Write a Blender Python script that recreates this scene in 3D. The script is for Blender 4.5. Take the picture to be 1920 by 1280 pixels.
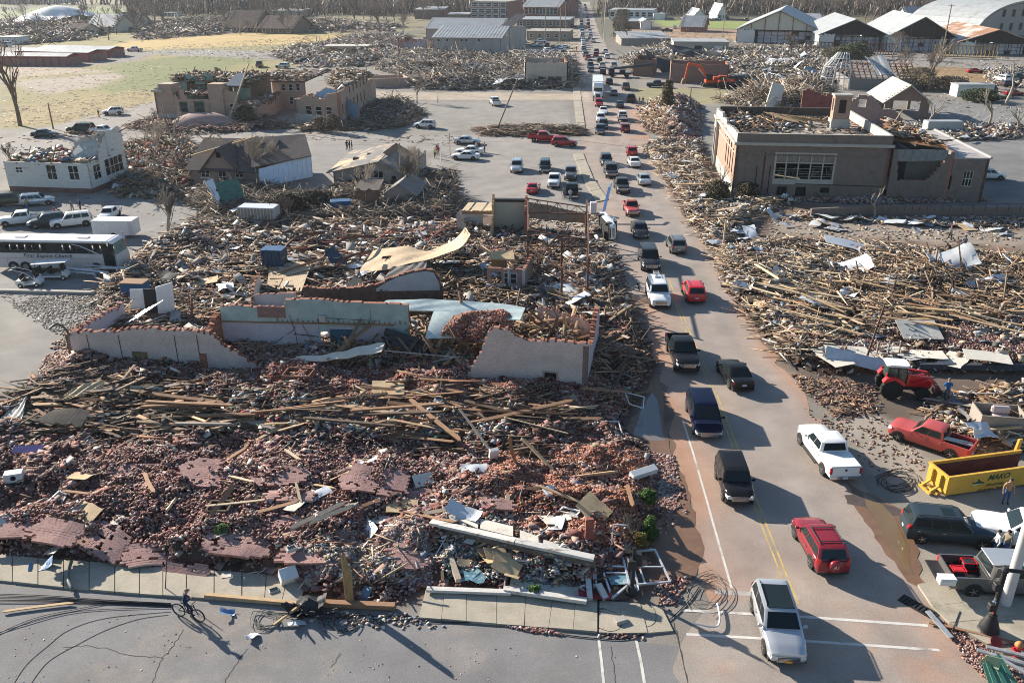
import bpy,bmesh,math,random
import numpy as np
from mathutils import Vector as VV,Matrix,Quaternion
for _o in list(bpy.data.objects):
 bpy.data.objects.remove(_o)
bM=bpy.context.scene
COL=bM.collection
R=random.Random(11)
NR=np.random.RandomState(5)
FPX=1600.0
HC=29.5
gN=math.atan(700/FPX)
CP,SP=math.cos(gN),math.sin(gN)
eU=bpy.data.cameras.new('camera')
eU.sensor_width=36
eU.lens=36*FPX/1920
eU.clip_start=0.5
eU.clip_end=6000
cam=bpy.data.objects.new('camera',eU)
COL.objects.link(cam)
cam.location=(0,0,HC)
cam.rotation_euler=(math.pi/2-gN,0,0)
bM.camera=cam
eC=math.radians(22)
eJ=VV((-0.76,0.65,0)).normalized()
eT=bpy.data.worlds.new('World')
bM.world=eT
eT.use_nodes=True
wn=eT.node_tree.nodes
wl=eT.node_tree.links
wn.clear()
iL=wn.new('ShaderNodeOutputWorld')
iA=wn.new('ShaderNodeBackground')
dC=wn.new('ShaderNodeTexSky')
dC.sky_type='NISHITA'
dC.sun_disc=False
dC.sun_elevation=eC
dC.sun_rotation=math.atan2(eJ.x,eJ.y)
dC.air_density=1.3
dC.dust_density=.5
dC.ozone_density=4
iA.inputs['Strength'].default_value=0.065
wl.new(dC.outputs[0],iA.inputs[0])
wl.new(iA.outputs[0],iL.inputs[0])
fM=bpy.data.lights.new('sun','SUN')
fM.energy=5.0
fM.angle=math.radians(0.6)
fM.color=(1.0,0.91,0.78)
sun=bpy.data.objects.new('sun',fM)
COL.objects.link(sun)
sun.location=(-60,60,60)
_sd=VV((eJ.x*math.cos(eC),eJ.y*math.cos(eC),math.sin(eC)))
sun.rotation_euler=_sd.to_track_quat('Z','Y').to_euler()
bM.view_settings.view_transform='Standard'
bM.view_settings.look='None'
bM.view_settings.gamma=1
bM.view_settings.use_curve_mapping=False
bM.view_settings.exposure=1.22
bM.render.engine='CYCLES'
bM.cycles.filter_width=1.0
bM.cycles.max_bounces=5
bM.cycles.diffuse_bounces=2
bM.cycles.glossy_bounces=2
bM.cycles.transmission_bounces=2
bM.cycles.transparent_max_bounces=6
bM.cycles.volume_bounces=0
def P(px,py,z=0.0):
 u=(px-960)/FPX;v=(py-640)/FPX;dy,dz=CP-v*SP,-SP-v*CP;t=(HC-z)/(-dz);return VV((u*t,dy*t,z))
def hO(p):
 x,y,z=p[0],p[1],p[2]-HC;dep=y*CP-z*SP;return(960+FPX*x/dep,640+FPX*(-y*SP-z*CP)/dep)
def kI(base,py):
 v=(py-640)/FPX;dy,dz=CP-v*SP,-SP-v*CP;return HC+dz/dy*base[1]
def fP(ix,iy,s):
 n=(ix.astype(np.int64)*374761393+iy.astype(np.int64)*668265263+s*1442695041)&0x7fffffff;n=((n^(n>>13))*1274126177)&0x7fffffff;return((n^(n>>16))&0xffff)/65535.0
def cU(x,y,s=0):
 x=np.asarray(x,float);y=np.asarray(y,float);ix=np.floor(x);iy=np.floor(y);fx=x-ix;fy=y-iy;fx=fx*fx*(3-2*fx);fy=fy*fy*(3-2*fy);a=fP(ix,iy,s);b=fP(ix+1,iy,s);c=fP(ix,iy+1,s);d=fP(ix+1,iy+1,s);return(a*(1-fx)+b*fx)*(1-fy)+(c*(1-fx)+d*fx)*fy
def fbm(x,y,s=0,o=4):
 r=0;a=.5;t=0
 for i in range(o):
  r=r+a*cU(x*2**i,y*2**i,s+i*17);t+=a;a*=.5
 return r/t
def dB(X,Y,poly):
 X=np.asarray(X,float);Y=np.asarray(Y,float);ins=np.zeros(X.shape,bool);d=np.full(X.shape,1e9);n=len(poly)
 for i in range(n):
  x1,y1=poly[i][0],poly[i][1];x2,y2=poly[(i+1)%n][0],poly[(i+1)%n][1];c=(y1>Y)!=(y2>Y)
  with np.errstate(divide='ignore',invalid='ignore'):
   xi=(x2-x1)*(Y-y1)/((y2-y1)if y2!=y1 else 1e-9)+x1
  ins^=c&(X<xi);ex,ey=x2-x1,y2-y1;t=np.clip(((X-x1)*ex+(Y-y1)*ey)/(ex*ex+ey*ey+1e-12),0,1);d=np.minimum(d,np.hypot(X-x1-t*ex,Y-y1-t*ey))
 return np.where(ins,d,-d)
def GP(pts):
 return[P(*p)[:2]for p in pts]
def gF(x):
 x=np.clip(x,0,1);return x*x*(3-2*x)
dE={}
def mat(name,col,rough=.85,metal=0.0,var=.18,scale=2.0,col2=None,cS=0.0,bS=None,attr=False,spec=.3,jJ=0.0,speck=0.0,aX=None,fac=None,iT=None):
 if name in dE:
  return dE[name]
 m=bpy.data.materials.new(name);m.use_nodes=True;nt=m.node_tree;N=nt.nodes;L=nt.links;b=N['Principled BSDF'];b.inputs['Roughness'].default_value=rough;b.inputs['Metallic'].default_value=metal;b.inputs['Specular IOR Level'].default_value=spec;b.inputs['Coat Weight'].default_value=jJ;b.inputs['Coat Roughness'].default_value=.05;tc=N.new('ShaderNodeTexCoord');mp=N.new('ShaderNodeMapping');L.new(tc.outputs['Object'],mp.inputs[0])
 if aX:
  mp.inputs['Scale'].default_value=aX
 no=N.new('ShaderNodeTexNoise');no.inputs['Scale'].default_value=scale;no.inputs['Detail'].default_value=6;no.inputs['Roughness'].default_value=.65;L.new(mp.outputs[0],no.inputs['Vector']);src=None
 if attr:
  at=N.new('ShaderNodeAttribute');at.attribute_name='Col';src=at.outputs['Color']
 else:
  rgb=N.new('ShaderNodeRGB');rgb.outputs[0].default_value=(*col,1);src=rgb.outputs[0]
 if col2 is not None:
  rp=N.new('ShaderNodeValToRGB');rp.color_ramp.elements[0].position=(fac or.5)-.04;rp.color_ramp.elements[1].position=(fac or.5)+.06;n2=N.new('ShaderNodeTexNoise');n2 .inputs['Scale'].default_value=scale*.37;n2 .inputs['Detail'].default_value=8;n2 .inputs['Roughness'].default_value=.7;L.new(mp.outputs[0],n2 .inputs['Vector']);L.new(n2 .outputs[0],rp.inputs[0]);mx=N.new('ShaderNodeMix');mx.data_type='RGBA';L.new(rp.outputs[0],mx.inputs[0]);L.new(src,mx.inputs[6]);mx.inputs[7].default_value=(*col2,1);src=mx.outputs[2]
 mr=N.new('ShaderNodeMapRange');mr.inputs['From Min'].default_value=.3;mr.inputs['From Max'].default_value=.7;mr.inputs['To Min'].default_value=1-var;mr.inputs['To Max'].default_value=1+var;L.new(no.outputs[0],mr.inputs[0]);hs=N.new('ShaderNodeVectorMath');hs.operation='SCALE';L.new(src,hs.inputs[0]);L.new(mr.outputs[0],hs.inputs['Scale']);L.new(hs.outputs[0],b.inputs['Base Color'])
 if speck:
  ns=N.new('ShaderNodeTexNoise');ns.inputs['Scale'].default_value=14;ns.inputs['Detail'].default_value=3;ms=N.new('ShaderNodeMapRange');ms.inputs['From Min'].default_value=.35;ms.inputs['From Max'].default_value=.65;ms.inputs['To Min'].default_value=1-speck;ms.inputs['To Max'].default_value=1+speck;L.new(mp.outputs[0],ns.inputs['Vector']);L.new(ns.outputs[0],ms.inputs[0]);h2=N.new('ShaderNodeVectorMath');h2 .operation='SCALE';L.new(hs.outputs[0],h2 .inputs[0]);L.new(ms.outputs[0],h2 .inputs['Scale']);L.new(h2 .outputs[0],b.inputs['Base Color'])
 if cS:
  bn=N.new('ShaderNodeTexNoise');bn.inputs['Scale'].default_value=bS or scale*4;bn.inputs['Detail'].default_value=4;L.new(mp.outputs[0],bn.inputs['Vector']);bp=N.new('ShaderNodeBump');bp.inputs['Strength'].default_value=cS;bp.inputs['Distance'].default_value=.05;L.new(bn.outputs[0],bp.inputs['Height']);L.new(bp.outputs[0],b.inputs['Normal'])
 if iT:
  b.inputs['Emission Color'].default_value=(*iT,1);b.inputs['Emission Strength'].default_value=1.5
 dE[name]=m;return m
def aK(name,c1,c2,hS,sx=1.0,rough=.9,patch=None):
 if name in dE:
  return dE[name]
 m=mat(name,c1,rough,var=.14,scale=1.2,speck=.1,col2=patch,fac=.62,cS=.15,bS=30);nt=m.node_tree;N=nt.nodes;L=nt.links;rgb=[n for n in N if n.bl_idname=='ShaderNodeRGB'][0];tc=[n for n in N if n.bl_idname=='ShaderNodeTexCoord'][0];sep=N.new('ShaderNodeSeparateXYZ');L.new(tc.outputs['Object'],sep.inputs[0]);ad=N.new('ShaderNodeMath');ad.operation='ADD';L.new(sep.outputs['X'],ad.inputs[0]);L.new(sep.outputs['Y'],ad.inputs[1]);cb=N.new('ShaderNodeCombineXYZ');L.new(ad.outputs[0],cb.inputs['X']);L.new(sep.outputs['Z'],cb.inputs['Y']);br=N.new('ShaderNodeTexBrick');br.inputs['Color1'].default_value=(*c1,1);br.inputs['Color2'].default_value=(*c2,1);br.inputs['Mortar'].default_value=(*hS,1);br.inputs['Scale'].default_value=1.0;br.inputs['Brick Width'].default_value=.22*sx;br.inputs['Row Height'].default_value=.076*sx;br.inputs['Mortar Size'].default_value=.006;L.new(cb.outputs[0],br.inputs['Vector'])
 for l in list(L):
  if l.from_node==rgb:
   L.new(br.outputs['Color'],l.to_socket)
 return m
def aI(name,bO,bH=None,loc=None,rz=None):
 o=bpy.data.objects.new(name,bO);COL.objects.link(o)
 if bH is not None:
  o.parent=bH
 if loc is not None:
  o.location=loc
 if rz is not None:
  o.rotation_euler=(0,0,rz)
 return o
def tag(o,aN=None,cat=None,aC=None,kind=None):
 if aN:o['label']=aN
 if cat:o['category']=cat
 if aC:o['group']=aC
 if kind:o['kind']=kind
 return o
def aE(name,aN,cat,loc=(0,0,0),rz=0.0,aC=None):
 return tag(aI(name,None,None,loc,rz),aN,cat,aC)
def cL(name,V,F4,bN,mi=None,col=None,aF=False):
 me=bpy.data.meshes.new(name);V=np.asarray(V,np.float32);F4=np.asarray(F4,np.int32);k=F4 .shape[1];me.vertices.add(len(V));me.vertices.foreach_set('co',V.ravel());me.loops.add(F4 .size);me.loops.foreach_set('vertex_index',F4 .ravel());me.polygons.add(len(F4));me.polygons.foreach_set('loop_start',np.arange(0,F4 .size,k,dtype=np.int32))
 if mi is not None:
  me.polygons.foreach_set('material_index',np.asarray(mi,np.int32))
 if aF:
  me.polygons.foreach_set('use_smooth',np.ones(len(F4),bool))
 me.update(calc_edges=True)
 if col is not None:
  a=me.attributes.new('Col','FLOAT_COLOR','POINT');c=np.ones((len(V),4),np.float32);c[:,:3]=col;a.data.foreach_set('color',c.ravel())
 for m in(bN if isinstance(bN,(list,tuple))else[bN]):
  me.materials.append(m)
 return me
hK=np.array([[0,1,3,2],[4,6,7,5],[0,4,5,1],[2,3,7,6],[0,2,6,4],[1,5,7,3]])
iK=np.array([[x,y,z]for x in(-.5,.5)for y in(-.5,.5)for z in(-.5,.5)])
def dT(yaw,hN,eM):
 cy,sy=np.cos(yaw),np.sin(yaw);cp,sp=np.cos(hN),np.sin(hN);cr,sr=np.cos(eM),np.sin(eM);Rm=np.empty((len(yaw),3,3));Rm[:,0,0]=cy*cp;Rm[:,0,1]=cy*sp*sr-sy*cr;Rm[:,0,2]=cy*sp*cr+sy*sr;Rm[:,1,0]=sy*cp;Rm[:,1,1]=sy*sp*sr+cy*cr;Rm[:,1,2]=sy*sp*cr-cy*sr;Rm[:,2,0]=-sp;Rm[:,2,1]=cp*sr;Rm[:,2,2]=cp*cr;return Rm
def cP(name,C,S,Rm,col,eX,jit=.0):
 n=len(C);eE=np.broadcast_to(iK,(n,8,3))*np.asarray(S)[:,None,:]
 if jit:
  eE=eE*(1+(NR.rand(n,8,3)-.5)*jit)
 V=np.einsum('nij,nkj->nki',Rm,eE)+np.asarray(C)[:,None,:];F=(hK[None]+(np.arange(n)*8)[:,None,None]).reshape(-1,4);return cL(name,V.reshape(-1,3),F,eX,col=np.repeat(col,8,axis=0))
class MB:
 def __init__(s):
  s.v=[];s.f=[];s.m=[];s.T=Matrix.Identity(4)
 def add(s,vs,fs,m=0):
  b=len(s.v);T=s.T;s.v+=[tuple(T@VV(v))for v in vs]
  for f in fs:
   s.f.append([b+i for i in f]);s.m.append(m)
  return s
 def box(s,x0,x1,y0,y1,z0,z1,m=0):
  vs=[(x,y,z)for x in(x0,x1)for y in(y0,y1)for z in(z0,z1)];return s.add(vs,hK.tolist(),m)
 def X(s,c,size,rot=(0,0,0),m=0):
  from mathutils import Euler
  E=Euler(rot).to_matrix();vs=[tuple(VV(c)+E@VV((q[0]*size[0],q[1]*size[1],q[2]*size[2])))for q in iK];return s.add(vs,hK.tolist(),m)
 def E(s,a,b,w,h=None,m=0,n=4):
  a=VV(a);b=VV(b);h=h or w;d=(b-a)
  if d.length<1e-6:return s
  q=d.normalized().to_track_quat('Z','Y')
  if abs(d.normalized().z)<.98:
   z=d.normalized();x=z.cross(VV((0,0,1))).normalized();y=x.cross(z)
  else:
   x=q@VV((1,0,0));y=q@VV((0,1,0))
  r=[(math.cos(2*math.pi*(i+.5)/n),math.sin(2*math.pi*(i+.5)/n))for i in range(n)];k=.7071 if n==4 else.5;vs=[]
  for p in(a,b):
   for c,t in r:
    vs.append(tuple(p+x*c*w*k+y*t*h*k))
  fs=[[i,(i+1)%n,n+(i+1)%n,n+i]for i in range(n)]+[list(range(n))[::-1],list(range(n,2*n))];return s.add(vs,fs,m)
 def U(s,pts,r,n=6,m=0,r2=None,cap=True):
  pts=[VV(p)for p in pts];r2=r if r2 is None else r2;L=len(pts);vs=[];up=VV((0,0,1))
  for i,p in enumerate(pts):
   d=(pts[min(i+1,L-1)]-pts[max(i-1,0)]).normalized();x=d.cross(up)
   if x.length<.05:x=d.cross(VV((0,1,0)))
   x.normalize();y=x.cross(d);rr=r+(r2-r)*i/max(1,L-1)
   for k in range(n):
    a=2*math.pi*k/n;vs.append(tuple(p+x*math.cos(a)*rr+y*math.sin(a)*rr))
  fs=[]
  for i in range(L-1):
   for k in range(n):
    fs.append([i*n+k,i*n+(k+1)%n,(i+1)*n+(k+1)%n,(i+1)*n+k])
  if cap:
   fs+=[list(range(n))[::-1],[(L-1)*n+k for k in range(n)]]
  return s.add(vs,fs,m)
 def L(s,prof,n=16,m=0,axis='z',c=(0,0,0)):
  vs=[]
  for r,h in prof:
   for k in range(n):
    a=2*math.pi*k/n;ca,sa=math.cos(a)*r,math.sin(a)*r;p={'z':(ca,sa,h),'y':(ca,h,sa),'x':(h,ca,sa)}[axis];vs.append((c[0]+p[0],c[1]+p[1],c[2]+p[2]))
  fs=[[i*n+k,i*n+(k+1)%n,(i+1)*n+(k+1)%n,(i+1)*n+k]for i in range(len(prof)-1)for k in range(n)];fs+=[list(range(n))[::-1],[(len(prof)-1)*n+k for k in range(n)]];return s.add(vs,fs,m)
 def R(s,poly,y0,y1,m=0,plane='xz'):
  n=len(poly)
  def pt(p,t):
   return{'xz':(p[0],t,p[1]),'xy':(p[0],p[1],t),'yz':(t,p[0],p[1])}[plane]
  vs=[pt(p,y0)for p in poly]+[pt(p,y1)for p in poly];fs=[[i,(i+1)%n,n+(i+1)%n,n+i]for i in range(n)]+[list(range(n))[::-1],list(range(n,2*n))];return s.add(vs,fs,m)
 def quad(s,a,b,c,d,m=0):
  return s.add([a,b,c,d],[[0,1,2,3]],m)
 def S(s,q,t,m=0):
  q=[VV(p)for p in q];n=(q[1]-q[0]).cross(q[3]-q[0]).normalized()*t;vs=q+[p-n for p in q];return s.add([tuple(p)for p in vs],[[0,1,2,3],[7,6,5,4],[0,4,5,1],[1,5,6,2],[2,6,7,3],[3,7,4,0]],m)
 def grid(s,fn,nu,nv,t=.0,m=0):
  vs=[tuple(fn(i/nu,j/nv))for i in range(nu+1)for j in range(nv+1)];w=nv+1;fs=[[i*w+j,(i+1)*w+j,(i+1)*w+j+1,i*w+j+1]for i in range(nu)for j in range(nv)]
  if t:
   b=len(vs);vs+=[(v[0],v[1],v[2]-t)for v in vs];fs+=[[b+i for i in f[::-1]]for f in fs]
   for i in range(nu):
    fs.append([i*w,b+i*w,b+(i+1)*w,(i+1)*w]);fs.append([i*w+nv,(i+1)*w+nv,b+(i+1)*w+nv,b+i*w+nv])
   for j in range(nv):
    fs.append([j,j+1,b+j+1,b+j]);fs.append([nu*w+j,b+nu*w+j,b+nu*w+j+1,nu*w+j+1])
  return s.add(vs,fs,m)
 def mesh(s,name,bN,aF=None,bevel=0):
  me=bpy.data.meshes.new(name);me.from_pydata(s.v,[],s.f)
  for m in(bN if isinstance(bN,(list,tuple))else[bN]):
   me.materials.append(m)
  me.polygons.foreach_set('material_index',s.m);bm=bmesh.new();bm.from_mesh(me)
  if aF is not None:
   bmesh.ops.remove_doubles(bm,verts=bm.verts,dist=.0008)
  if bevel:
   es=[e for e in bm.edges if len(e.link_faces)==2 and e.calc_face_angle(0)>.6];bmesh.ops.bevel(bm,geom=es,offset=bevel,segments=1,affect='EDGES',clamp_overlap=True)
  bmesh.ops.recalc_face_normals(bm,faces=bm.faces);bm.to_mesh(me);bm.free()
  if aF is not None:
   me.polygons.foreach_set('use_smooth',[True]*len(me.polygons));me.set_sharp_from_angle(angle=math.radians(aF))
  me.update();return me
 def B(s,name,bN,bH=None,aF=None,bevel=0,loc=None,rz=None):
  return aI(name,s.mesh(name,bN,aF,bevel),bH,loc,rz)
def BX_(*a,**k):return MB().box(*a,**k)
def LX_(*a,**k):return MB().L(*a,**k)
def EX_(*a,**k):return MB().E(*a,**k)
def SX_(*a,**k):return MB().S(*a,**k)
def RX_(*a,**k):return MB().R(*a,**k)
m_white=mat('weathered_white_paint',(.66,.66,.64),.6,var=.10,scale=2,speck=.05)
m_glass=mat('dark_glass',(.014,.022,.024),.06,spec=.3,var=.1)
jW=mat('raw_timber',(.42,.29,.17),.85,var=.25,scale=3,attr=False)
hC=mat('timber_pieces',(.4,.3,.2),.9,var=.22,scale=4,attr=True)
bP=mat('interior_shade_black',(.03,.027,.025),.95)  # near-black colour standing in for shade inside rooms and openings
aG=mat('rusty_steel',(.16,.075,.05),.8,var=.3,scale=5,col2=(.09,.05,.04))
cO=mat('galvanised_metal',(.5,.52,.53),.45,.6,var=.12,scale=2,col2=(.38,.38,.37),fac=.6)
fJ=mat('old_concrete',(.36,.335,.295),.9,var=.13,scale=1.3,speck=.08,cS=.2,bS=40)
jK=mat('black_plastic',(.02,.02,.021),.5,var=.1)
dH=mat('black_cable',(.018,.018,.018),.6)
bC=aK('broken_brick',(.33,.13,.08),(.24,.09,.06),(.34,.30,.27))
# SETTING: ground, road, pavements
def fG():
 ys=[12.0]
 while ys[-1]<2600:
  ys.append(ys[-1]*1.0125+.02)
 ys=np.array(ys);us=np.linspace(-.95,.95,330);Y,U=np.meshgrid(ys,us,indexing='ij');X=U*(Y+6);x=X.ravel();y=Y.ravel();n1=fbm(x*.05,y*.05,1,5);n2=fbm(x*.4,y*.4,2,4);n3=fbm(x*.012,y*.012,3,4);base=np.array([.235,.205,.17]);grey=np.array([.235,.225,.21]);c=base[None]*(1-n1[:,None])+grey[None]*n1[:,None];far=gF((y-260)/250)[:,None];iC=np.where((n3>.5)[:,None],np.array([.20,.17,.095]),np.array([.13,.12,.08]));c=c*(1-far)+iC*far
 def aW(pts,col,w,amp,seed,op=1.0,mod=None):
  nonlocal c;poly=GP(pts);d=dB(x,y,poly)+(fbm(x/max(w,.5)*.6,y/max(w,.5)*.6,seed,3)-.5)*2*amp;a=gF(d/w+.5)*op
  if mod is not None:
   a=a*mod
  c=c*(1-a[:,None])+np.array(col)[None]*a[:,None]
 aW([(0,60),(300,45),(660,60),(760,75),(740,110),(500,130),(430,175),(290,215),(150,240),(0,240)],(.255,.215,.085),6,5,21);aW([(190,92),(260,72),(420,63),(640,66),(650,72),(520,84),(380,90),(240,95)],(.50,.35,.13),3,2,22);aW([(200,118),(420,102),(480,112),(400,150),(250,175),(180,180),(230,150)],(.15,.17,.05),8,8,23,.95);aW([(60,200),(280,165),(300,200),(180,225),(0,235),(0,205)],(.33,.24,.11),6,5,24,.7);aW([(40,150),(220,138),(240,143),(160,165),(90,175),(30,165)],(.36,.30,.24),5,4,25);aW([(0,128),(120,122),(200,135),(60,142),(0,150)],(.37,.29,.21),5,3,26);aW([(0,85),(230,92),(300,100),(250,116),(120,128),(0,124)],(.22,.20,.18),4,2,27);aW([(230,96),(420,93),(560,100),(700,92),(760,110),(640,118),(460,110),(320,104)],(.25,.235,.215),4,3,28);aW([(0,20),(140,12),(230,14),(210,30),(60,36),(0,40)],(.19,.23,.09),20,12,29);aW([(0,262),(70,243),(185,215),(290,190),(345,212),(245,238),(205,255),(560,250),(960,254),(1100,262),(1200,262),(1205,290),(1100,288),(870,285),(620,282),(540,272),(300,272),(180,290),(0,310)],(.30,.275,.25),.8,.3,31);aW([(700,190),(1062,190),(1072,235),(1060,245),(930,238),(800,250),(720,238)],(.27,.25,.225),.8,.6,32);aW([(690,172),(1085,176),(1090,188),(700,186)],(.42,.35,.27),.8,.4,33);aW([(860,280),(1100,284),(1130,400),(940,400),(900,370),(830,340),(800,300)],(.30,.275,.25),1,.5,34);aW([(560,275),(670,275),(640,345),(610,400),(500,400),(480,350)],(.27,.25,.235),1.2,1,35);aW([(0,380),(220,365),(560,345),(620,380),(560,425),(330,432),(240,470),(240,540),(130,555),(0,550)],(.25,.235,.22),1,.6,36);aW([(0,545),(200,548),(220,575),(150,640),(90,680),(0,770)],(.235,.225,.21),1,1,37);aW([(0,560),(90,575),(40,690),(0,720)],(.30,.27,.23),3,3,38,.6);rub=(.15,.095,.07);aW([(0,1045),(350,1078),(560,1130),(1200,1130),(1290,1080),(1285,880),(1255,770),(1240,690),(1200,560),(1160,480),(1100,420),(860,400),(400,430),(240,520),(160,640),(0,760)],rub,1.2,.8,41);aW([(940,385),(1130,400),(1160,470),(1200,560),(1100,540),(990,560)],(.33,.29,.245),1,.7,42);aW([(500,410),(870,395),(870,450),(560,440)],(.30,.25,.20),1.5,1,43);aW([(1240,280),(1310,270),(1380,372),(1920,410),(1920,770),(1760,760),(1520,720),(1430,660),(1330,480)],(.19,.135,.10),1.5,1,44);aW([(1460,410),(1920,435),(1920,465),(1600,445),(1440,440)],(.30,.25,.205),1.2,1,45);aW([(1480,690),(1660,690),(1800,720),(1920,700),(1920,760),(1660,790),(1540,760)],(.13,.10,.078),1.2,1,46);aW([(1560,770),(1700,790),(1740,880),(1920,900),(1920,960),(1720,940),(1640,900)],(.34,.295,.25),1.2,1,47);aW([(1520,740),(1600,800),(1720,940),(1700,1100),(1790,1170),(1920,1180),(1920,930),(1740,900),(1680,820)],(.33,.29,.24),1.2,.8,48);aW([(1480,640),(1920,650),(1920,700),(1520,690)],(.33,.20,.15),1,1,49);aW([(1520,100),(1920,110),(1920,145),(1780,150),(1560,130)],(.28,.255,.23),2,1,51);aW([(1700,185),(1920,190),(1920,330),(1850,340),(1780,300),(1700,240)],(.22,.215,.21),1.5,1,52);aW([(1680,125),(1850,128),(1880,150),(1840,165),(1700,160)],(.30,.20,.10),3,2,53);aW([(1840,290),(1920,280),(1920,375),(1850,372)],(.19,.19,.19),1,.5,54)
 aW([(1230,38),(1450,42),(1440,56),(1240,50)],(.25,.30,.08),4,3,55);aW([(1160,48),(1420,58),(1420,75),(1180,72)],(.34,.23,.15),4,3,56);aW([(1180,165),(1420,168),(1430,190),(1260,200),(1200,190)],(.30,.27,.15),3,2,57);aW([(1190,140),(1420,150),(1420,166),(1200,165)],(.27,.24,.21),2,1,58);aW([(960,85),(1085,90),(1088,110),(960,105)],(.26,.24,.215),2,1,59);aW([(1050,60),(1085,40),(1092,110),(1060,110)],(.34,.28,.20),2,2,60);c=c*np.where(y>95,.86,.95)[:,None];nC=c*(1+(n2[:,None]-.5)*.28)*(1+(n1[:,None]-.5)*.22);V=np.stack([x,y,np.zeros_like(x)],1);a,b=Y.shape;idx=np.arange(a*b).reshape(a,b);F=np.stack([idx[:-1,:-1],idx[:-1,1:],idx[1:,1:],idx[1:,:-1]],-1).reshape(-1,4);g=mat('bare_ground',(.2,.2,.2),.95,var=.16,scale=.35,attr=True,speck=.16,cS=.35,bS=18);o=aI('ground',cL('ground',V,F,g,col=nC));tag(o,kind='structure');mb=MB();mb.quad((-4000,-280,-.3),(4000,-280,-.3),(4000,4500,-.3),(-4000,4500,-.3));tag(mb.B('terrain',mat('far_terrain',(.16,.14,.09),.95,var=.3,scale=.01)),kind='structure')
fG()
def cJ(dG,t):
 ks=[p[0]for p in dG];out=[]
 for j in range(1,len(dG[0])):
  out.append(float(np.interp(t,ks,[p[j]for p in dG])))
 return out
hH=[(4,1082,1094,1106),(20,1084,1096,1110),(60,1083,1099,1122),(100,1082,1106,1145),(160,1084,1132,1180),(200,1088,1138,1196),(250,1090,1143,1212),(297,1092,1147,1228),(365,1112,1180,1262),(480,1168,1235,1335),(615,1218,1287,1412),(700,1240,1325,1478),(780,1256,1357,1532),(847,1268,1382,1574),(930,1282,1412,1622),(1002,1300,1440,1664),(1060,1312,1463,1706),(1132,1330,1492,1752),(1175,1300,1509,1785),(1300,1262,1560,1880),(1420,1200,1600,1960)]
def eZ():
 hD=[];y=1420.0
 while y>4:
  hD.append(y);y-=max(.8,(y+60)*.006)
 hD.append(4);K=26;V=[];C=[];ca=np.array([.285,.248,.222]);jO=np.array([.37,.22,.15]);tan=np.array([.36,.30,.24])
 for r in hD:
  l,m_,rr=cJ(hH,r);pl,pr=P(l,r),P(rr,r)
  for k in range(K+1):
   t=k/K;p=pl.lerp(pr,t);w=(pr-pl).length;dl,dr=t*w,(1-t)*w;nz=float(fbm(p.x*.25,p.y*.25,71,3));nz2=float(fbm(p.x*.6,p.y*.6,77,3));jl=(float(cU(0,p.y*.7,5))-.5)*.9*(k in(0,))+(float(cU(3,p.y*.7,9))-.5)*.9*(k==K);V.append((p.x+jl,p.y,.012));hI=min(1,max(0,(500-p.y)/300));gl=1.0 if 560<r<1130 else.35;gr=1.0 if 560<r<900 else.4;a=max(math.exp(-dl/1.9)*gl,math.exp(-dr/.9)*gr)*(0.35+1.5*nz)
   if 200<r<275:a=max(a,math.exp(-dr/5)*1.1*nz*1.5)
   if r>1130:a=max(0,nz2-.60)*1.4+max(0,math.exp(-dr/3)*(nz2-.2)*1.2)
   a=min(1,max(0,a))*hI;iJ=max(0,nz-.45)*1.3;c=ca*(1-iJ)+tan*iJ;c=c*(1-a)+jO*a;c=c*(.93+.14*nz2);lane=.04*math.cos(t*2*math.pi*4);C.append(c*(1-lane))
 W=K+1;n=len(hD);idx=np.arange(n*W).reshape(n,W);F=np.stack([idx[:-1,:-1],idx[:-1,1:],idx[1:,1:],idx[1:,:-1]],-1).reshape(-1,4);m=mat('street_asphalt',(.2,.2,.2),.9,var=.16,scale=.35,attr=True,speck=.12,cS=.2,bS=50);tag(aI('main_street',cL('main_street',V,F,m,col=np.array(C))),kind='structure')
eZ()
def aH(name,pts,w,z,m,kind='structure',kK=None,bH=None):
 mb=MB();G=[P(*p,z)for p in pts];L=[];R_=[]
 for i,g in enumerate(G):
  d=(G[min(i+1,len(G)-1)]-G[max(i-1,0)]);d.z=0;d.normalize();n=VV((-d.y,d.x,0))*w/2;L.append(g+n);R_.append(g-n)
 for i in range(len(G)-1):
  mb.quad(tuple(L[i]),tuple(R_[i]),tuple(R_[i+1]),tuple(L[i+1]))
 o=mb.B(name,m);return tag(o,kind=kind)
gS=mat('worn_yellow_paint',(.50,.36,.13),.8,var=.2,scale=1.5,col2=(.30,.25,.18),fac=.56)
bT=mat('worn_white_paint',(.56,.54,.50),.8,var=.15,scale=1.5,col2=(.33,.29,.26),fac=.58)
def yl(dx):
 return[(cJ(hH,r)[1]+dx*(r+60)/1200*10,r)for r in(1132,1060,1002,930,847,780,700,615,550,480,420,365,330)]
aH('yellow_line',yl(-.55),.11,.018,gS)
aH('yellow_line',yl(.55),.11,.018,gS)
aH('yellow_line',[(1132+i*1.3,165+i*11)for i in range(9)],.16,.018,gS)
aH('edge_line',[(1372,1102),(1337,980),(1326,940),(1300,850),(1280,787)],.13,.018,bT)
aH('crosswalk_line',[(1340,1108),(1420,1114),(1500,1120)],.36,.017,mat('faded_paint',(.37,.34,.31),.85,var=.1,scale=1))
aH('crosswalk_line',[(1278,1143),(1500,1155),(1740,1172)],.18,.018,bT)
aH('stop_line',[(1287,1188),(1500,1200),(1762,1218)],.17,.018,bT)
aH('crosswalk_line',[(1122,1192),(1128,1240),(1138,1340)],.13,.018,bT)
aH('crosswalk_line',[(1192,1195),(1202,1240),(1218,1340)],.14,.018,bT)
aH('stop_line',[(1148,289),(1215,290)],.3,.018,bT)
aH('lane_arrow_line',[(1160,308),(1176,316)],.35,.018,bT)
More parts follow.
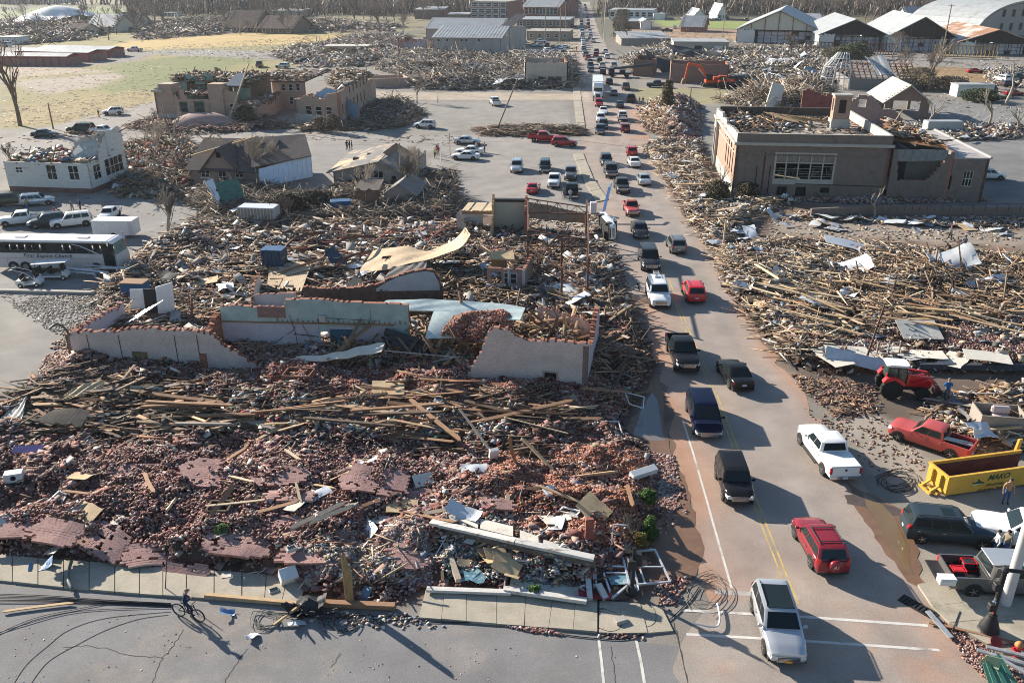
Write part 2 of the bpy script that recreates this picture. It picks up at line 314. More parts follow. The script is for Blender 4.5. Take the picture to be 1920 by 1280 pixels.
for sh in(0,1,2):
 aH('lane_line',[(560,262+sh*4.2),(760,264+sh*4.2),(940,266+sh*4.2)],.16,.012,mat('dark_seal',(.17,.155,.14),.9))
for k in range(6):
 aH('parking_line',[(1795+k*24,226),(1812+k*24,214)],.12,.012,bT)
def eG():
 mb=MB();top=[(-260,1070),(0,1100),(120,1107),(300,1122),(480,1140),(640,1152),(790,1165),(960,1178),(1100,1190),(1280,1212)];bot=[(-900,1500),(-300,1500),(0,1500),(250,1500),(450,1500),(620,1500),(780,1500),(940,1500),(1080,1500),(1345,1500)]
 def f(u,v):
  i=u*(len(top)-1);k=min(int(i),len(top)-2);t=i-k;a=P(*top[k],.008).lerp(P(*top[k+1],.008),t);b=P(*bot[k],.008).lerp(P(*bot[k+1],.008),t);return a.lerp(b,v)
 mb.grid(f,45,12);m=mat('side_street_asphalt',(.185,.18,.18),.9,var=.18,scale=.3,speck=.14,col2=(.24,.215,.195),fac=.55,cS=.25,bS=50);tag(mb.B('side_street',m),kind='structure');mk=mat('crack_filler',(.06,.055,.05),.95)
 def cZ(pts,seed):
  rr=random.Random(seed);G=[]
  for i in range(len(pts)-1):
   for k in range(5):
    t=k/5;G.append((pts[i][0]+(pts[i+1][0]-pts[i][0])*t+rr.uniform(-2,2),pts[i][1]+(pts[i+1][1]-pts[i][1])*t+rr.uniform(-1.5,1.5)))
  G.append(pts[-1]);aH('asphalt_crack',G,.035,.014,mk)
 cZ([(345,1178),(325,1210),(305,1232),(298,1250),(285,1279)],1);cZ([(305,1232),(240,1228),(200,1215),(160,1210),(118,1212)],2);cZ([(465,1215),(445,1240),(430,1262),(415,1290)],3);cZ([(640,1225),(620,1250)],4);cZ([(1145,1210),(1150,1250),(1158,1290)],5);cZ([(1262,1165),(1275,1210),(1290,1280)],6);aH('asphalt_joint',[(1268,1180),(1275,1215),(1290,1280),(1310,1360)],.04,.016,mk)
eG()
hR=mat('sidewalk_concrete',(.36,.32,.255),.9,var=.12,scale=.9,speck=.08,cS=.2,bS=40,col2=(.29,.255,.20),fac=.56)
def cA(name,hI,far,n,z=.13,jP=()):
 dL=tag(aI(name,None),kind='structure');dL['kind']='structure'
 def at(dG,u):
  i=u*(len(dG)-1);k=min(int(i),len(dG)-2);t=i-k;return(dG[k][0]+(dG[k+1][0]-dG[k][0])*t,dG[k][1]+(dG[k+1][1]-dG[k][1])*t)
 for i in range(n):
  if i in jP:continue
  u0,u1=i/n+.0012,(i+1)/n-.0012;dz=R.uniform(-.02,.02);q=[P(*at(hI,u0)),P(*at(hI,u1)),P(*at(far,u1)),P(*at(far,u0))];mb=MB();mb.add([(p.x,p.y,0)for p in q]+[(p.x,p.y,z+dz+R.uniform(-.012,.012))for p in q],[[0,1,5,4],[1,2,6,5],[2,3,7,6],[3,0,4,7],[4,5,6,7]]);mb.B('paving_slab',hR,dL)
 return dL
cA('pavement',[(-120,1078),(0,1090),(120,1103),(240,1114),(350,1121),(480,1130),(560,1136)],[(-100,1034),(0,1043),(120,1052),(240,1061),(350,1068),(480,1078),(580,1086)],15)
cA('pavement',[(785,1160),(860,1166),(960,1174),(1040,1180),(1120,1187)],[(800,1102),(860,1106),(960,1112),(1050,1119),(1120,1126)],7)
cA('pavement',[(1122,1187),(1190,1191),(1262,1184)],[(1124,1128),(1180,1132),(1240,1140)],3,.11)
cA('pavement',[(1068,100),(1072,140),(1076,190),(1082,245)],[(1078,100),(1084,140),(1090,190),(1098,245)],12,.12)
cA('pavement',[(1720,1098),(1748,1140),(1780,1170),(1850,1210)],[(1920,1060),(1960,1110),(1990,1150),(2040,1190)],3,.12)
cA('pavement',[(1075,290),(1095,340),(1118,380)],[(1093,288),(1112,335),(1140,375)],8,.12)
def cG(name,pts,m,z,jit=.12,seed=1):
 rr=random.Random(seed);G=[P(*p)for p in pts];out=[];n=len(G)
 for i in range(n):
  a,b=G[i],G[(i+1)%n];k=max(2,int((b-a).length/.5))
  for j in range(k):
   p=a.lerp(b,j/k);out.append((p.x+rr.uniform(-jit,jit),p.y+rr.uniform(-jit,jit),z))
 mb=MB();mb.add(out,[list(range(len(out)))]);return tag(mb.B(name,m),kind='structure')
hL=mat('wet_mud',(.17,.10,.065),.55,var=.2,scale=1,cS=.3,bS=20)
fT=mat('muddy_water',(.16,.14,.125),.06,var=.08,scale=.5,spec=.5)
gD=mat('brown_water',(.17,.115,.06),.1,var=.15,scale=.4,spec=.5)
cG('mud',[(1175,805),(1200,760),(1225,700),(1236,700),(1243,760),(1250,820),(1262,860),(1285,900),(1300,960),(1322,1040),(1300,1085),(1240,1080),(1215,1010),(1240,960),(1235,880),(1215,830)],hL,.020,.15,3)
cG('puddle',[(1187,815),(1200,775),(1222,735),(1232,750),(1240,800),(1248,826),(1222,826)],fT,.026,.06,4)
cG('puddle',[(1225,852),(1250,850),(1262,880),(1270,915),(1268,950),(1242,945),(1228,900)],fT,.026,.08,5)
cG('mud',[(1585,905),(1640,930),(1690,955),(1718,1000),(1726,1080),(1738,1100),(1722,1104),(1690,1075),(1650,1020),(1610,960)],hL,.020,.15,6)
cG('puddle',[(1612,920),(1655,945),(1680,970),(1700,1020),(1712,1075),(1700,1072),(1668,1020),(1640,975)],gD,.026,.08,7)
cG('damp_patch',[(1585,930),(1620,925),(1660,945),(1688,955),(1700,965),(1660,970),(1620,950),(1590,945)],mat('damp_ground',(.09,.07,.06),.35,var=.2),.023,.1,8)
# RUBBLE
mat('bark_pieces',(.2,.17,.14),.95,var=.2,scale=4,attr=True)
BR=[(.27,.11,.08),(.20,.085,.07),(.33,.18,.14),(.38,.26,.21),(.14,.065,.055),(.25,.13,.115),(.44,.38,.35),(.30,.19,.175),(.23,.15,.14),(.17,.10,.095)]
BRP=[(.33,.17,.15),(.27,.13,.12),(.40,.25,.22),(.22,.10,.09),(.44,.38,.35)]
PL=[(.40,.26,.15),(.27,.155,.09),(.14,.09,.065),(.07,.05,.04),(.48,.36,.24),(.25,.115,.065),(.18,.13,.10)]
PLT=[(.46,.35,.24),(.37,.27,.175),(.52,.43,.32),(.29,.21,.145),(.17,.125,.095),(.56,.51,.44)]
PLD=[(.10,.07,.05),(.06,.045,.035),(.17,.12,.085),(.27,.18,.11),(.35,.24,.15)]
TR=[(.52,.48,.42),(.34,.30,.26),(.22,.20,.18),(.44,.33,.21),(.08,.075,.07),(.42,.42,.42),(.58,.54,.46),(.12,.16,.22),(.28,.21,.15),(.24,.16,.11)]
TRB=[(.58,.57,.54),(.46,.36,.24),(.30,.22,.14),(.06,.12,.24),(.36,.04,.04),(.50,.46,.36),(.08,.08,.085),(.05,.14,.10),(.62,.62,.60),(.30,.31,.33),(.2,.18,.16),(.5,.42,.3),(.12,.1,.09),(.3,.28,.26)]
TW=[(.20,.165,.13),(.28,.235,.19),(.13,.10,.08),(.36,.31,.255),(.09,.07,.055)]
bW=[(.34,.31,.28),(.22,.19,.17),(.48,.45,.41),(.15,.14,.135),(.30,.24,.19),(.60,.60,.60)]
ZONES={}
def bG(name,pts,H,seed,edge=1.5,ns=.25,base=.35):
 g=GP(pts);ZONES[name]=dict(poly=g,H=H,seed=seed,edge=edge,ns=ns,base=base,bb=(min(p[0]for p in g),max(p[0]for p in g),min(p[1]for p in g),max(p[1]for p in g)))
bG('front',[(-40,1040),(0,1040),(350,1072),(480,1082),(560,1100),(600,1132),(750,1140),(790,1105),(960,1112),(1120,1122),(1180,1100),(1222,1050),(1215,1000),(1240,960),(1235,890),(1215,835),(1170,800),(1200,740),(1228,690),(1205,610),(1165,565),(1100,560),(1000,590),(900,620),(500,640),(250,620),(150,640),(110,690),(50,720),(-20,770),(-140,830),(-180,1010)],1.35,101,2.0,.38,.25)
bG('middle',[(170,560),(250,480),(330,432),(450,420),(560,425),(760,415),(870,425),(960,440),(1110,440),(1150,480),(1180,540),(1190,600),(1100,640),(800,680),(400,680),(180,640)],1.3,102,2.0,.2,.35)
bG('branches',[(210,330),(330,360),(420,350),(500,350),(600,360),(680,335),(760,330),(850,320),(870,375),(865,415),(640,420),(540,440),(430,440),(330,432),(380,400),(330,375),(220,372)],1.0,103,2.5,.2,.15)
bG('house_gap',[(205,330),(220,280),(280,265),(350,262),(390,300),(370,345),(300,372),(215,365)],.8,104,2,.25,.5)
bG('right',[(1330,475),(1420,455),(1500,458),(1620,458),(1760,472),(2000,488),(2050,700),(1920,705),(1700,700),(1640,705),(1560,712),(1480,690),(1400,600),(1345,530)],1.35,105,2.0,.2,.4)
bG('kerbside',[(1200,275),(1260,262),(1318,268),(1340,340),(1375,375),(1480,372),(1500,382),(1440,400),(1400,425),(1380,450),(1330,470),(1290,420),(1250,350)],1.0,106,2.0,.25,.3)
bG('verge',[(1500,395),(1640,408),(1930,408),(2020,428),(1850,430),(1640,420),(1480,412)],.35,107,2,.25,.2)
bG('church_pile',[(1195,205),(1230,185),(1290,180),(1320,200),(1318,262),(1250,262),(1205,240)],3.2,108,7,.15,.6)
bG('school_side',[(630,232),(700,190),(760,185),(800,215),(760,240),(700,246),(560,246),(545,238)],1.0,109,3,.2,.3)
bG('school_front',[(225,240),(300,215),(400,200),(500,215),(560,240),(420,252),(300,256)],1.0,110,3,.2,.2)
bG('far_block',[(700,130),(740,108),(900,112),(1080,115),(1088,165),(1000,168),(860,170),(770,168),(760,150)],2.2,111,8,.07,.5)
bG('far_middle',[(500,100),(650,70),(760,65),(800,90),(960,105),(960,120),(740,125),(560,128)],1.4,112,10,.06,.3)
bG('lot_edge',[(890,243),(960,238),(1062,236),(1100,243),(1098,255),(1000,258),(900,256)],.8,113,2.5,.2,.3)
bG('far_left',[(0,40),(200,35),(240,50),(170,75),(60,84),(0,84)],1.8,114,16,.04,.3)
bG('far_left_two',[(250,45),(420,35),(640,42),(760,50),(740,62),(460,62),(330,72),(245,78)],1.3,115,16,.04,.3)
bG('far_right',[(1160,110),(1240,85),(1380,95),(1560,100),(1600,145),(1540,175),(1420,165),(1250,120),(1190,150)],2.2,116,7,.08,.4)
bG('church_back',[(1340,190),(1400,175),(1560,165),(1570,205),(1440,212)],3.2,117,6,.12,.5)
bG('right_lot',[(1640,240),(1780,232),(1920,235),(1920,262),(1760,268),(1660,262)],.9,118,3,.2,.3)
bG('tipped_pile',[(1728,770),(1780,745),(1920,720),(2000,760),(1990,850),(1900,855),(1790,860),(1760,810)],.9,119,1.5,.25,.3)
bG('wall_foot',[(1600,372),(1780,362),(1840,368),(1850,378),(1640,384),(1400,376)],.5,120,1.2,.3,.3)
bG('shell',[(600,694),(870,708),(915,662),(890,640),(760,652),(640,674)],1.7,131,1.2,.3,.5)
bG('shell_right',[(915,700),(1092,708),(1096,632),(950,620)],2.1,132,1.5,.3,.5)
bG('gutter',[(1480,700),(1640,720),(1660,770),(1580,790),(1530,760),(1500,730)],.18,121,1,.3,.3)
bG('white_pile',[(820,1100),(560,1105),(570,1050),(700,1000),(800,1010),(810,1090)],.5,122,2,.3,.4)
bG('roadside_fragments',[(1110,450),(1160,480),(1175,530),(1150,540),(1120,500)],.15,123,1,.4,.4)
bG('far_road',[(960,95),(1068,100),(1070,112),(960,112)],.7,124,5,.1,.3)
bG('warehouse_front',[(1380,88),(1540,90),(1560,100),(1390,97)],.8,125,5,.1,.3)
bG('junk_right',[(1840,130),(1920,125),(1920,165),(1850,160)],.8,126,4,.1,.3)
def zh(z,x,y):
 d=dB(x,y,z['poly']);n=fbm(np.asarray(x)*z['ns'],np.asarray(y)*z['ns'],z['seed'],4);n=np.clip((n-.28)*2.1,0,1.2);return z['H']*gF(d/z['edge'])*(z['base']+(1-z['base'])*n)
def gW(x,y):
 x=np.atleast_1d(np.asarray(x,float));y=np.atleast_1d(np.asarray(y,float));h=np.zeros(x.shape)
 for z in ZONES.values():
  b=z['bb'];k=(x>b[0])&(x<b[1])&(y>b[2])&(y<b[3])
  if k.any():
   h[k]=np.maximum(h[k],zh(z,x[k],y[k]))
 return h
def H1(x,y):
 return float(gW(x,y)[0])
def PH(px,py):
 p=P(px,py)
 for _ in range(3):
  p=P(px,py,H1(p.x,p.y))
 return p
MC={'front':(.11,.065,.052),'middle':(.08,.055,.045),'branches':(.12,.095,.07),'house_gap':(.20,.13,.10),'right':(.09,.062,.045),'kerbside':(.20,.15,.11),'far_block':(.24,.21,.18),'far_middle':(.26,.21,.17),'far_left':(.20,.16,.12),'far_left_two':(.2,.16,.12),'church_pile':(.30,.17,.15),'white_pile':(.33,.27,.25)}  # mound colours; front, middle and right darkened to paint shaded gaps between pieces
for nm,z in ZONES.items():
 b=z['bb'];res=.45 if b[3]<75 else(.8 if b[3]<150 else 2.5);nx=max(3,int((b[1]-b[0])/res));ny=max(3,int((b[3]-b[2])/res));xs=np.linspace(b[0],b[1],nx);ys=np.linspace(b[2],b[3],ny);X,Y=np.meshgrid(xs,ys,indexing='ij');d=dB(X,Y,z['poly']);Z=zh(z,X,Y)+.022;idx=np.arange(nx*ny).reshape(nx,ny);F=np.stack([idx[:-1,:-1],idx[1:,:-1],idx[1:,1:],idx[:-1,1:]],-1);jS=(d[:-1,:-1]>0)&(d[1:,1:]>0)&(d[1:,:-1]>0)&(d[:-1,1:]>0);F=F[jS]
 if len(F)==0:continue
 Z=np.where(d>res,Z,.012);V=np.stack([X.ravel(),Y.ravel(),Z.ravel()-.06*(d.ravel()>res)],1);col=MC.get(nm,(.2,.155,.12));m=mat('rubble_dust_'+nm,col,.95,var=.35,scale=1.2,col2=tuple(c*.55 for c in col),fac=.5,cS=.8,bS=9);tag(aI('rubble_mound',cL('rubble_mound',V,F,m,aF=False)),kind='stuff')
def iB(gT,n,dR=0.0,sub=None,seed=1):
 z=ZONES[gT];poly=GP(sub)if sub else z['poly'];x0,x1=min(p[0]for p in poly),max(p[0]for p in poly);y0,y1=min(p[1]for p in poly),max(p[1]for p in poly);out=[];c=0
 while c<n:
  x=NR.uniform(x0,x1,n*3);y=NR.uniform(y0,y1,n*3);k=dB(x,y,poly)>dR+NR.rand(n*3)**2*z['edge']*(1.0 if not sub else.5);k&=NR.rand(n*3)<np.clip((fbm(x*z['ns']*2.2,y*z['ns']*2.2,seed,3)-.36)*5,.12,1);out.append(np.stack([x[k],y[k]],1));c+=k.sum()
 return np.concatenate(out)[:n]
eW={}
kD=.55
iO=[0]
def aA(gT,kind,n,size,pal,lift=(0,.12),tilt=.35,sub=None,yaw=None,aV=.5,stand=.0,dR=0.0,w=None):
 iO[0]+=3
 if kind in('splinters','twigs'):
  n=int(n*.72);tilt*=.75
 if kind=='bricks':tilt*=.55
 if kind=='twigs':
  n=int(n*.8);lift=(lift[0],lift[1]*.55);stand*=.4;tilt*=.7
 big=kind=='scraps' and size[0][1]>=2
 if big:n=int(n*1.8);lift=(0,lift[1]*.6)
 p=iB(gT,n,dR,sub,iO[0]);S=np.stack([NR.uniform(*size[0],n),NR.uniform(*size[1],n),NR.uniform(*size[2],n)],1)*(np.array([.62,.5,.4])if big else 1)
 if kind=='splinters':S[:,0]*=.35+1.0*NR.rand(n)**1.5
 ya=NR.uniform(0,2*np.pi,n)if yaw is None else np.where(NR.rand(n)<.75,NR.normal(yaw,aV,n),NR.uniform(0,6.28,n));pi=NR.normal(0,tilt,n);ro=NR.normal(0,tilt,n)
 if stand:
  k=NR.rand(n)<stand*.45;pi=np.where(k,NR.uniform(-1.3,1.3,n),pi)
 h=gW(p[:,0],p[:,1]);C=np.stack([p[:,0],p[:,1],h+S[:,2]*.5+NR.uniform(*lift,n)**1.0*kD+np.abs(np.sin(pi))*S[:,0]*.22*(S[:,0]>.6)],1);pal=np.array(pal);wi=NR.choice(len(pal),n,p=w);col=pal[wi]*NR.uniform(.6,1.2,(n,1))*(.94 if kind=='bricks' else 1);eW.setdefault(kind,[]).append((C,S,dT(ya,pi,ro),np.clip(col,0,1)))
B_=((.09,.24),(.06,.13),(.04,.09))
BL=((.22,.5),(.1,.3),(.07,.18))
aA('front','bricks',62000,B_,BR,lift=(-.03,.10),tilt=.5)
aA('front','bricks',6500,((.2,.7),(.14,.45),(.06,.13)),BR,lift=(-.02,.08),tilt=.4)
hF=[(560,690),(700,700),(1100,700),(1190,740),(1160,790),(900,770),(700,790),(540,750),(440,700)]
aA('front','bricks',14000,B_,[(.36,.11,.065),(.28,.085,.055),(.42,.19,.13),(.5,.4,.36),(.2,.07,.05)],lift=(0,.2),tilt=.6,sub=hF)
aA('front','bricks',9000,B_,[(.40,.17,.10),(.31,.12,.075),(.25,.085,.055),(.45,.26,.18)],lift=(0,.2),tilt=.6,sub=[(950,860),(1215,850),(1230,960),(1200,1040),(1050,1050),(900,980),(860,900)])
aA('front','splinters',2400,((.3,1.6),(.03,.09),(.02,.05)),PL,lift=(.02,.25),tilt=.15,yaw=-.05,aV=.45)
gC=[(-60,760),(60,700),(200,720),(420,720),(560,745),(900,740),(1150,750),(1100,830),(980,900),(760,850),(560,830),(300,850),(60,830),(-120,850)]
aA('front','splinters',1100,((.4,4.4),(.05,.2),(.03,.06)),PLD[:3]*3+PL[1:3]+PL[5:6]*2,lift=(.05,.45),tilt=.10,sub=gC,yaw=-.04,aV=.32)
aA('front','splinters',650,((.8,4.0),(.08,.34),(.03,.06)),PLD[:2]*2+PLD[2:],lift=(.05,.4),tilt=.12,sub=[(0,760),(180,720),(420,760),(470,830),(300,850),(60,830)],yaw=-.1,aV=.35)
aA('front','splinters',1100,((.4,2.6),(.06,.2),(.04,.07)),PLD+PL[1:3],lift=(.05,.4),tilt=.15,sub=[(1090,560),(1165,570),(1205,620),(1225,690),(1190,760),(1150,790),(1100,740)],stand=.2)
aA('front','scraps',3600,((.08,.36),(.06,.26),(.01,.06)),TR,lift=(.02,.15),tilt=.5)
aA('front','scraps',1100,((.1,.6),(.06,.34),(.02,.16)),TRB,lift=(.02,.3),tilt=.4,sub=[(440,755),(720,770),(980,780),(960,860),(700,840),(420,830)])
aA('front','scraps',300,((.3,.9),(.2,.6),(.02,.05)),TR,lift=(.05,.2),tilt=.3)
aA('front','scraps',1500,((.1,.35),(.08,.25),(.02,.08)),TRB+bW,lift=(.05,.3),tilt=.5,sub=[(820,1000),(1000,1010),(1110,1060),(1100,1110),(830,1095)])
aA('white_pile','bricks',9500,B_,BRP*2+[(.44,.40,.37)],lift=(0,.12),tilt=.5)
aA('white_pile','scraps',1500,((.08,.32),(.06,.24),(.02,.1)),TR,lift=(.02,.15),tilt=.5)
aA('white_pile','splinters',200,((.4,2.0),(.04,.1),(.03,.05)),PLT,lift=(.05,.3),tilt=.25)
aA('front','bricks',5200,B_,BRP+BR[2:5],lift=(.25,.5),tilt=.5,sub=[(190,870),(820,880),(840,960),(600,1060),(0,1030),(0,980),(200,960)])
aA('front','scraps',9000,((.04,.14),(.03,.1),(.02,.05)),BRP+TR[:1]+[(.55,.5,.46),(.5,.44,.38)],lift=(.08,.3),tilt=.5)
aA('front','splinters',1300,((.2,1.5),(.02,.08),(.01,.03)),TR[:2]+PLT,lift=(.1,.4),tilt=.15)
aA('right','scraps',4500,((.05,.3),(.03,.2),(.01,.04)),TR+PLT,lift=(.1,.8),tilt=.5)
aA('middle','scraps',5500,((.05,.3),(.03,.2),(.01,.05)),TR+BRP+PLT,lift=(.1,.7),tilt=.5)
aA('kerbside','scraps',2500,((.05,.3),(.03,.2),(.01,.04)),TR+PLT,lift=(.1,.6),tilt=.5)
for z_,n_ in(('shell',620),('shell_right',620)):
 aA(z_,'splinters',n_,((.8,4.4),(.08,.3),(.03,.08)),PLD+PL[:3],lift=(.1,.7),tilt=.3,stand=.4);aA(z_,'scraps',n_,((.1,.9),(.1,.6),(.02,.08)),TR+TRB,lift=(.1,.6),tilt=.5);aA(z_,'bricks',1500,B_,BR,tilt=.5)
aA('front','bricks',1500,B_,BR,lift=(-.02,.02),tilt=.2,sub=[(1200,840),(1265,855),(1278,900),(1290,960),(1230,1020),(1215,960)])
aA('middle','bricks',15000,((.2,.3),(.1,.16),(.07,.12)),BR+[(.36,.33,.31)],lift=(-.02,.1),tilt=.45)
aA('middle','bricks',7000,((.2,.32),(.12,.18),(.08,.12)),[(.42,.22,.16),(.33,.16,.12),(.48,.33,.27),(.25,.12,.09)],lift=(-.02,.06),tilt=.4,sub=[(440,430),(600,420),(860,425),(865,455),(600,450),(440,445)])
aA('middle','splinters',5600,((.2,4.2),(.05,.22),(.02,.05)),PL+PLD+PLT[3:],lift=(.05,.6),tilt=.16,yaw=0,aV=.6,stand=.05)
aA('middle','splinters',900,((.8,3.4),(.08,.2),(.04,.08)),PLD,lift=(.1,1.0),tilt=.3,sub=[(800,500),(980,520),(990,640),(840,640),(780,560)],yaw=.5,aV=.6)
aA('middle','scraps',2900,((.15,.7),(.1,.5),(.02,.06)),TR,lift=(.05,.4),tilt=.5)
aA('middle','scraps',700,((.5,1.8),(.3,1.0),(.02,.06)),bW,lift=(.1,.5),tilt=.35)
aA('branches','twigs',9000,((.8,4.5),(.03,.09),(.03,.08)),TW,lift=(.05,1.1),tilt=.35,stand=.15)
aA('branches','splinters',1800,((.5,2.8),(.06,.2),(.03,.06)),PL+PLD,lift=(.05,.5),tilt=.2)
aA('branches','scraps',900,((.2,1.0),(.15,.7),(.02,.08)),TR,lift=(.05,.5),tilt=.5)
aA('branches','bricks',3000,((.2,.3),(.1,.16),(.07,.12)),BR,sub=[(500,425),(560,400),(860,400),(860,420),(560,435)])
aA('house_gap','splinters',2200,((.5,3.2),(.06,.25),(.03,.08)),PL+[(.45,.14,.08)],lift=(.05,1.2),tilt=.35,stand=.15)
aA('house_gap','twigs',2500,((1,5),(.03,.09),(.03,.08)),TW,lift=(.1,1.6),tilt=.4,stand=.2)
aA('house_gap','scraps',900,((.2,1.1),(.15,.8),(.02,.1)),TRB,lift=(.05,1.2),tilt=.6)
aA('right','splinters',8200,((.2,4.4),(.05,.19),(.02,.045)),PLT*2+PL+PLD[:2],lift=(.02,.5),tilt=.17,yaw=-.35,aV=.7,sub=[(1330,480),(1500,460),(1700,465),(1960,485),(2040,610),(1920,622),(1640,640),(1520,690),(1470,680),(1400,600)])
aA('right','splinters',3600,((.4,4.0),(.06,.22),(.02,.05)),PLD+PLT[:1],lift=(.1,.8),tilt=.25,sub=[(1560,520),(1700,500),(1930,500),(2000,600),(1920,620),(1740,615),(1600,620),(1520,560)],stand=.1)
aA('right','bricks',19000,B_,BR,lift=(-.02,.08),tilt=.5,sub=[(1420,560),(1520,520),(1620,620),(1920,610),(2040,620),(2040,700),(1920,700),(1640,700),(1490,688)])
aA('right','bricks',3500,B_,BR+TR[:2],lift=(-.02,.08),tilt=.5)
aA('right','scraps',2800,((.15,.8),(.1,.6),(.02,.1)),TR+[(.45,.34,.22)],lift=(.02,.4),tilt=.45)
aA('kerbside','splinters',6000,((.2,3.6),(.05,.18),(.02,.045)),PLT*2+PL,lift=(.02,.5),tilt=.17,yaw=-.45,aV=.6)
aA('kerbside','scraps',1500,((.2,1.0),(.15,.8),(.02,.1)),TR+bW,lift=(.05,.5),tilt=.5)
aA('kerbside','twigs',900,((.6,2.5),(.03,.07),(.03,.06)),TW,lift=(.05,.5),tilt=.4)
aA('verge','splinters',1100,((.4,2.4),(.05,.14),(.03,.06)),PL,lift=(.02,.1),tilt=.1)
aA('verge','scraps',900,((.15,.9),(.1,.6),(.02,.08)),TR,lift=(.02,.15),tilt=.3)
aA('wall_foot','bricks',3800,((.2,.4),(.12,.28),(.08,.2)),BRP+TR[:3],lift=(0,.15),tilt=.5)
aA('wall_foot','splinters',500,((.4,2.4),(.05,.16),(.03,.06)),PLD+PL,lift=(.02,.3),tilt=.25)
aA('church_pile','bricks',9000,((.22,.5),(.14,.3),(.08,.2)),BRP+BR[2:4],lift=(-.02,.15),tilt=.5)
aA('church_pile','splinters',1900,((.5,3.5),(.06,.2),(.04,.08)),PLT+PL,lift=(.02,.4),tilt=.35,sub=[(1195,205),(1250,195),(1260,262),(1205,245)],stand=.2)
aA('church_pile','scraps',350,((.4,1.6),(.3,1.0),(.03,.1)),TR,lift=(.02,.4),tilt=.5)
aA('lot_edge','splinters',1500,((.8,4.5),(.06,.2),(.04,.1)),PL+PLD+TW,lift=(.02,.5),tilt=.12,yaw=-.1,aV=.25)
aA('lot_edge','twigs',700,((.8,4),(.03,.09),(.03,.08)),TW,lift=(.02,.7),tilt=.3)
aA('tipped_pile','splinters',1500,((.4,3.0),(.06,.2),(.03,.07)),PL+PLD,lift=(.02,.5),tilt=.2,yaw=-.1,aV=.6)
aA('tipped_pile','bricks',2600,B_,BR,lift=(-.02,.1),tilt=.4)
aA('tipped_pile','scraps',420,((.2,.9),(.15,.7),(.02,.1)),TR,lift=(.05,.4),tilt=.4)
aA('gutter','bricks',300,B_,BR,lift=(-.02,.03),tilt=.3)
aA('gutter','splinters',260,((.3,1.6),(.04,.12),(.03,.05)),PL,lift=(.0,.1),tilt=.1)
aA('roadside_fragments','bricks',900,((.1,.3),(.08,.2),(.05,.1)),BR+PLD,lift=(-.02,.03),tilt=.3)
aA('school_side','twigs',2800,((.8,5),(.05,.12),(.04,.1)),TW,lift=(.02,1.3),tilt=.4,stand=.2)
aA('school_side','splinters',1300,((.8,3.8),(.08,.3),(.04,.1)),PLD+PL,lift=(.02,.4),tilt=.2)
aA('school_side','scraps',420,((.4,1.6),(.3,1.2),(.03,.1)),TR,lift=(.02,.4),tilt=.3)
aA('school_front','bricks',4200,((.25,.6),(.15,.35),(.1,.25)),BRP+BR,lift=(0,.2),tilt=.4)
aA('school_front','twigs',1300,((1,5),(.05,.12),(.04,.1)),TW+PLD,lift=(.02,1.0),tilt=.35,stand=.15)
aA('far_block','twigs',12000,((1.2,8),(.07,.2),(.05,.16)),TW+bW[:4]+[(.45,.42,.38)],lift=(.02,2.4),tilt=.4,stand=.15)
aA('far_block','scraps',3800,((.6,3.0),(.4,1.8),(.03,.3)),bW+TR,lift=(.05,1.5),tilt=.5)
aA('far_block','splinters',2400,((1.5,6),(.12,.4),(.06,.14)),PL+PLD,lift=(.02,1.6),tilt=.3)
aA('far_middle','scraps',4600,((.7,3.4),(.5,2.0),(.04,.5)),bW+TR+[(.35,.10,.06),(.10,.13,.2),(.45,.34,.22)],lift=(.05,1.0),tilt=.4)
aA('far_middle','twigs',5000,((1.5,8),(.1,.28),(.08,.2)),TW+bW[:3],lift=(.02,1.8),tilt=.4,stand=.15)
aA('far_left','twigs',4200,((3,12),(.15,.4),(.1,.3)),TW,lift=(.1,3.0),tilt=.35,stand=.25)
aA('far_left','scraps',2500,((1,5),(.7,3),(.1,.7)),bW+TR+PL[:2],lift=(.1,1.5),tilt=.4)
aA('far_left_two','twigs',4200,((3,12),(.15,.4),(.1,.3)),TW,lift=(.1,2.5),tilt=.35,stand=.2)
aA('far_left_two','scraps',1900,((1,5),(.7,3),(.1,.7)),bW+TR+PL[:2],lift=(.1,1.2),tilt=.4)
aA('far_right','scraps',3400,((.6,3.4),(.4,2.0),(.03,.4)),TR[1:5]+bW+[(.08,.1,.14),(.62,.62,.6)],lift=(.05,1.5),tilt=.5)
aA('far_right','twigs',3600,((1.2,7),(.08,.22),(.06,.16)),TW+PLT[:3],lift=(.02,1.6),tilt=.4,stand=.12)
aA('church_back','twigs',3300,((1.2,7),(.08,.22),(.06,.16)),PLT+TW,lift=(.02,1.6),tilt=.5,stand=.35)
aA('church_back','scraps',700,((.6,2.6),(.4,1.6),(.03,.2)),TR,lift=(.05,1.2),tilt=.6)
aA('right_lot','scraps',900,((.4,2.4),(.3,1.5),(.03,.3)),TR+[(.68,.68,.67)],lift=(.05,.6),tilt=.4)
aA('right_lot','splinters',900,((.6,3.5),(.08,.25),(.04,.1)),PLD+PL,lift=(.02,.4),tilt=.2)
aA('far_road','scraps',700,((.4,2),(.3,1.4),(.04,.3)),bW,lift=(.02,.5),tilt=.4)
aA('warehouse_front','scraps',900,((.6,3),(.4,2),(.04,.5)),bW+TR,lift=(.02,.6),tilt=.4)
aA('warehouse_front','twigs',700,((1.2,6),(.08,.22),(.06,.16)),TW,lift=(.02,1.2),tilt=.4,stand=.3)
aA('junk_right','scraps',600,((.4,2.4),(.3,1.6),(.04,.5)),bW+TR,lift=(.02,.6),tilt=.4)
def aM(poly,n,size,pal,kind='scraps'):
 ZONES['_tmp']=dict(poly=GP(poly),H=0,seed=1,edge=1,ns=.2,base=0,bb=(1e9,1e9,1e9,1e9));aA('_tmp',kind,n,size,pal,lift=(0,.02),tilt=.12);del ZONES['_tmp']
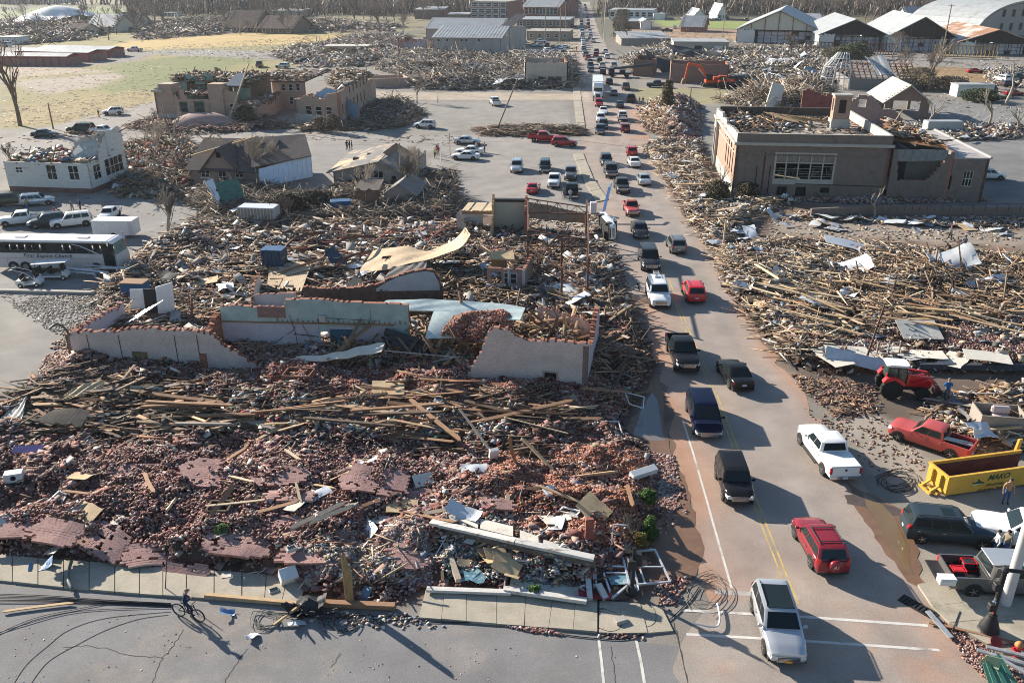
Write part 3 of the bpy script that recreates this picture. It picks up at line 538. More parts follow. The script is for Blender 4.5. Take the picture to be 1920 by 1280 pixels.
aM([(0,205),(280,165),(290,195),(200,225),(0,240)],420,((.5,3.0),(.08,.3),(.03,.08)),PLT+TR[:2])
aM([(240,92),(660,62),(740,105),(440,118),(300,105)],1300,((.5,2.4),(.2,1.0),(.03,.12)),TR+PLT)
aM([(0,100),(300,105),(420,150),(250,175),(0,200)],500,((.4,2.4),(.15,.6),(.03,.1)),TR+PLT)
aM([(1440,405),(1920,430),(1920,465),(1600,452),(1440,440)],500,((.08,.7),(.05,.3),(.02,.06)),TR+PLT+PL)
aM([(380,400),(860,385),(860,425),(540,440)],900,((.08,.6),(.06,.3),(.02,.08)),TR+PL+BR)
aM([(0,545),(240,545),(200,600),(120,640),(0,560)],2600,((.05,.22),(.05,.16),(.02,.07)),bW[:4]+TW)
aM([(100,640),(200,560),(240,580),(140,700),(60,720)],1500,((.1,.3),(.08,.2),(.05,.1)),BR+PL)
aM([(1500,760),(1700,790),(1740,880),(1600,900)],420,((.06,.3),(.05,.13),(.02,.05)),BR+PLD*2)
aM([(560,246),(900,256),(900,275),(560,262)],150,((.2,1.4),(.06,.2),(.03,.06)),PL)
aM([(930,385),(1130,400),(1160,470),(1180,540),(1000,560)],2000,((.1,1.2),(.06,.2),(.03,.08)),PLD+PL+bW)
aM([(560,1140),(760,1150),(860,1180),(700,1180),(540,1165)],170,((.08,.22),(.06,.18),(.03,.09)),BRP+TR)
aM([(925,1170),(990,1168),(1060,1192),(1000,1186)],330,B_,BR,'bricks')
aM([(1165,1160),(1230,1185),(1215,1200),(1120,1196),(1080,1190),(1110,1165)],60,B_,BR,'bricks')
aM([(1225,1075),(1300,1080),(1275,1135),(1240,1150),(1225,1110)],190,B_,BR,'bricks')
aM([(1760,1160),(1850,1210),(1920,1260),(1920,1300),(1880,1300),(1800,1230)],1700,((.04,.18),(.04,.12),(.02,.07)),BR+[(.4,.18,.1)],'bricks')
aM([(0,1040),(350,1078),(560,1100),(0,1052)],260,B_,BR,'bricks')
aM([(0,1110),(560,1150),(900,1200),(1270,1230),(1900,1290),(0,1290)],130,((.03,.1),(.03,.07),(.01,.02)),TR+PL)
aM([(1100,200),(1190,200),(1260,470),(1160,470)],60,((.06,.3),(.04,.12),(.02,.05)),TR+PL)
aM([(0,252),(200,245),(540,262),(560,330),(380,400),(0,360)],420,((.15,1.2),(.08,.4),(.03,.08)),TR+PL)
aM([(0,380),(230,375),(380,385),(330,430),(0,435)],90,((.1,.5),(.06,.2),(.02,.06)),TR+PL)
aM([(880,60),(1085,60),(1085,110),(960,100)],500,((.5,3),(.3,1.2),(.05,.3)),TR+bW+PL)
aM([(1150,60),(1440,60),(1900,85),(1920,130),(1560,110),(1180,90)],900,((.5,3),(.3,1.2),(.05,.3)),TR+bW+PL)
aM([(1640,110),(1920,120),(1920,230),(1720,225)],500,((.3,2),(.15,.8),(.03,.15)),TR+PL)
PLM=[mat('plank_tan',(.46,.32,.185),.85,var=.25,scale=3,aX=(1,8,8)),mat('plank_pale',(.55,.43,.29),.85,var=.2,scale=3,aX=(1,8,8)),mat('plank_brown',(.27,.155,.09),.85,var=.3,scale=3,aX=(1,8,8)),mat('plank_grey',(.29,.25,.215),.9,var=.25,scale=3,aX=(1,8,8)),mat('plank_dark',(.10,.07,.05),.9,var=.3,scale=3,aX=(1,8,8))]
PLN=['tan','pale','brown','grey','dark']
cD={}
def dM(L,mi,cT=False):
 k=(L,mi,cT)
 if k not in cD:
  mb=MB();rr=random.Random(L*10+mi);w,t=(.2,.11)if cT else(.16,.05);n=4;prof=[(-L/2,-w/2)]+[(-L/2+L*i/n,-w/2)for i in range(1,n)]+[(L/2-rr.uniform(0,.25),-w/2),(L/2+rr.uniform(0,.1),rr.uniform(-.04,.04)),(L/2-rr.uniform(.05,.3),w/2)]+[(L/2-L*i/n,w/2)for i in range(1,n)]+[(-L/2+rr.uniform(0,.25),w/2),(-L/2-rr.uniform(0,.15),0)];mb.R([(p[0],p[1])for p in prof],-t/2,t/2,0,plane='xy');bow=rr.uniform(-.04,.04);mb.v=[(v[0],v[1]+bow*(v[0]/L)**2*4,v[2])for v in mb.v];cD[k]=mb.mesh('plank',PLM[mi])
 return cD[k]
def iU(px,py,L,yaw,mi,aN,aC,tilt=0.0,lift=.15,cT=False,eM=0):
 p=PH(px,py);o=aI('timber_plank',dM(L,mi,cT),None,(p.x,p.y,p.z+lift+abs(math.sin(tilt))*L/2));o.rotation_euler=(eM,tilt,yaw);return tag(o,aN,'plank',aC)
def aO(poly,n,yaw,spread,mis,aN,aC,Ls=(2.4,3.2,4.2),tilt=.06,lift=(.1,.5),cT=.25,rs=3):
 rr=random.Random(rs);g=GP(poly);c=0;x0,x1=min(p[0]for p in g),max(p[0]for p in g);y0,y1=min(p[1]for p in g),max(p[1]for p in g)
 while c<n:
  x,y=rr.uniform(x0,x1),rr.uniform(y0,y1)
  if dB(np.array([x]),np.array([y]),g)[0]<0:continue
  mi=rr.choice(mis);L=rr.choice(Ls);t=rr.gauss(0,tilt);o=aI('timber_plank',dM(L,mi,rr.random()<cT),None,(x,y,H1(x,y)+rr.uniform(*lift)));o.rotation_euler=(rr.gauss(0,.3),t,rr.gauss(yaw,spread));o.scale=(1.1,1.45,1.2);tag(o,aN.replace('#',PLN[mi]),'plank',aC.replace('#',PLN[mi]));c+=1
aO([(0,790),(200,740),(420,750),(560,760),(620,830),(400,840),(100,830)],42,-.06,.35,[0,2,2,4,3,4],'# plank among the flattened timbers at the left of the brick field','# planks in the flattened timbers at left',tilt=.04)
aO([(560,760),(900,745),(1150,760),(1080,850),(700,850)],46,-.08,.3,[0,2,2,2,4,1],'# plank lying across the brick rubble in front of the painted wall','# planks across the bricks before the painted wall',tilt=.05)
aO([(60,880),(500,880),(900,900),(1200,880),(1180,1040),(800,1020),(300,1040),(60,1030)],26,.1,.9,[0,1,2,3],'# plank lying loose on the brick heaps near the front pavement','# planks on the near brick heaps',Ls=(1.6,2.4,3.2),tilt=.12)
aO([(1100,600),(1190,620),(1210,700),(1150,760),(1110,740)],14,.9,.6,[2,3,4,0],'# plank in the heap between the painted wall and the street','# planks between painted wall and street',tilt=.2)
aO([(1440,520),(1560,545),(1600,640),(1500,640),(1420,580)],36,-.75,.28,[0,1,1,0],'# plank in the pile of split boards right of the street','# planks in the split boards right of the street',Ls=(3.2,4.2),tilt=.06,lift=(.3,.9))
aO([(1600,560),(1760,560),(1920,600),(1900,660),(1700,640)],40,-.55,.35,[0,1,2,0],'# plank in the dark timber heap behind the tractor','# planks in the timber heap behind the tractor',Ls=(2.4,3.2,4.2),tilt=.08,lift=(.3,.9))
aO([(1340,480),(1420,450),(1600,465),(1900,490),(1900,560),(1600,540),(1400,560)],30,-.2,.7,[0,1,3,2],'# plank strewn over the far side of the right timber field','# planks on the far side of the right field',tilt=.08)
aO([(1235,290),(1310,280),(1360,370),(1420,410),(1330,450),(1270,370)],36,-.5,.4,[0,1,1,3],'# plank in the kerbside heap by the brick building','# planks in the kerbside heap by the brick building',tilt=.1,lift=(.2,.7))
aO([(120,800),(440,770),(900,780),(1120,790),(1000,830),(500,830)],18,-.1,.35,[2,4,2,4],'long # beam crossing the timber band before the painted walls','long # beams in the timber band',Ls=(4.6,5.8),tilt=.05,lift=(.35,.7),cT=1)
aO([(640,690),(860,700),(1080,690),(1080,640),(900,640),(700,660)],26,.4,.9,[4,4,2,3],'# beam fallen inside the broken painted shell','# beams inside the painted shell',Ls=(2.4,3.2,4.2),tilt=.4,lift=(.4,1.2),cT=.8)
aO([(1750,770),(1900,730),(1920,840),(1800,840)],8,-.1,.5,[2,3,0],'# plank in the heap behind the yellow dumpster','# planks behind the yellow dumpster',tilt=.1)
hT=[(960,885,3.4,1.35,2,'red-brown plank standing upright in the rubble below the painted wall',1.0,True),(1010,870,3.2,-.85,0,'long tan plank sloping beside the upright red-brown plank',.35,True),(890,822,4.2,-1.0,3,'thin grey plank leaning out of the dark hollow of boards',.3,False),(560,930,1.6,-1.2,1,'short yellowish lath between two fallen brick slabs',.2,False),(75,1140,3.2,.2,0,'orange-brown plank lying alone on the side street',0,False),(445,950,3.2,.35,1,'pale board lying up the slope beside the yellow ladder',.1,False),(1665,600,4.2,-.85,2,'dark red beam standing across the timber heap',.35,True),(1830,1190,4.2,-.38,2,'brown plank on the pavement below the street lamp',0,False)]
for(px,py,L,yaw,mi,lab,ti,th)in hT:
 iU(px,py,L,yaw,mi,lab,None,tilt=ti,lift=.12,cT=th)
def aT(seed,L,W,m,fU=.15,n=7,gA=False):
 mb=MB();rr=random.Random(seed);ph=rr.uniform(0,9);cx=rr.uniform(-.5,.5)
 def f(u,v):
  x=(u-.5)*L;y=(v-.5)*W;ed=.06*L*(float(cU(u*5,seed,3))-.5)if v in(0,1)else 0;z=fU*(math.sin(u*4+ph)*.6+float(fbm(u*2.2+seed,v*2.2,seed,2))*1.6-.8)+fU*1.2*max(0,abs(u-.5+cx*.3)-.3)*2;return(x,y+ed,z)
 mb.grid(f,n,max(3,int(n*W/L)),t=.02);return mb.mesh('sheet',m,aF=30)
dS=mat('white_sheet_metal',(.62,.64,.66),.45,.25,var=.1,scale=2,col2=(.45,.46,.47),fac=.62)
gO=mat('grey_sheet_metal',(.33,.36,.39),.45,.4,var=.15,scale=2)
m_ply=mat('plywood',(.50,.37,.22),.85,var=.18,scale=2,col2=(.38,.26,.15),fac=.6)
cV=mat('black_roof_felt',(.035,.036,.04),.7,var=.3,scale=2)
eF=mat('pale_plastic_sheet',(.55,.56,.58),.35,var=.1,scale=2)
bV=mat('plasterboard',(.58,.54,.47),.9,var=.1,scale=2,col2=(.42,.38,.33),fac=.62)
hZ=mat('blue_tarp',(.16,.27,.46),.6,var=.15)
fO=mat('pink_lining',(.52,.42,.41),.9,var=.1)
SHK={'white metal sheet':(dS,.22,2.2,1.0),'grey metal sheet':(gO,.2,2.0,.9),'plywood sheet':(m_ply,.03,1.6,1.1),'roofing felt':(cV,.3,1.8,1.2),'plastic sheet':(eF,.4,1.6,1.1),'plasterboard piece':(bV,.02,1.1,.8),'blue tarp':(hZ,.3,1.3,.8)}
cW={}
def sheet(kind,px,py,aN,aC=None,s=1.0,yaw=0,tilt=.1,eM=.0,lift=.12,var=0,size=None):
 k=(kind,var,size)
 if k not in cW:
  m,cr,L,W=SHK[kind]
  if size:L,W=size
  cW[k]=aT(var*7+len(kind),L,W,m,cr)
 p=PH(px,py);o=aI(kind.replace(' ','_'),cW[k],None,(p.x,p.y,p.z+lift));o.rotation_euler=(eM,tilt,yaw);o.scale=(s,s,s);return tag(o,aN,'sheet',aC)
def fX(kind,poly,n,aN,aC,s=(.7,1.5),tilt=.2,rs=1):
 pl0=poly[0][1]>600;rr=random.Random(rs*31+n);x0,x1=min(p[0]for p in poly),max(p[0]for p in poly);y0,y1=min(p[1]for p in poly),max(p[1]for p in poly);c=0
 while c<n:
  x,y=rr.uniform(x0,x1),rr.uniform(y0,y1)
  if dB(np.array([x]),np.array([y]),poly)[0]<0:continue
  sheet(kind,x,y,aN,aC,rr.uniform(*s)*(.75 if pl0 else 1),rr.uniform(0,6.3),rr.gauss(0,tilt),rr.gauss(0,tilt),rr.uniform(.1,.3),rr.randint(0,3));c+=1
dO=[(0,860),(500,860),(900,880),(1200,850),(1190,1040),(820,1030),(300,1060),(0,1030)]
dQ=[(250,560),(300,460),(560,430),(860,440),(960,480),(1100,520),(1150,560),(1100,600),(800,560),(450,560)]
cR=[(1340,480),(1500,455),(1900,490),(1900,560),(1700,560),(1420,600)]
dN=[(1330,430),(1440,400),(1640,405),(1900,415),(1900,445),(1600,430),(1340,460)]
for kd,pl_,n,lab in[('white metal sheet',dO,4,'bent white metal sheet on the near brick heaps'),('plasterboard piece',dO,14,'broken piece of pale plasterboard on the near brick heaps'),('plywood sheet',dO,5,'piece of plywood on the near brick heaps'),('white metal sheet',dQ,14,'twisted white metal sheet among the ruins beyond the painted walls'),('grey metal sheet',dQ,12,'twisted grey metal sheet among the ruins beyond the painted walls'),('roofing felt',dQ,14,'crumpled black roofing felt among the ruins beyond the painted walls'),('plywood sheet',dQ,9,'plywood sheet among the ruins beyond the painted walls'),('plasterboard piece',dQ,16,'plasterboard piece among the ruins beyond the painted walls'),('white metal sheet',cR,10,'crumpled white metal sheet on the right timber field'),('plastic sheet',cR,12,'crumpled pale plastic sheet on the right timber field'),('plywood sheet',cR,10,'plywood sheet on the right timber field'),('grey metal sheet',cR,8,'dull grey metal sheet on the right timber field'),('white metal sheet',dN,16,'crumpled white metal sheet on the strip before the retaining wall'),('grey metal sheet',dN,10,'grey metal sheet on the strip before the retaining wall'),('plywood sheet',dN,6,'plywood sheet on the strip before the retaining wall'),('white metal sheet',[(1200,280),(1320,270),(1360,350),(1300,380)],7,'bent white metal in the kerbside heap by the brick building'),('white metal sheet',[(1690,240),(1900,240),(1900,262),(1700,262)],14,'folded white metal panel beside the car park right of the brick building'),('white metal sheet',[(420,360),(560,380),(540,430),(420,420)],6,'torn white metal near the tipped trailer'),('white metal sheet',[(800,125),(1000,120),(980,160),(800,160)],12,'torn pale metal in the large heap behind the car park'),('white metal sheet',[(1240,100),(1560,105),(1560,150),(1380,150)],16,'torn pale metal around the far collapsed sheds'),('grey metal sheet',[(1240,100),(1560,105),(1560,150),(1380,150)],8,'dark torn metal around the far collapsed sheds')]:
 iS=pl_[0][1]<200;fX(kd,pl_,n,lab,'pieces: '+lab,s=(1.5,3.5)if iS else(.7,1.6),tilt=.3 if iS else.2,rs=len(lab))
sheet('plywood sheet',728,732,'square brown plywood board lying on the red bricks before the painted wall',None,1.2,.1,.0,.15,.25,5,(2.0,1.6))
for i,(x_,y_)in enumerate([(1590,662),(1625,672),(1690,664),(1730,668),(1790,676),(1560,672),(1850,672)]):
 sheet('plasterboard piece',x_,y_,'flat pinkish slab in the brick strip behind the red tractor','pinkish slabs behind the red tractor',1.0,i,.03,.05,.2,50+i,(3.4,1.8))
sheet('plasterboard piece',1722,626,'large pale grey board flat on bricks behind the red tractor',None,1.3,0,0,.35,.4,6,(2.6,1.8))
sheet('white metal sheet',1600,470,'long pale corrugated metal sheet at the far edge of the right field',None,1.6,-.2,.1,.1,.5,7,(4.0,1.6))
sheet('blue tarp',78,1065,'crumpled pale blue cloth on the front pavement',None,.9,.3,0,0,.1,8)
sheet('plastic sheet',1590,510,'bundle of clear plastic sheeting on the timber field',None,2.4,0,0,.3,.5,9)
sheet('plastic sheet',1780,505,'wide clear plastic sheet draped over the dark timber',None,2.6,.1,0,.4,.6,10)
sheet('plasterboard piece',728,1170,'white foam board lying in the side street',None,.9,0,0,0,-.3,11)
sheet('white metal sheet',870,975,'broken white fascia panel at the left end of the fallen storefront',None,1.0,-.5,0,.35,.6,14,(2.0,.8))
hW=aK('fallen_wall_brick',(.32,.17,.15),(.25,.12,.10),(.42,.33,.30),patch=(.40,.27,.23))
def fV(px,py,L,W,yaw,tilt,eM,aN,seed):
 rr=random.Random(seed);p=PH(px,py);vs=[];fs=[];nu,nv=int(L/.24),int(W/.16);occ={}
 for i in range(nu):
  for j in range(nv):
   u,v=(i+.5)/nu-.5,(j+.5)/nv-.5;r=(abs(u)*2)**3+(abs(v)*2)**3
   if r<.62+1.3*(float(fbm(i*.22+seed*9,j*.25,seed,3))-.42)and abs(float(fbm(i*.13+seed*3,j*.2,seed+5,2))-.5)>.022:occ[(i,j)]=1
 mb=MB();kC=rr.uniform(-.12,.12);br2=rr.uniform(-.1,.1);cZ=rr.uniform(-.2,.2)
 def zz(x,y):
  return kC*(x/L*2)**2+br2*(y/W*2)**2+(-.10*abs(x-cZ*L)if True else 0)*.6+.06*float(cU(x*.8+seed,y*.8,seed))
 for(i,j)in occ:
  x0,x1=(i/nu-.5)*L+(.05 if j%2 else-.05),((i+1)/nu-.5)*L+(.05 if j%2 else-.05);y0,y1=(j/nv-.5)*W,((j+1)/nv-.5)*W;gap=.002;c=[(x0+gap,y0),(x1-gap,y0),(x1-gap,y1-.002),(x0+gap,y1-.002)];top=[(a,b,zz(a,b)+.05*float(cU(i*.3,j*.3,seed))+rr.uniform(-.001,.004))for a,b in c];bot=[(a,b,t[2]-.14)for(a,b),t in zip(c,top)];mb.add(bot+top,[[4,5,6,7],[0,1,5,4],[1,2,6,5],[2,3,7,6],[3,0,4,7]])
 me=mb.mesh('wall_slab',dJ);o=aI('fallen_wall_slab',me,None,(p.x,p.y,p.z+.17));o.rotation_euler=(eM,tilt,yaw);return tag(o,aN,'wall slab','slabs of brick wall lying flat in the near rubble')
dJ=mat('slab_brick_print',(.32,.175,.155),.92,var=.15,scale=1.5,speck=.1)
_nt=dJ.node_tree
_br=_nt.nodes.new('ShaderNodeTexBrick');_br.inputs['Scale'].default_value=1
_br.inputs['Brick Width'].default_value=.22;_br.inputs['Row Height'].default_value=.075;_br.inputs['Mortar Size'].default_value=.007
_br.inputs['Color1'].default_value=(.33,.175,.15,1);_br.inputs['Color2'].default_value=(.25,.12,.105,1);_br.inputs['Mortar'].default_value=(.46,.37,.34,1)
_tc=[n for n in _nt.nodes if n.bl_idname=='ShaderNodeTexCoord'][0]
_nt.links.new(_tc.outputs['Object'],_br.inputs['Vector'])
hX=[n for n in _nt.nodes if n.bl_idname=='ShaderNodeRGB'][0]
for _l in list(_nt.links):
 if _l.from_node==hX:
  _nt.links.new(_br.outputs['Color'],_l.to_socket)
for i,a in enumerate([(250,888,3.6,1.8,.2,.05,.1,'upper left fallen brick slab, below the dark flattened timbers'),(282,905,3.4,2.2,.1,-.05,-.15,'broad shaded fallen brick slab left of the broken window frame'),(395,890,4.2,2.8,-.1,.08,.1,'fallen brick slab just right of the first broken window frame'),(530,895,4.0,2.0,.15,.05,.1,'sunlit pinkish fallen brick slab in the centre of the near heaps'),(545,930,3.2,1.4,0,.05,-.1,'narrow cracked brick slab below the sunlit pinkish one'),(700,905,4.6,2.8,-.05,.06,.1,'large cracked fallen brick slab below the white shirt'),(800,935,3.4,1.8,-.1,.06,.1,'fallen brick slab at the right end of the near row'),(930,950,2.4,1.2,0,.05,.1,'small brick slab above the fallen storefront'),(40,985,4.6,2.6,.1,.08,.1,'fallen brick slab at the left edge above the pavement'),(110,1000,3.6,2.0,-.2,.08,.1,'curved brick slab second from the left edge'),(190,1015,4.4,2.4,-.55,.12,.1,'steep brick slab sloping down to the right near the pavement'),(280,1040,3.2,1.8,.2,.06,.2,'brick slab touching the pavement left of the wooden box frame'),(450,1020,4.2,2.4,-.1,.1,.05,'brick slab right of the square dark pit'),(560,1000,5.0,2.6,-.05,.05,.12,'long brick slab above the white kitchen appliance'),(590,1045,4.0,1.6,-.05,.03,.1,'brick slab behind the white kitchen appliance'),(770,1045,3.0,2.0,0,.05,.15,'plastered brick slab left of the fallen storefront'),(350,1075,2.6,1.0,-.2,.03,.5,'brick slab leaning on the pavement edge')]):
 fV(*a,seed=i+3)
# VEHICLES
def bL(name,col,metal=.0,rough=.22):
 return mat('car_paint_'+name,col,rough,metal,var=.03,scale=1,spec=(.2 if max(col)<.1 else.4),jJ=(0 if max(col)<.1 else.3))
bB={'white':bL('white',(.72,.72,.71)),'black':bL('black',(.012,.012,.014)),'silver':bL('silver',(.50,.52,.54),.5),'grey':bL('grey',(.13,.135,.14),.4),'charcoal':bL('charcoal',(.045,.047,.052),.3),'red':bL('red',(.38,.015,.02)),'maroon':bL('maroon',(.22,.015,.025)),'navy':bL('navy',(.004,.006,.024)),'blue':bL('blue',(.10,.20,.34),.3),'green':bL('green',(.03,.055,.05),.2),'olive':bL('olive',(.075,.085,.065),.3),'tan':bL('tan',(.36,.31,.23),.3),'fadedred':bL('fadedred',(.42,.07,.065),0,.45),'slate':bL('slate',(.045,.065,.08),.3),'pewter':bL('pewter',(.21,.20,.19),.5),'skyblue':bL('skyblue',(.30,.40,.48),.4),'brightred':bL('brightred',(.55,.02,.025))}
bX=mat('tyre_rubber',(.022,.021,.02),.85,var=.2,scale=6)
jB=mat('alloy_rim',(.48,.48,.49),.3,.8,var=.05)
eI=mat('headlight_glass',(.62,.64,.66),.12,spec=.6)
gP=mat('tail_light_red',(.42,.015,.015),.25,spec=.5)
hE=mat('licence_plate',(.52,.58,.66),.5)
gL=mat('orange_plate',(.66,.30,.05),.5)
bJ=mat('chrome',(.6,.6,.62),.18,.9)
aB=mat('black_trim',(.025,.025,.027),.55)
kE=mat('truck_bed_liner',(.03,.03,.032),.7)
fB={'suv':dict(L=4.7,W=1.9,H=1.72,belt=1.08,hood=1.02,nose=.82,xf0=1.05,xf1=.35,xr1=-1.95,xr0=-2.22,rails=1),'smallsuv':dict(L=4.45,W=1.84,H=1.68,belt=1.06,hood=1.0,nose=.80,xf0=1.05,xf1=.40,xr1=-1.75,xr0=-2.08,rails=1),'boxsuv':dict(L=4.25,W=1.82,H=1.72,belt=1.10,hood=1.05,nose=.95,xf0=.95,xf1=.55,xr1=-1.9,xr0=-2.05,rails=0),'bigsuv':dict(L=5.3,W=2.02,H=1.92,belt=1.2,hood=1.15,nose=.98,xf0=1.2,xf1=.55,xr1=-2.3,xr0=-2.55,rails=1),'minivan':dict(L=5.15,W=1.98,H=1.75,belt=1.08,hood=1.05,nose=.72,xf0=1.55,xf1=.55,xr1=-2.2,xr0=-2.45,rails=0),'sedan':dict(L=4.8,W=1.83,H=1.46,belt=.95,hood=.92,nose=.70,xf0=.95,xf1=.25,xr1=-.95,xr0=-1.75,deck=1.0,rails=0),'hatch':dict(L=4.4,W=1.82,H=1.48,belt=.97,hood=.92,nose=.70,xf0=1.0,xf1=.3,xr1=-1.3,xr0=-1.95,rails=0),'pickup':dict(L=5.8,W=2.0,H=1.9,belt=1.25,hood=1.2,nose=1.08,xf0=1.25,xf1=.6,xr1=-.9,xr0=-1.05,bed=-1.15,rails=0),'smallpickup':dict(L=4.9,W=1.76,H=1.68,belt=1.1,hood=1.02,nose=.92,xf0=.9,xf1=.35,xr1=-.45,xr0=-.58,bed=-.7,rails=0),}
def fQ(c,mb,eK):
 L,W=c['L'],c['W'];hl=L/2;hw=W/2;zb=.26 if c['H']<1.6 else.34;belt=c['belt'];xf0=c['xf0'];fF=c.get('bed',None);st=[]
 if fF is None:
  deck=c.get('deck')
  if deck:
   st+=[(-hl,zb+.15,deck-.22,.80),(-hl+.06,zb+.05,deck-.05,.88),(-hl+.3,zb,deck,.95),(c['xr0'],zb,deck,.99)]
  else:
   st+=[(-hl,zb+.14,belt-.25,.86),(-hl+.06,zb+.04,belt-.02,.93),(-hl+.3,zb,belt,.98),(-hl+.9,zb,belt,1)]
 else:
  st+=[(fF,zb,belt,1.0),(fF+.4,zb,belt,1.0)]
 st+=[(0,zb,belt,1),(xf0-.05,zb,belt,1),(xf0+.15,zb,max(c['hood'],belt-.05),.99),((xf0+hl)/2,zb,c['hood'],.97),(hl-.35,zb,c['nose']+.1,.93),(hl-.08,zb+.04,c['nose'],.85),(hl,zb+.12,c['nose']-.18,.78)];eQ=[]
 for x,z0,z1,k in st:
  w=hw*k;h=z1-z0;jA=[(w*.90,z0),(w,z0+h*.22),(w*1.0,z0+h*.62),(w*.965,z1-.07),(w*.89,z1-.01),(w*.45,z1+.02)];eQ.append([(x,a,b)for a,b in jA]+[(x,-a,b)for a,b in jA[::-1]])
 n=len(eQ[0]);vs=[p for r in eQ for p in r];fs=[]
 for i in range(len(eQ)-1):
  for k in range(n):
   fs.append([i*n+k,i*n+(k+1)%n,(i+1)*n+(k+1)%n,(i+1)*n+k])
 fs+=[list(range(n)),[(len(eQ)-1)*n+k for k in range(n)][::-1]];mb.add(vs,fs,0)
 if fF is not None:
  bx0=-hl;bx1=fF;bz=belt-.03;t=.09
  for s in(1,-1):
   y0,y1=(hw-t)*s,hw*.985*s;mb.box(bx0+.02,bx1+.01,min(y0,y1),max(y0,y1),zb+.18,bz,0)
  mb.box(bx0,bx0+.08,-hw*.93,hw*.93,zb+.25,bz-.02,0);mb.box(bx0+.08,bx1,-hw+t,hw-t,zb+.2,zb+.36,1);mb.box(bx0-.06,bx0+.03,-hw*.95,hw*.95,zb+.06,zb+.26,2);mb.box(bx1-.04,bx1-.01,-hw+t,hw-t,zb+.3,bz-.03,1)
 for x in c['ax']:
  for s in(1,-1):
   r=eK*1.22;prof=[(x+math.cos(a)*r,max(zb-.02,eK+math.sin(a)*r))for a in[math.pi*k/10 for k in range(11)]];y0,y1=(hw*.90)*s,(hw*1.004)*s;mb.R(prof,min(y0,y1),max(y0,y1),1)
 mb.box(-hl*.97 if fF is None else fF,hl*.93,-hw*.91,hw*.91,zb-.08,zb+.06,1);return mb
def cM(c):
 hw=c['W']/2;b=c['belt'];H=c['H'];wb=hw*.955;wt=hw*.77
 if c['H']>1.65:wt=hw*.81
 return dict(b=b+.0,t=H-.06,wb=wb,wt=wt,f0=c['xf0'],f1=c['xf1'],r0=c['xr0'],r1=c['xr1'])
def eR(c,mb,m=0):
 q=cM(c)
 def hG(x0,x1,w,z,ch=.09):
  return[(x0,-w+ch,z),(x0,w-ch,z),(x0-ch*.8,w,z),(x1+ch*.8,w,z),(x1,w-ch,z),(x1,-w+ch,z),(x1+ch*.8,-w,z),(x0-ch*.8,-w,z)]
 H=c['H'];rs=[hG(q['f0'],q['r0'],q['wb'],q['b']-.03),hG(q['f1'],q['r1'],q['wt'],q['t']),hG(q['f1']-.14,q['r1']+.10,q['wt']-.10,H-.012,.12),hG(q['f1']-.5,q['r1']+.4,q['wt']*.55,H+.005,.12)];n=8;vs=[p for r in rs for p in r];fs=[[i*n+k,i*n+(k+1)%n,(i+1)*n+(k+1)%n,(i+1)*n+k]for i in range(3)for k in range(n)];fs.append([3*n+k for k in range(n)]);mb.add(vs,fs,m);return mb
def dA(c):
 q=cM(c);wi=VV((0,0,0));out={'front':[],'rear':[],'side':[]}
 def dR(p00,p10,p11,p01,a,b,cc,d,off=.008):
  P0=[VV(p)for p in(p00,p10,p11,p01)]
  def at(u,v):return(P0[0]*(1-u)+P0[1]*u)*(1-v)+(P0[3]*(1-u)+P0[2]*u)*v
  r=[at(a,cc),at(b,cc),at(b,d),at(a,d)];nrm=(r[1]-r[0]).cross(r[3]-r[0]).normalized();return[tuple(p+nrm*off)for p in r]
 ch=.09;f=[(q['f0'],-q['wb']+ch,q['b']),(q['f0'],q['wb']-ch,q['b']),(q['f1'],q['wt']-ch,q['t']),(q['f1'],-q['wt']+ch,q['t'])];out['front'].append(dR(*f,.02,.98,.10,.93,.010));r=[(q['r0'],q['wb']-ch,q['b']),(q['r0'],-q['wb']+ch,q['b']),(q['r1'],-q['wt']+ch,q['t']),(q['r1'],q['wt']-ch,q['t'])];out['rear'].append(dR(*r,.06,.94,.12,.90,.010));n=2 if(c['L']<5.0 and 'bed' not in c)or 'bed' in c else 3
 if c.get('deck')is None and 'bed' not in c:n=3
 if c['L']<5 and 'bed' in c:n=1
 for s in(1,-1):
  a=[(q['r0']+ch,q['wb']*s,q['b']),(q['f0']-ch,q['wb']*s,q['b']),(q['f1']-ch,q['wt']*s,q['t']),(q['r1']+ch,q['wt']*s,q['t'])]
  if s==1:a=[a[1],a[0],a[3],a[2]]
  for k in range(n):
   u0,u1=k/n+.015+(.03 if k==0 else 0),(k+1)/n-.015-(.03 if k==n-1 else 0);out['side'].append(dR(*a,u0,u1,.10,.88,.010))
 return out
def eN(r,w=.23):
 mb=MB();mb.L([(r*.62,-w/2),(r*.93,-w/2),(r,-w/2+.04),(r,w/2-.04),(r*.93,w/2),(r*.62,w/2)],18,0,'y');jL=mb.mesh('tyre',bX,aF=40);mb=MB();mb.L([(r*.62,-w/2+.02),(r*.64,w/2-.015),(r*.56,w/2-.03)],16,1,'y')
 for k in range(5):
  a=k*2*math.pi/5;mb.E((math.cos(a)*r*.08,w/2-.01,math.sin(a)*r*.08),(math.cos(a)*r*.58,w/2-.015,math.sin(a)*r*.58),.07,.03,0)
 mb.L([(r*.16,w/2-.04),(r*.16,w/2+.005)],10,0,'y');mb.L([(r*.63,w/2-.035),(r*.63,w/2-.005),(r*.55,w/2-.005),(r*.55,w/2-.035)],18,0,'y');rim=mb.mesh('rim',[jB,aB]);return jL,rim
CM={}
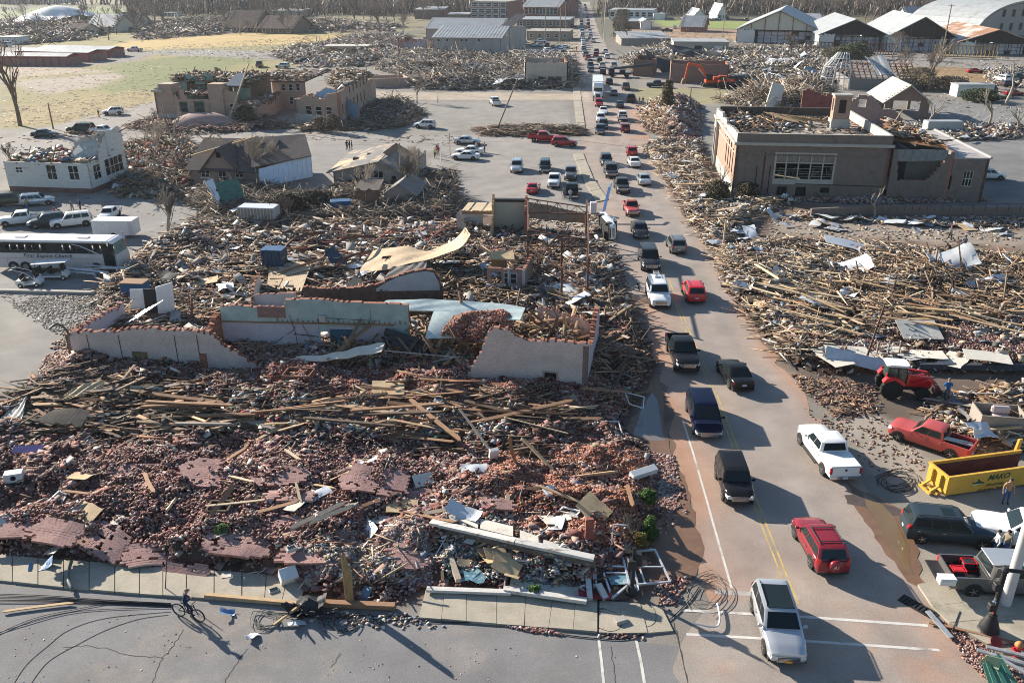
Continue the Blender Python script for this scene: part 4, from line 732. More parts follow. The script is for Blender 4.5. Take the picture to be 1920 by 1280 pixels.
def fH(kind):
 if kind in CM:return CM[kind]
 c=dict(fB[kind]);wr=.34 if c['H']<1.6 else(.40 if c['H']>1.85 else.37);hl=c['L']/2;hw=c['W']/2;c['ax']=(hl-.88,-hl+(.95 if 'bed' not in c else 1.15));d={'c':c,'wr':wr};mb=fQ(c,MB(),wr);d['body']=mb.mesh('body',[bB['white'],aB,bJ],aF=38);mb=eR(c,MB());d['cabin']=mb.mesh('cabin',[bB['white']],aF=30);g=dA(c)
 def qm(name,qs):
  mb=MB()
  for q_ in qs:mb.S(q_,.012)
  return mb.mesh(name,m_glass)
 d['windshield']=qm('windshield',g['front']);d['rear_window']=qm('rear_window',g['rear']);d['side']=[qm('side_window',[q_])for q_ in g['side']];d['tyre'],d['rim']=eN(wr);nz=c['nose'];zb=.26 if c['H']<1.6 else.34
 def jH(s):
  mb=MB();h=.17 if c['H']>1.6 else.13;mb.add([(hl-.32,s*hw*.935,nz-.06),(hl-.03,s*hw*.80,nz-.10),(hl+.012,s*hw*.52,nz-.14),(hl+.012,s*hw*.52,nz-.14-h),(hl-.02,s*hw*.83,nz-.12-h),(hl-.30,s*hw*.955,nz-.06-h),(hl-.30,s*hw*.70,nz-.04),(hl-.30,s*hw*.70,nz-.2)],[[0,1,4,5],[1,2,3,4],[0,6,2,1],[5,4,3,7],[0,5,7,6],[6,7,3,2]]);return mb.mesh('headlight',eI)
 d['headlight']=[jH(1),jH(-1)]
 def iR(s):
  mb=MB();rz=(c.get('deck')or c['belt'])-.08
  if 'bed' in c:
   mb.box(-hl-.012,-hl+.12,min(s*hw*.86,s*hw*1.0),max(s*hw*.86,s*hw*1.0),rz-.42,rz+.0)
  else:
   top=rz+(.22 if not c.get('deck')else 0);mb.add([(-hl+.01,s*hw*.62,rz-.14),(-hl-.005,s*hw*.86,rz-.16),(-hl+.26,s*hw*.985,rz-.08),(-hl+.22,s*hw*.955,top),(-hl+.1,s*hw*.82,top),(-hl+.08,s*hw*.62,rz+.0)],[[0,1,4,5],[1,2,3,4],[0,5,4,3,2,1]])
  return mb.mesh('tail_light',gP)
 d['tail_light']=[iR(1),iR(-1)];mb=BX_(hl-.12,hl+.03,-hw*.56,hw*.56,nz-.40,nz-.10,1);mb.box(hl-.05,hl+.036,-hw*.52,hw*.52,nz-.37,nz-.13,0)
 for k in range(3):mb.box(hl,hl+.05,-hw*.5,hw*.5,nz-.33+k*.07,nz-.30+k*.07,1)
 mb.box(hl-.08,hl+.006,-hw*.6,hw*.6,zb+.03,zb+.17,0);d['grille']=mb.mesh('grille',[aB,bJ]);mb=BX_(-hl-.03 if 'bed' not in c else-hl-.072,-hl+.01,-.16,.16,(.62 if 'bed' not in c else zb+.09),(.75 if 'bed' not in c else zb+.22));d['plate']=mb.mesh('licence_plate',hE);d['mirror']=[]
 for s in(1,-1):
  mb=MB();x=c['xf0']-.25;mb.X((x,s*(hw+.10),c['belt']+.06),(.12,.2,.15));mb.X((x,s*(hw-.0),c['belt']+.02),(.06,.12,.05));d['mirror'].append(mb.mesh('mirror',[bB['white']],bevel=.02))
 d['rail']=[]
 if c['rails']:
  for s in(1,-1):
   mb=MB();y=s*hw*.68;mb.U([(c['xf1']-.2,y,c['H']-.02),(c['xf1']-.35,y,c['H']+.055),(c['xr1']+.35,y,c['H']+.055),(c['xr1']+.2,y,c['H']-.02)],.022,6);d['rail'].append(mb.mesh('roof_rail',aB))
 mb=MB();zlo=zb+.12;zhi=c['belt']-.03;q=cM(c);xs=[c['xf0']-.15,(c['xf0']+c['xr0'])/2,c['xr0']+(.4 if not c.get('deck')else.3)]
 if 'bed' in c:xs=[c['xf0']-.1,.0,c['bed']+.12]if c['L']>5 else[c['xf0']-.1,c['bed']+.15]
 for x in xs:
  for s in(1,-1):
   mb.box(x-.006,x+.006,min(s*(hw-.02),s*(hw+.003)),max(s*(hw-.02),s*(hw+.003)),zlo+.1,zhi-.14)
 d['seam']=mb.mesh('door_gap',aB);mb=MB()
 for x in xs[1:]:
  for s in(1,-1):
   mb.box(x+.08,x+.24,min(s*hw,s*(hw+.03)),max(s*hw,s*(hw+.03)),zhi-.22,zhi-.18)
 d['handles']=mb.mesh('door_handle',bJ);CM[kind]=d;return d
def fZ(o,p,iQ=0):
 o.material_slots[iQ].link='OBJECT';o.material_slots[iQ].material=p;return o
def heading(px,py,way):
 a,b=cJ(hH,py-15),cJ(hH,py+15);d=(P(a[1],py-15)-P(b[1],py+15)).normalized();y=math.atan2(d.y,d.x);return y if way=='a' else y+math.pi
def car(kind,fS,px,py,way,aN,cat=None,aC='cars and trucks in the main street',s=1.0,z=0.0,kH=None,dy=0):
 c=fH(kind);p=P(px,py);rz=heading(px,py,way)+dy if isinstance(way,str)else way;nm={'suv':'suv','smallsuv':'suv','boxsuv':'suv','bigsuv':'suv','minivan':'minivan','sedan':'sedan','hatch':'hatchback','pickup':'pickup_truck','smallpickup':'pickup_truck'}[kind];r=aE(nm,aN,cat or{'suv':'suv','minivan':'minivan','sedan':'car','hatchback':'car','pickup_truck':'pickup truck'}[nm],(p.x,p.y,z+.014),rz,aC);r.scale=(s,s,s);pt=bB[fS];fZ(aI('body',c['body'],r),pt);fZ(aI('cabin',c['cabin'],r),pt);aI('windshield',c['windshield'],r);aI('rear_window',c['rear_window'],r)
 for m_ in c['side']:aI('side_window',m_,r)
 for x in c['c']['ax']:
  for sd in(1,-1):
   w=aI('wheel',c['tyre'],r,(x,sd*(c['c']['W']/2-.10),c['wr']))
   if sd<0:w.rotation_euler=(0,0,math.pi)
   aI('rim',c['rim'],w)
 for m_ in c['headlight']:aI('headlight',m_,r)
 for m_ in c['tail_light']:aI('tail_light',m_,r)
 aI('grille',c['grille'],r);aI('licence_plate',c['plate'],r)
 for m_ in c['mirror']:fZ(aI('mirror',m_,r),pt)
 for m_ in c['rail']:aI('roof_rail',m_,r)
 aI('door_gap',c['seam'],r);aI('door_handle',c['handles'],r);return r
def gH(kind):
 k='far'+kind
 if k in CM:return CM[k]
 c=dict(fB[kind]);hl=c['L']/2;hw=c['W']/2;wr=.34 if c['H']<1.6 else.38;c['ax']=(hl-.88,-hl+1.0);mb=MB();fQ(c,mb,wr);mb.m=[{0:0,1:2,2:2}[m]for m in mb.m];eR(c,mb,0)
 for qs in dA(c).values():
  for q_ in qs:mb.S(q_,.01,1)
 for x in c['ax']:
  for s in(1,-1):
   mb.L([(wr,s*(hw-.2)),(wr,s*(hw+.02))],10,2,'y',(x,0,wr))
 for s in(1,-1):
  mb.box(-hl-.02,-hl+.1,min(s*hw*.6,s*hw*.9),max(s*hw*.6,s*hw*.9),c['belt']-.25,c['belt']-.05,3);mb.box(hl-.1,hl+.02,min(s*hw*.5,s*hw*.8),max(s*hw*.5,s*hw*.8),c['nose']-.28,c['nose']-.12,4)
 CM[k]=mb.mesh('car',[bB['white'],m_glass,bX,gP,eI],aF=35);return CM[k]
def cX(kind,fS,px,py,way,aN,aC):
 p=P(px,py);rz=heading(px,py,way)if isinstance(way,str)else way;nm='pickup_truck' if 'pickup' in kind else('suv' if 'suv' in kind else('minivan' if kind=='minivan' else 'parked_car'));o=aI(nm,gH(kind),None,(p.x,p.y,.014),rz);fZ(o,bB[fS]);return tag(o,aN,{'pickup_truck':'pickup truck','suv':'suv','minivan':'minivan','parked_car':'car'}[nm],aC)
edge=car('suv','silver',1455,1186,'t','silver suv with black glass roof nearest the camera, driving over the crosswalk',dy=-.04)
mb=MB();q=cM(fB['suv']);mb.box(q['r1']+.5,q['f1']-.12,-q['wt']*.82,q['wt']*.82,fB['suv']['H']-.01,fB['suv']['H']+.018);mb.B('sunroof',m_glass,edge)
for ch in edge.children:
 if ch.name.startswith('licence_plate'):
  mb=MB();hl=fB['suv']['L']/2;mb.box(hl+.04,hl+.075,-.16,.16,.42,.54);mb.B('licence_plate',gL,edge);break
rav=car('smallsuv','maroon',1533,1036,'a','red suv with a spare wheel cover on its tailgate, driving away',dy=.06)
mb=MB();hl=fB['smallsuv']['L']/2
mb.L([(.32,-hl+.02),(.36,-hl-.06),(.36,-hl-.18),(.31,-hl-.24)],22,0,'x',(0,0,.92));o=mb.B('spare_wheel_cover',bB['maroon'],rav,aF=40)
mb=MB()
for s in(-.11,.02):
 mb.box(-hl-.252,-hl-.24,s,s+.03,.84,1.02)
mb.box(-hl-.252,-hl-.24,-.11,-.02,.84,.87);mb.box(-hl-.252,-hl-.24,.05,.12,.91,.94);mb.box(-hl-.252,-hl-.24,.10,.13,.84,1.02)
mb.B('emblem',bJ,o)
for x in(-.1,-1.3):
 mb=EX_((x,-.62,1.75),(x,.62,1.75),.05,.03);mb.B('roof_rail',aB,rav)
wp=car('pickup','white',1547,862,'a','white crew cab pickup with a closed bed cover, pulled to the right of the street',dy=.12)
mb=BX_(-2.86,-1.16,-.93,.93,1.215,1.27);mb.box(-2.86,-1.16,-.32,-.30,1.268,1.276);mb.box(-2.86,-1.16,.30,.32,1.268,1.276);mb.B('bed_cover',bB['white'],wp,bevel=.02)
mb=BX_(-2.93,-2.905,-.06,.06,.95,1.10);mb.B('emblem',aB,wp)
for s in(1,-1):
 mb=BX_(-.9,1.3,min(s*.98,s*1.14),max(s*.98,s*1.14),.34,.42);mb.B('side_step',aB,wp)
jX=car('boxsuv','black',1374,917,'t','small boxy black suv with round headlights coming towards the camera')
for s in(1,-1):
 mb=LX_([(.12,2.10),(.12,2.17),(.06,2.19)],14,0,'x',(0,s*.66,.80));mb.B('headlight',eI,jX)
van=car('minivan','navy',1318,792,'t','dark blue minivan coming towards the camera')
ram=car('pickup','black',1278,675,'t','black crew cab pickup coming towards the camera beside the puddle')
blk=car('sedan','black',1376,712,'a','black sedan with a pale plate driving away behind the black pickup',dy=.1)
chk=car('smallsuv','brightred',1299,557,'a','bright red suv with black roof rails driving away')
gmc=car('bigsuv','white',1233,563,'t','white suv with a ladder on its roof coming towards the camera')
mb=MB()
for s in(-.25,.25):mb.E((-2.9,s,2.05),(-1.0,s,2.05),.04)
for k in range(6):mb.E((-2.8+k*.33,-.25,2.05),(-2.8+k*.33,.25,2.05),.03)
for x in(-2.3,-1.1):mb.box(x-.03,x+.03,-.3,.3,1.93,2.04)
mb.B('ladder',cO,gmc)
car('bigsuv','charcoal',1216,497,'t','large black suv with silver grille and roof rack coming towards the camera')
car('smallsuv','pewter',1267,468,'a','grey brown suv driving away opposite the large black suv')
car('hatch','charcoal',1199,440,'t','dark grey hatchback with mirrors out, coming towards the camera')
car('smallpickup','fadedred',1183,399,'t','small faded red pickup coming towards the camera')
car('pickup','charcoal',1165,357,'t','dark pickup just behind the small faded red pickup',s=.95)
car('sedan','silver',1206,343,'a','silver sedan driving away near the brick heap')
car('bigsuv','charcoal',1145,329,'t','dark grey suv with roof rack, third ahead of the small faded red pickup',s=.95)
car('smallsuv','slate',1136,308,'t','dark blue grey suv just past the intersection')
car('sedan','white',1188,310,'a','white sedan with lit tail lights waiting at the intersection')
car('suv','red',1184,290,'a','red suv with a tall tail waiting ahead of the white sedan',s=.93)
car('smallsuv','slate',1125,250,'t','dark grey suv entering the intersection from the far side')
car('suv','maroon',1172,246,'a','dark red suv leaving the intersection',s=.95)
iI=car('pickup','red',1019,265,math.radians(-5),'red pickup crossing in front of the red suv',aC='cars crossing at the intersection')
car('suv','red',1058,274,math.radians(-7),'red suv crossing at the intersection, tail beside the red pickup',aC='cars crossing at the intersection')
car('sedan','silver',876,270,math.radians(-4),'silver sedan alone on the cross street',aC='cars crossing at the intersection')
car('sedan','white',880,289,math.radians(174),'white sedan parked behind another white sedan',aC='cars parked off the cross street')
car('sedan','white',873,299,math.radians(172),'white sedan parked nearest in the pair of white sedans',aC='cars parked off the cross street')
car('smallsuv','white',797,240,math.radians(174),'white suv with a red door badge beside the empty car park',aC='cars parked off the cross street')
car('pickup','white',928,197,math.radians(100),'white pickup alone in the empty car park',aC='cars parked off the cross street')
LOT='cars in the small lot left of the street'
car('suv','silver',969,320,math.radians(-92),'silver suv parked facing the camera, leftmost in the lot',aC=LOT)
car('minivan','slate',1022,319,math.radians(-92),'grey blue minivan parked next to the silver suv',aC=LOT,s=.92)
car('pickup','white',1039,347,math.radians(-95),'white pickup parked facing the camera in the lot',aC=LOT,s=.92)
car('pickup','pewter',1070,333,math.radians(-95),'grey pickup parked beside the white pickup',aC=LOT,s=.92)
car('sedan','red',1000,359,math.radians(82),'small red sedan parked with its tail to the camera',aC=LOT,s=.9)
tr=car('pickup','black',1072,366,math.radians(86),'black pickup with its tailgate down and people behind it',aC=LOT,s=.92)
LG='cars beside the bus'
car('suv','olive',22,384,math.radians(20),'olive grey suv parked at the left edge below the white house',aC=LG)
car('suv','skyblue',72,384,math.radians(22),'pale blue wagon with its tailgate open',aC=LG,s=.93)
car('pickup','white',43,420,math.radians(205),'white crew cab pickup parked behind the bus',aC=LG,s=.9)
car('smallsuv','slate',90,424,math.radians(207),'dark grey suv between the white pickup and the white suv',aC=LG)
car('bigsuv','white',136,424,math.radians(207),'white suv with chrome grille parked behind the bus',aC=LG,s=.92)
car('pickup','white',207,410,math.radians(-85),'white pickup parked behind the long white trailer',aC=LG,s=.8)
car('sedan','slate',85,257,math.radians(-3),'dark sedan driving on the left street',aC='cars on the left street')
car('bigsuv','green',153,249,math.radians(178),'dark green suv with a long roof on the left street',aC='cars on the left street')
car('pickup','white',195,252,math.radians(-10),'white pickup half hidden behind the ruined white house',aC='cars on the left street',s=.9)
car('smallsuv','white',213,215,math.radians(200),'white suv with its rear door open by the school',aC='cars on the left street')
fW=car('pickup','fadedred',1742,836,math.radians(137),'damaged red pickup with beams in its bed behind the dumpster',aC=None,s=.9)
mb=EX_((-2.7,-.5,1.05),(-.9,.3,1.25),.22,.1);mb.E((-2.9,-.1,1.1),(-1.0,.6,1.3),.2,.1);mb.B('loaded_beam',cO,fW)
rr_=car('bigsuv','slate',1773,1008,math.radians(-10),'dark green grey suv with sunroof parked beside the muddy water',aC='vehicles parked at the right kerb',s=.9)
mb=BX_(-.6,.1,-.4,.4,1.91,1.935);mb.B('sunroof',m_glass,rr_)
gp=car('pickup','pewter',1872,1100,math.radians(-4),'grey pickup with its tailgate down and generators in the bed',aC='vehicles parked at the right kerb')
mb=BX_(-3.55,-2.93,-.9,.9,.78,.84)
for k in range(8):mb.box(-3.5+k*.07,-3.47+k*.07,-.85,.85,.838,.852)
mb.B('tailgate',aB,gp)
mb=BX_(-1.0,.75,-.72,.72,1.88,1.93);jQ=mb.B('roof_panel',bB['silver'],gp,bevel=.03)
car('pickup','white',1925,1020,math.radians(160),'white pickup cut off by the right edge of the picture',aC='vehicles parked at the right kerb')
for i,(a,lab)in enumerate([((-2.35,-.2),'red portable generator at the tail end of the pickup bed'),((-1.55,.45),'red portable generator deeper in the pickup bed')]):
 w=gp.matrix_basis@VV((a[0],a[1],.72));g=aE('generator',lab,'generator',w,gp.rotation_euler.z,'generators in the grey pickup bed');mb=MB()
 for x in(-.33,.33):
  for y in(-.24,.24):mb.E((x,y,0),(x,y,.5),.04)
  mb.E((x,-.24,.5),(x,.24,.5),.04)
 for y in(-.24,.24):
  mb.E((-.33,y,.5),(.33,y,.5),.04);mb.E((-.33,y,.05),(.33,y,.05),.04)
 mb.B('frame',bB['brightred'],g);mb=BX_(-.28,.28,-.2,.2,.06,.34);mb.B('engine',aB,g,bevel=.03);mb=BX_(-.3,.3,-.21,.21,.36,.5);mb.B('fuel_tank',bB['brightred']if i==0 else aB,g,bevel=.05)
w=gp.matrix_basis@VV((-3.2,-.95,.84))
t=aE('cooler','white cooler box standing on the lowered tailgate','cooler',w,-.05)
mb=BX_(-.4,.4,-.25,.25,0,.34);mb.B('cooler_body',m_white,t,bevel=.03)
mb=BX_(-.42,.42,-.27,.27,.342,.42);mb.B('lid',mat('cooler_lid',(.75,.75,.74),.5),t,bevel=.03)
w=gp.matrix_basis@VV((-2.2,-.62,.72))
t=tag(MB().box(-.3,.3,-.18,.18,0,.2).B('bottle_pack',mat('blue_bottle_wrap',(.12,.38,.5),.3,var=.4,scale=9),None,bevel=.03,loc=w,rz=-.05),'blue wrapped pack of water bottles in the grey pickup bed','water pack')
kF=car('smallsuv','white',1853,336,math.radians(-8),'white suv partly hidden at the right end of the brick building',aC=None)
FG='far traffic queue in the main street'
kA=[('suv','slate',1131,240,'t'),('suv','white',1126,228,'t'),('pickup','white',1167,225,'a'),('sedan','white',1131,213,'t'),('smallsuv','red',1123,199,'t'),('sedan','slate',1162,201,'a'),('pickup','charcoal',1182,191,'a'),('sedan','grey',1151,179,'a'),('pickup','pewter',1173,168,'a'),('suv','charcoal',1142,158,'a'),('pickup','white',1129,128,'a'),('boxsuv','black',1130,140,'a'),('pickup','silver',1151,128,'a'),('smallsuv','charcoal',1124,117,'a'),('suv','white',1138,110,'a'),('suv','maroon',1117,106,'a'),('pickup','white',1135,101,'a'),('suv','charcoal',1118,100,'a'),('bigsuv','slate',1107,128,'t'),('sedan','grey',1108,135,'t'),('smallsuv','charcoal',1106,121,'t'),('pickup','maroon',1102,113,'t')]
LB={'t':'facing the camera','a':'heading away'}
for i,(k,c_,x,y,w_)in enumerate(kA):
 cX(k,c_,x,y,w_,f'{c_} {"pickup" if "pickup" in k else ("suv" if "suv" in k else "car")} {LB[w_]} in the far part of the main street',FG)
rr=random.Random(8)
y=107.0
hU=['white','charcoal','silver','slate','grey','maroon','white','blue','black','green','silver']
while y>6:
 cc=rr.choice(hU);k=rr.choice(['suv','sedan','pickup','smallsuv','suv']);x=float(np.interp(y,[5,20,60,100,110],[1085,1088,1091,1095.5,1099]));cX(k,cc,x+rr.uniform(-.4,.4),y,'t',f'{cc} {"pickup" if "pickup" in k else ("suv" if "suv" in k else "car")} in the long queue along the far left lane',FG);y-=max(.9,4.9*(y+60)**2/29000)
for(x,y,cc)in[(1112,80,'white'),(1107,72,'silver'),(1107,66,'white'),(1106,62,'white'),(1104,54,'maroon'),(1103,48,'slate'),(1103,40,'grey'),(1101,34,'charcoal'),(1101,28,'silver'),(1099,22,'maroon'),(1098,17,'slate'),(1097,12,'grey')]:
 cX(rr.choice(['suv','sedan','pickup']),cc,x,y,'a',f'{cc} vehicle in the sparse far right lane heading away',FG)
PG='cars parked beside the far street'
for(x,y,cc,k,a)in[(995,100,'silver','sedan',95),(1008,102,'silver','sedan',95),(1022,103,'grey','sedan',60),(1030,98,'white','suv',20),(1040,100,'silver','sedan',175),(1050,97,'silver','sedan',170),(1058,91,'white','sedan',170),(1000,88,'skyblue','sedan',95),(1013,88,'skyblue','sedan',95),(1026,88,'charcoal','suv',90),(1012,81,'silver','pickup',5),(1001,71,'white','pickup',178),(978,80,'silver','suv',5),(1036,92,'slate','sedan',90),(1072,52,'charcoal','suv',10),(1046,92,'skyblue','sedan',170)]:
 cX(k,cc,x,y,math.radians(a),f'{cc} {"pickup" if k == "pickup" else ("suv" if k == "suv" else "car")} in the parking area left of the far street',PG)
PJ='dust covered cars in the wrecked lot before the grey metal hall'
for(x,y,cc,k,a)in[(838,112,'silver','sedan',95),(851,111,'charcoal','sedan',95),(828,108,'grey','sedan',90),(799,112,'slate','suv',95),(775,113,'blue','sedan',100),(770,118,'silver','sedan',10),(730,112,'blue','sedan',10),(722,108,'white','suv',20),(882,101,'silver','bigsuv',90),(868,100,'slate','suv',90),(620,112,'white','bigsuv',172),(570,119,'slate','pickup',195),(530,128,'silver','suv',170),(487,126,'grey','pickup',100),(617,91,'charcoal','suv',100),(625,87,'maroon','suv',100),(640,107,'maroon','sedan',20),(942,98,'white','sedan',20),(930,95,'silver','suv',10)]:
 cX(k,cc,x,y,math.radians(a),f'{cc} {"pickup" if k == "pickup" else ("suv" if "suv" in k else "car")} standing in the wrecked lot before the grey metal hall',PJ)
PR='vehicles at the far right'
for(x,y,cc,k,a,lab)in[(1900,179,'red','sedan',2,'red sedan parked at the right edge'),(1893,163,'charcoal','suv',5,'dark suv behind the red sedan at the right edge'),(1906,150,'green','pickup',5,'dark green pickup at the right edge beyond the red sedan'),(1808,163,'maroon','suv',30,'dark red suv on the bare earth at the far right'),(1855,171,'charcoal','hatch',100,'small black car beside the white hut'),(1827,137,'red','sedan',0,'wrecked red car by the far heap'),(1878,153,'white','bigsuv',100,'white box van tipped among the far trees'),(1397,150,'white','pickup',-85,'white pickup beside the orange excavator'),(1375,166,'navy','suv',10,'dark blue suv below the orange tractor'),(1232,164,'slate','pickup',175,'dark blue pickup in front of the long brick wall'),(1211,53,'maroon','sedan',95,'maroon car by the small white garage'),(1265,54,'white','suv',80,'white suv beside the small red brick house'),(1285,36,'white','sedan',10,'white car before the far white house'),(1318,38,'silver','sedan',10,'silver car before the far white house'),(1345,38,'skyblue','sedan',10,'pale blue car before the far white house'),(1330,40,'red','sedan',10,'red car before the far white house'),(1356,26,'white','sedan',170,'white car on the lane behind the far houses'),(1400,40,'grey','suv',60,'grey suv on the lane behind the far houses'),(1360,37,'green','suv',170,'green suv before the far white house'),(1250,60,'charcoal','pickup',5,'charcoal pickup on the clay lot before the red brick house'),(253,97,'silver','pickup',175,'silver pickup beside the red storage sheds'),(10,88,'white','bigsuv',170,'white van at the left edge beyond the storage sheds'),(248,58,'slate','pickup',10,'dark pickup by the far wrecked house')]:
 cX(k,cc,x,y,math.radians(a),lab,PR)
# BUILDINGS AND RUINS
def ray(px,py):
 u=(px-960)/FPX;v=(py-640)/FPX;return VV((u,CP-v*SP,-SP-v*CP))
class bA:
 def __init__(s,a,b,z=0.0):
  s.A=P(*a,z)if len(a)==2 else VV(a);s.B=P(*b,z)if len(b)==2 else VV(b);s.d=(s.B-s.A);s.d.z=0;s.L=s.d.length;s.d.normalize();s.n=VV((-s.d.y,s.d.x,0));s.rz=math.atan2(s.d.y,s.d.x)
 def sz(s,px,py):
  r=ray(px,py);o=VV((0,0,HC));t=(s.A-o).dot(s.n)/r.dot(s.n);p=o+r*t;return(p-s.A).dot(s.d),p.z
 def at(s,px,py,z):
  p=P(px,py,z)-s.A;return p.dot(s.d),p.dot(s.n)
 def op(s,x0,y0,x1,y1):
  a=s.sz(x0,y1);b=s.sz(x1,y0);return(min(a[0],b[0]),max(a[0],b[0]),max(0,a[1]),b[1])
 def prof(s,pts):
  return sorted(s.sz(*p)for p in pts)
def aD(mb,L,prof,t=.35,ops=(),bF=0.0,step=.35,m=0,core=1,aJ=0,seed=0,T=None,z0=0.0):
 old=mb.T
 if T is not None:mb.T=T
 if not isinstance(prof,(list,tuple)):prof=[(0,prof),(L,prof)]
 xs={0.0,L}
 for o in ops:xs|={min(max(o[0],0),L),min(max(o[1],0),L)}
 for p in prof:
  if 0<p[0]<L:xs.add(p[0])
 if bF or len(prof)>2:
  n=max(1,int(L/step));xs|={L*i/n for i in range(n)}
 xs=sorted(xs);xs=[x for i,x in enumerate(xs)if i==0 or x-xs[i-1]>.02];rr=random.Random(seed);kx=[p[0]for p in prof];kh=[p[1]for p in prof]
 for a,b in zip(xs[:-1],xs[1:]):
  c=(a+b)/2;h=float(np.interp(c,kx,kh))
  if bF:h=round((h+rr.uniform(-bF,bF))/.08)*.08
  hV=[(z0,h)]
  for o in ops:
   if o[0]-.01<=a and b<=o[1]+.01:
    ns=[]
    for s0,s1 in hV:
     if o[3]<=s0 or o[2]>=s1:ns.append((s0,s1));continue
     if o[2]>s0:ns.append((s0,o[2]))
     if o[3]<s1:ns.append((o[3],s1))
    hV=ns
  for s0,s1 in hV:
   if s1-s0<.03:continue
   vs=[(x,y,z)for x in(a,b)for y in(0,t)for z in(s0,s1)];f=hK.tolist();mb.add(vs,[f[0],f[1],f[4],f[5]],core);mb.add(vs,[f[2]],m);mb.add(vs,[f[3]],aJ)
 mb.T=old;return mb
def TR_(x,y,rz,z=0.0):
 return Matrix.Translation((x,y,z))@Matrix.Rotation(rz,4,'Z')
def bE(bH,T,s0,s1,z0,z1,nx=1,ny=2,fm=None,fw=.07,depth=.12,glass=True,sill=False,name='window',jN=0,rs=0):
 fm=fm or m_white;mb=MB();mb.T=T;y0,y1=depth,depth+.06;mb.box(s0,s0+fw,y0,y1,z0,z1);mb.box(s1-fw,s1,y0,y1,z0,z1);mb.box(s0+fw,s1-fw,y0,y1,z0,z0+fw);mb.box(s0+fw,s1-fw,y0,y1,z1-fw,z1)
 for i in range(1,nx):
  x=s0+(s1-s0)*i/nx;mb.box(x-fw/2.4,x+fw/2.4,y0+.005,y1-.003,z0+fw,z1-fw)
 for j in range(1,ny):
  z=z0+(z1-z0)*j/ny;mb.box(s0+fw,s1-fw,y0+.01,y1-.006,z-fw/3,z+fw/3)
 if sill:mb.box(s0-.1,s1+.1,-.07,.05,z0-.1,z0-.003)
 w=mb.B(name,fm,bH)
 if glass:
  mb=MB();mb.T=T;mb.box(s0+fw*.6,s1-fw*.6,y0+.025,y0+.035,z0+fw*.6,z1-fw*.6);mb.B('pane',m_glass,w)
 return w
def dX(mb,x0,x1,y0,y1,z,aQ,aP=.4,m=0,along='x',t=.12):
 if along=='x':
  ym=(y0+y1)/2;a=aQ/((y1-y0)/2)*aP;mb.S([(x0-aP,y0-aP,z-a),(x1+aP,y0-aP,z-a),(x1+aP,ym,z+aQ),(x0-aP,ym,z+aQ)],t,m);mb.S([(x0-aP,ym,z+aQ),(x1+aP,ym,z+aQ),(x1+aP,y1+aP,z-a),(x0-aP,y1+aP,z-a)],t,m)
 else:
  xm=(x0+x1)/2;a=aQ/((x1-x0)/2)*aP;mb.S([(x0-aP,y1+aP,z-a),(x0-aP,y0-aP,z-a),(xm,y0-aP,z+aQ),(xm,y1+aP,z+aQ)],t,m);mb.S([(xm,y1+aP,z+aQ),(xm,y0-aP,z+aQ),(x1+aP,y0-aP,z-a),(x1+aP,y1+aP,z-a)],t,m)
 return mb
def aY(poly,z,n,iW,H=.6,seed=1):
 ZONES['_roof']=dict(poly=[(p[0],p[1])for p in poly],H=0,seed=seed,edge=.4,ns=.3,base=0,bb=(1e9,1e9,1e9,1e9))
 for kind,frac,size,pal,tilt,stand in iW:
  k0=len(eW.get(kind,[]));aA('_roof',kind,max(1,int(n*frac)),size,pal,lift=(0,H),tilt=tilt,stand=stand);C,S,Rm,co=eW[kind][-1];C[:,2]=C[:,2]-gW(C[:,0],C[:,1])+z(C[:,0],C[:,1])if callable(z)else C[:,2]-gW(C[:,0],C[:,1])+z
 del ZONES['_roof']
bI=[('splinters',.5,((.8,4),(.1,.3),(.05,.1)),PLD+PL,.2,.1),('scraps',.2,((.3,1.6),(.2,1.0),(.04,.12)),TR+bW,.3,0),('twigs',.3,((1,4),(.06,.14),(.05,.1)),TW+PLD,.35,.15)]
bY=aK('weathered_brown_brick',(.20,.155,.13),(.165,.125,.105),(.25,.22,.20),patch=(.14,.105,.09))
dK=aK('orange_red_lit_brick',(.36,.22,.16),(.30,.18,.13),(.42,.34,.28))  # lighter, more orange copy paints sunlight on the left wall; chimney shares it
bU=mat('pale_limestone',(.42,.395,.35),.85,var=.12,scale=1,col2=(.36,.33,.29),fac=.62)
m_flat=mat('gravel_roof',(.34,.32,.29),.95,var=.2,scale=.8,col2=(.25,.22,.19),fac=.5,speck=.1)
W=bA((1371,368),(1655,375))
H0=W.sz(1384,268)[1];HP=W.sz(1390,250)[1]
D0=W.at(1318,200,HP)[1]
cb=aE('brick_building','large flat roofed brown brick building with a big white framed window, right of the street','building',W.A,W.rz)
L0=W.L
big=W.op(1447,288,1570,345)
bw=[W.op(1455,350,1476,366),W.op(1490,351,1512,368),W.op(1537,352,1556,362)]
mb=MB()
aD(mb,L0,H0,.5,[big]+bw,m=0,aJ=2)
TL=TR_(0,D0,-math.pi/2)
lw=[]
for k in range(4):
 c=D0-(2.2+k*2.35);lw.append((c-.42,c+.42,2.9,6.7))
lw.append((D0*.02+1.2,D0*.02+1.9,2.9,6.7))
jY=(3.1,4.7,1.2,6.2)
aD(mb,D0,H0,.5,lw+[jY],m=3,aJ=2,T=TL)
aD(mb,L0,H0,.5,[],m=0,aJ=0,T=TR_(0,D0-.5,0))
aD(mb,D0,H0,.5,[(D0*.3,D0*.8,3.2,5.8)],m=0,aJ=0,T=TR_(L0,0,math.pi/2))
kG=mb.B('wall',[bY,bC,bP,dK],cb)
mb=MB()
mb.box(-.35,L0+.3,-.35,-.003,H0-.25,H0+.12);mb.box(-.35,-.003,-.003,D0+.2,H0-.25,H0+.12)
mb.B('cornice',bU,cb)
mb=MB()
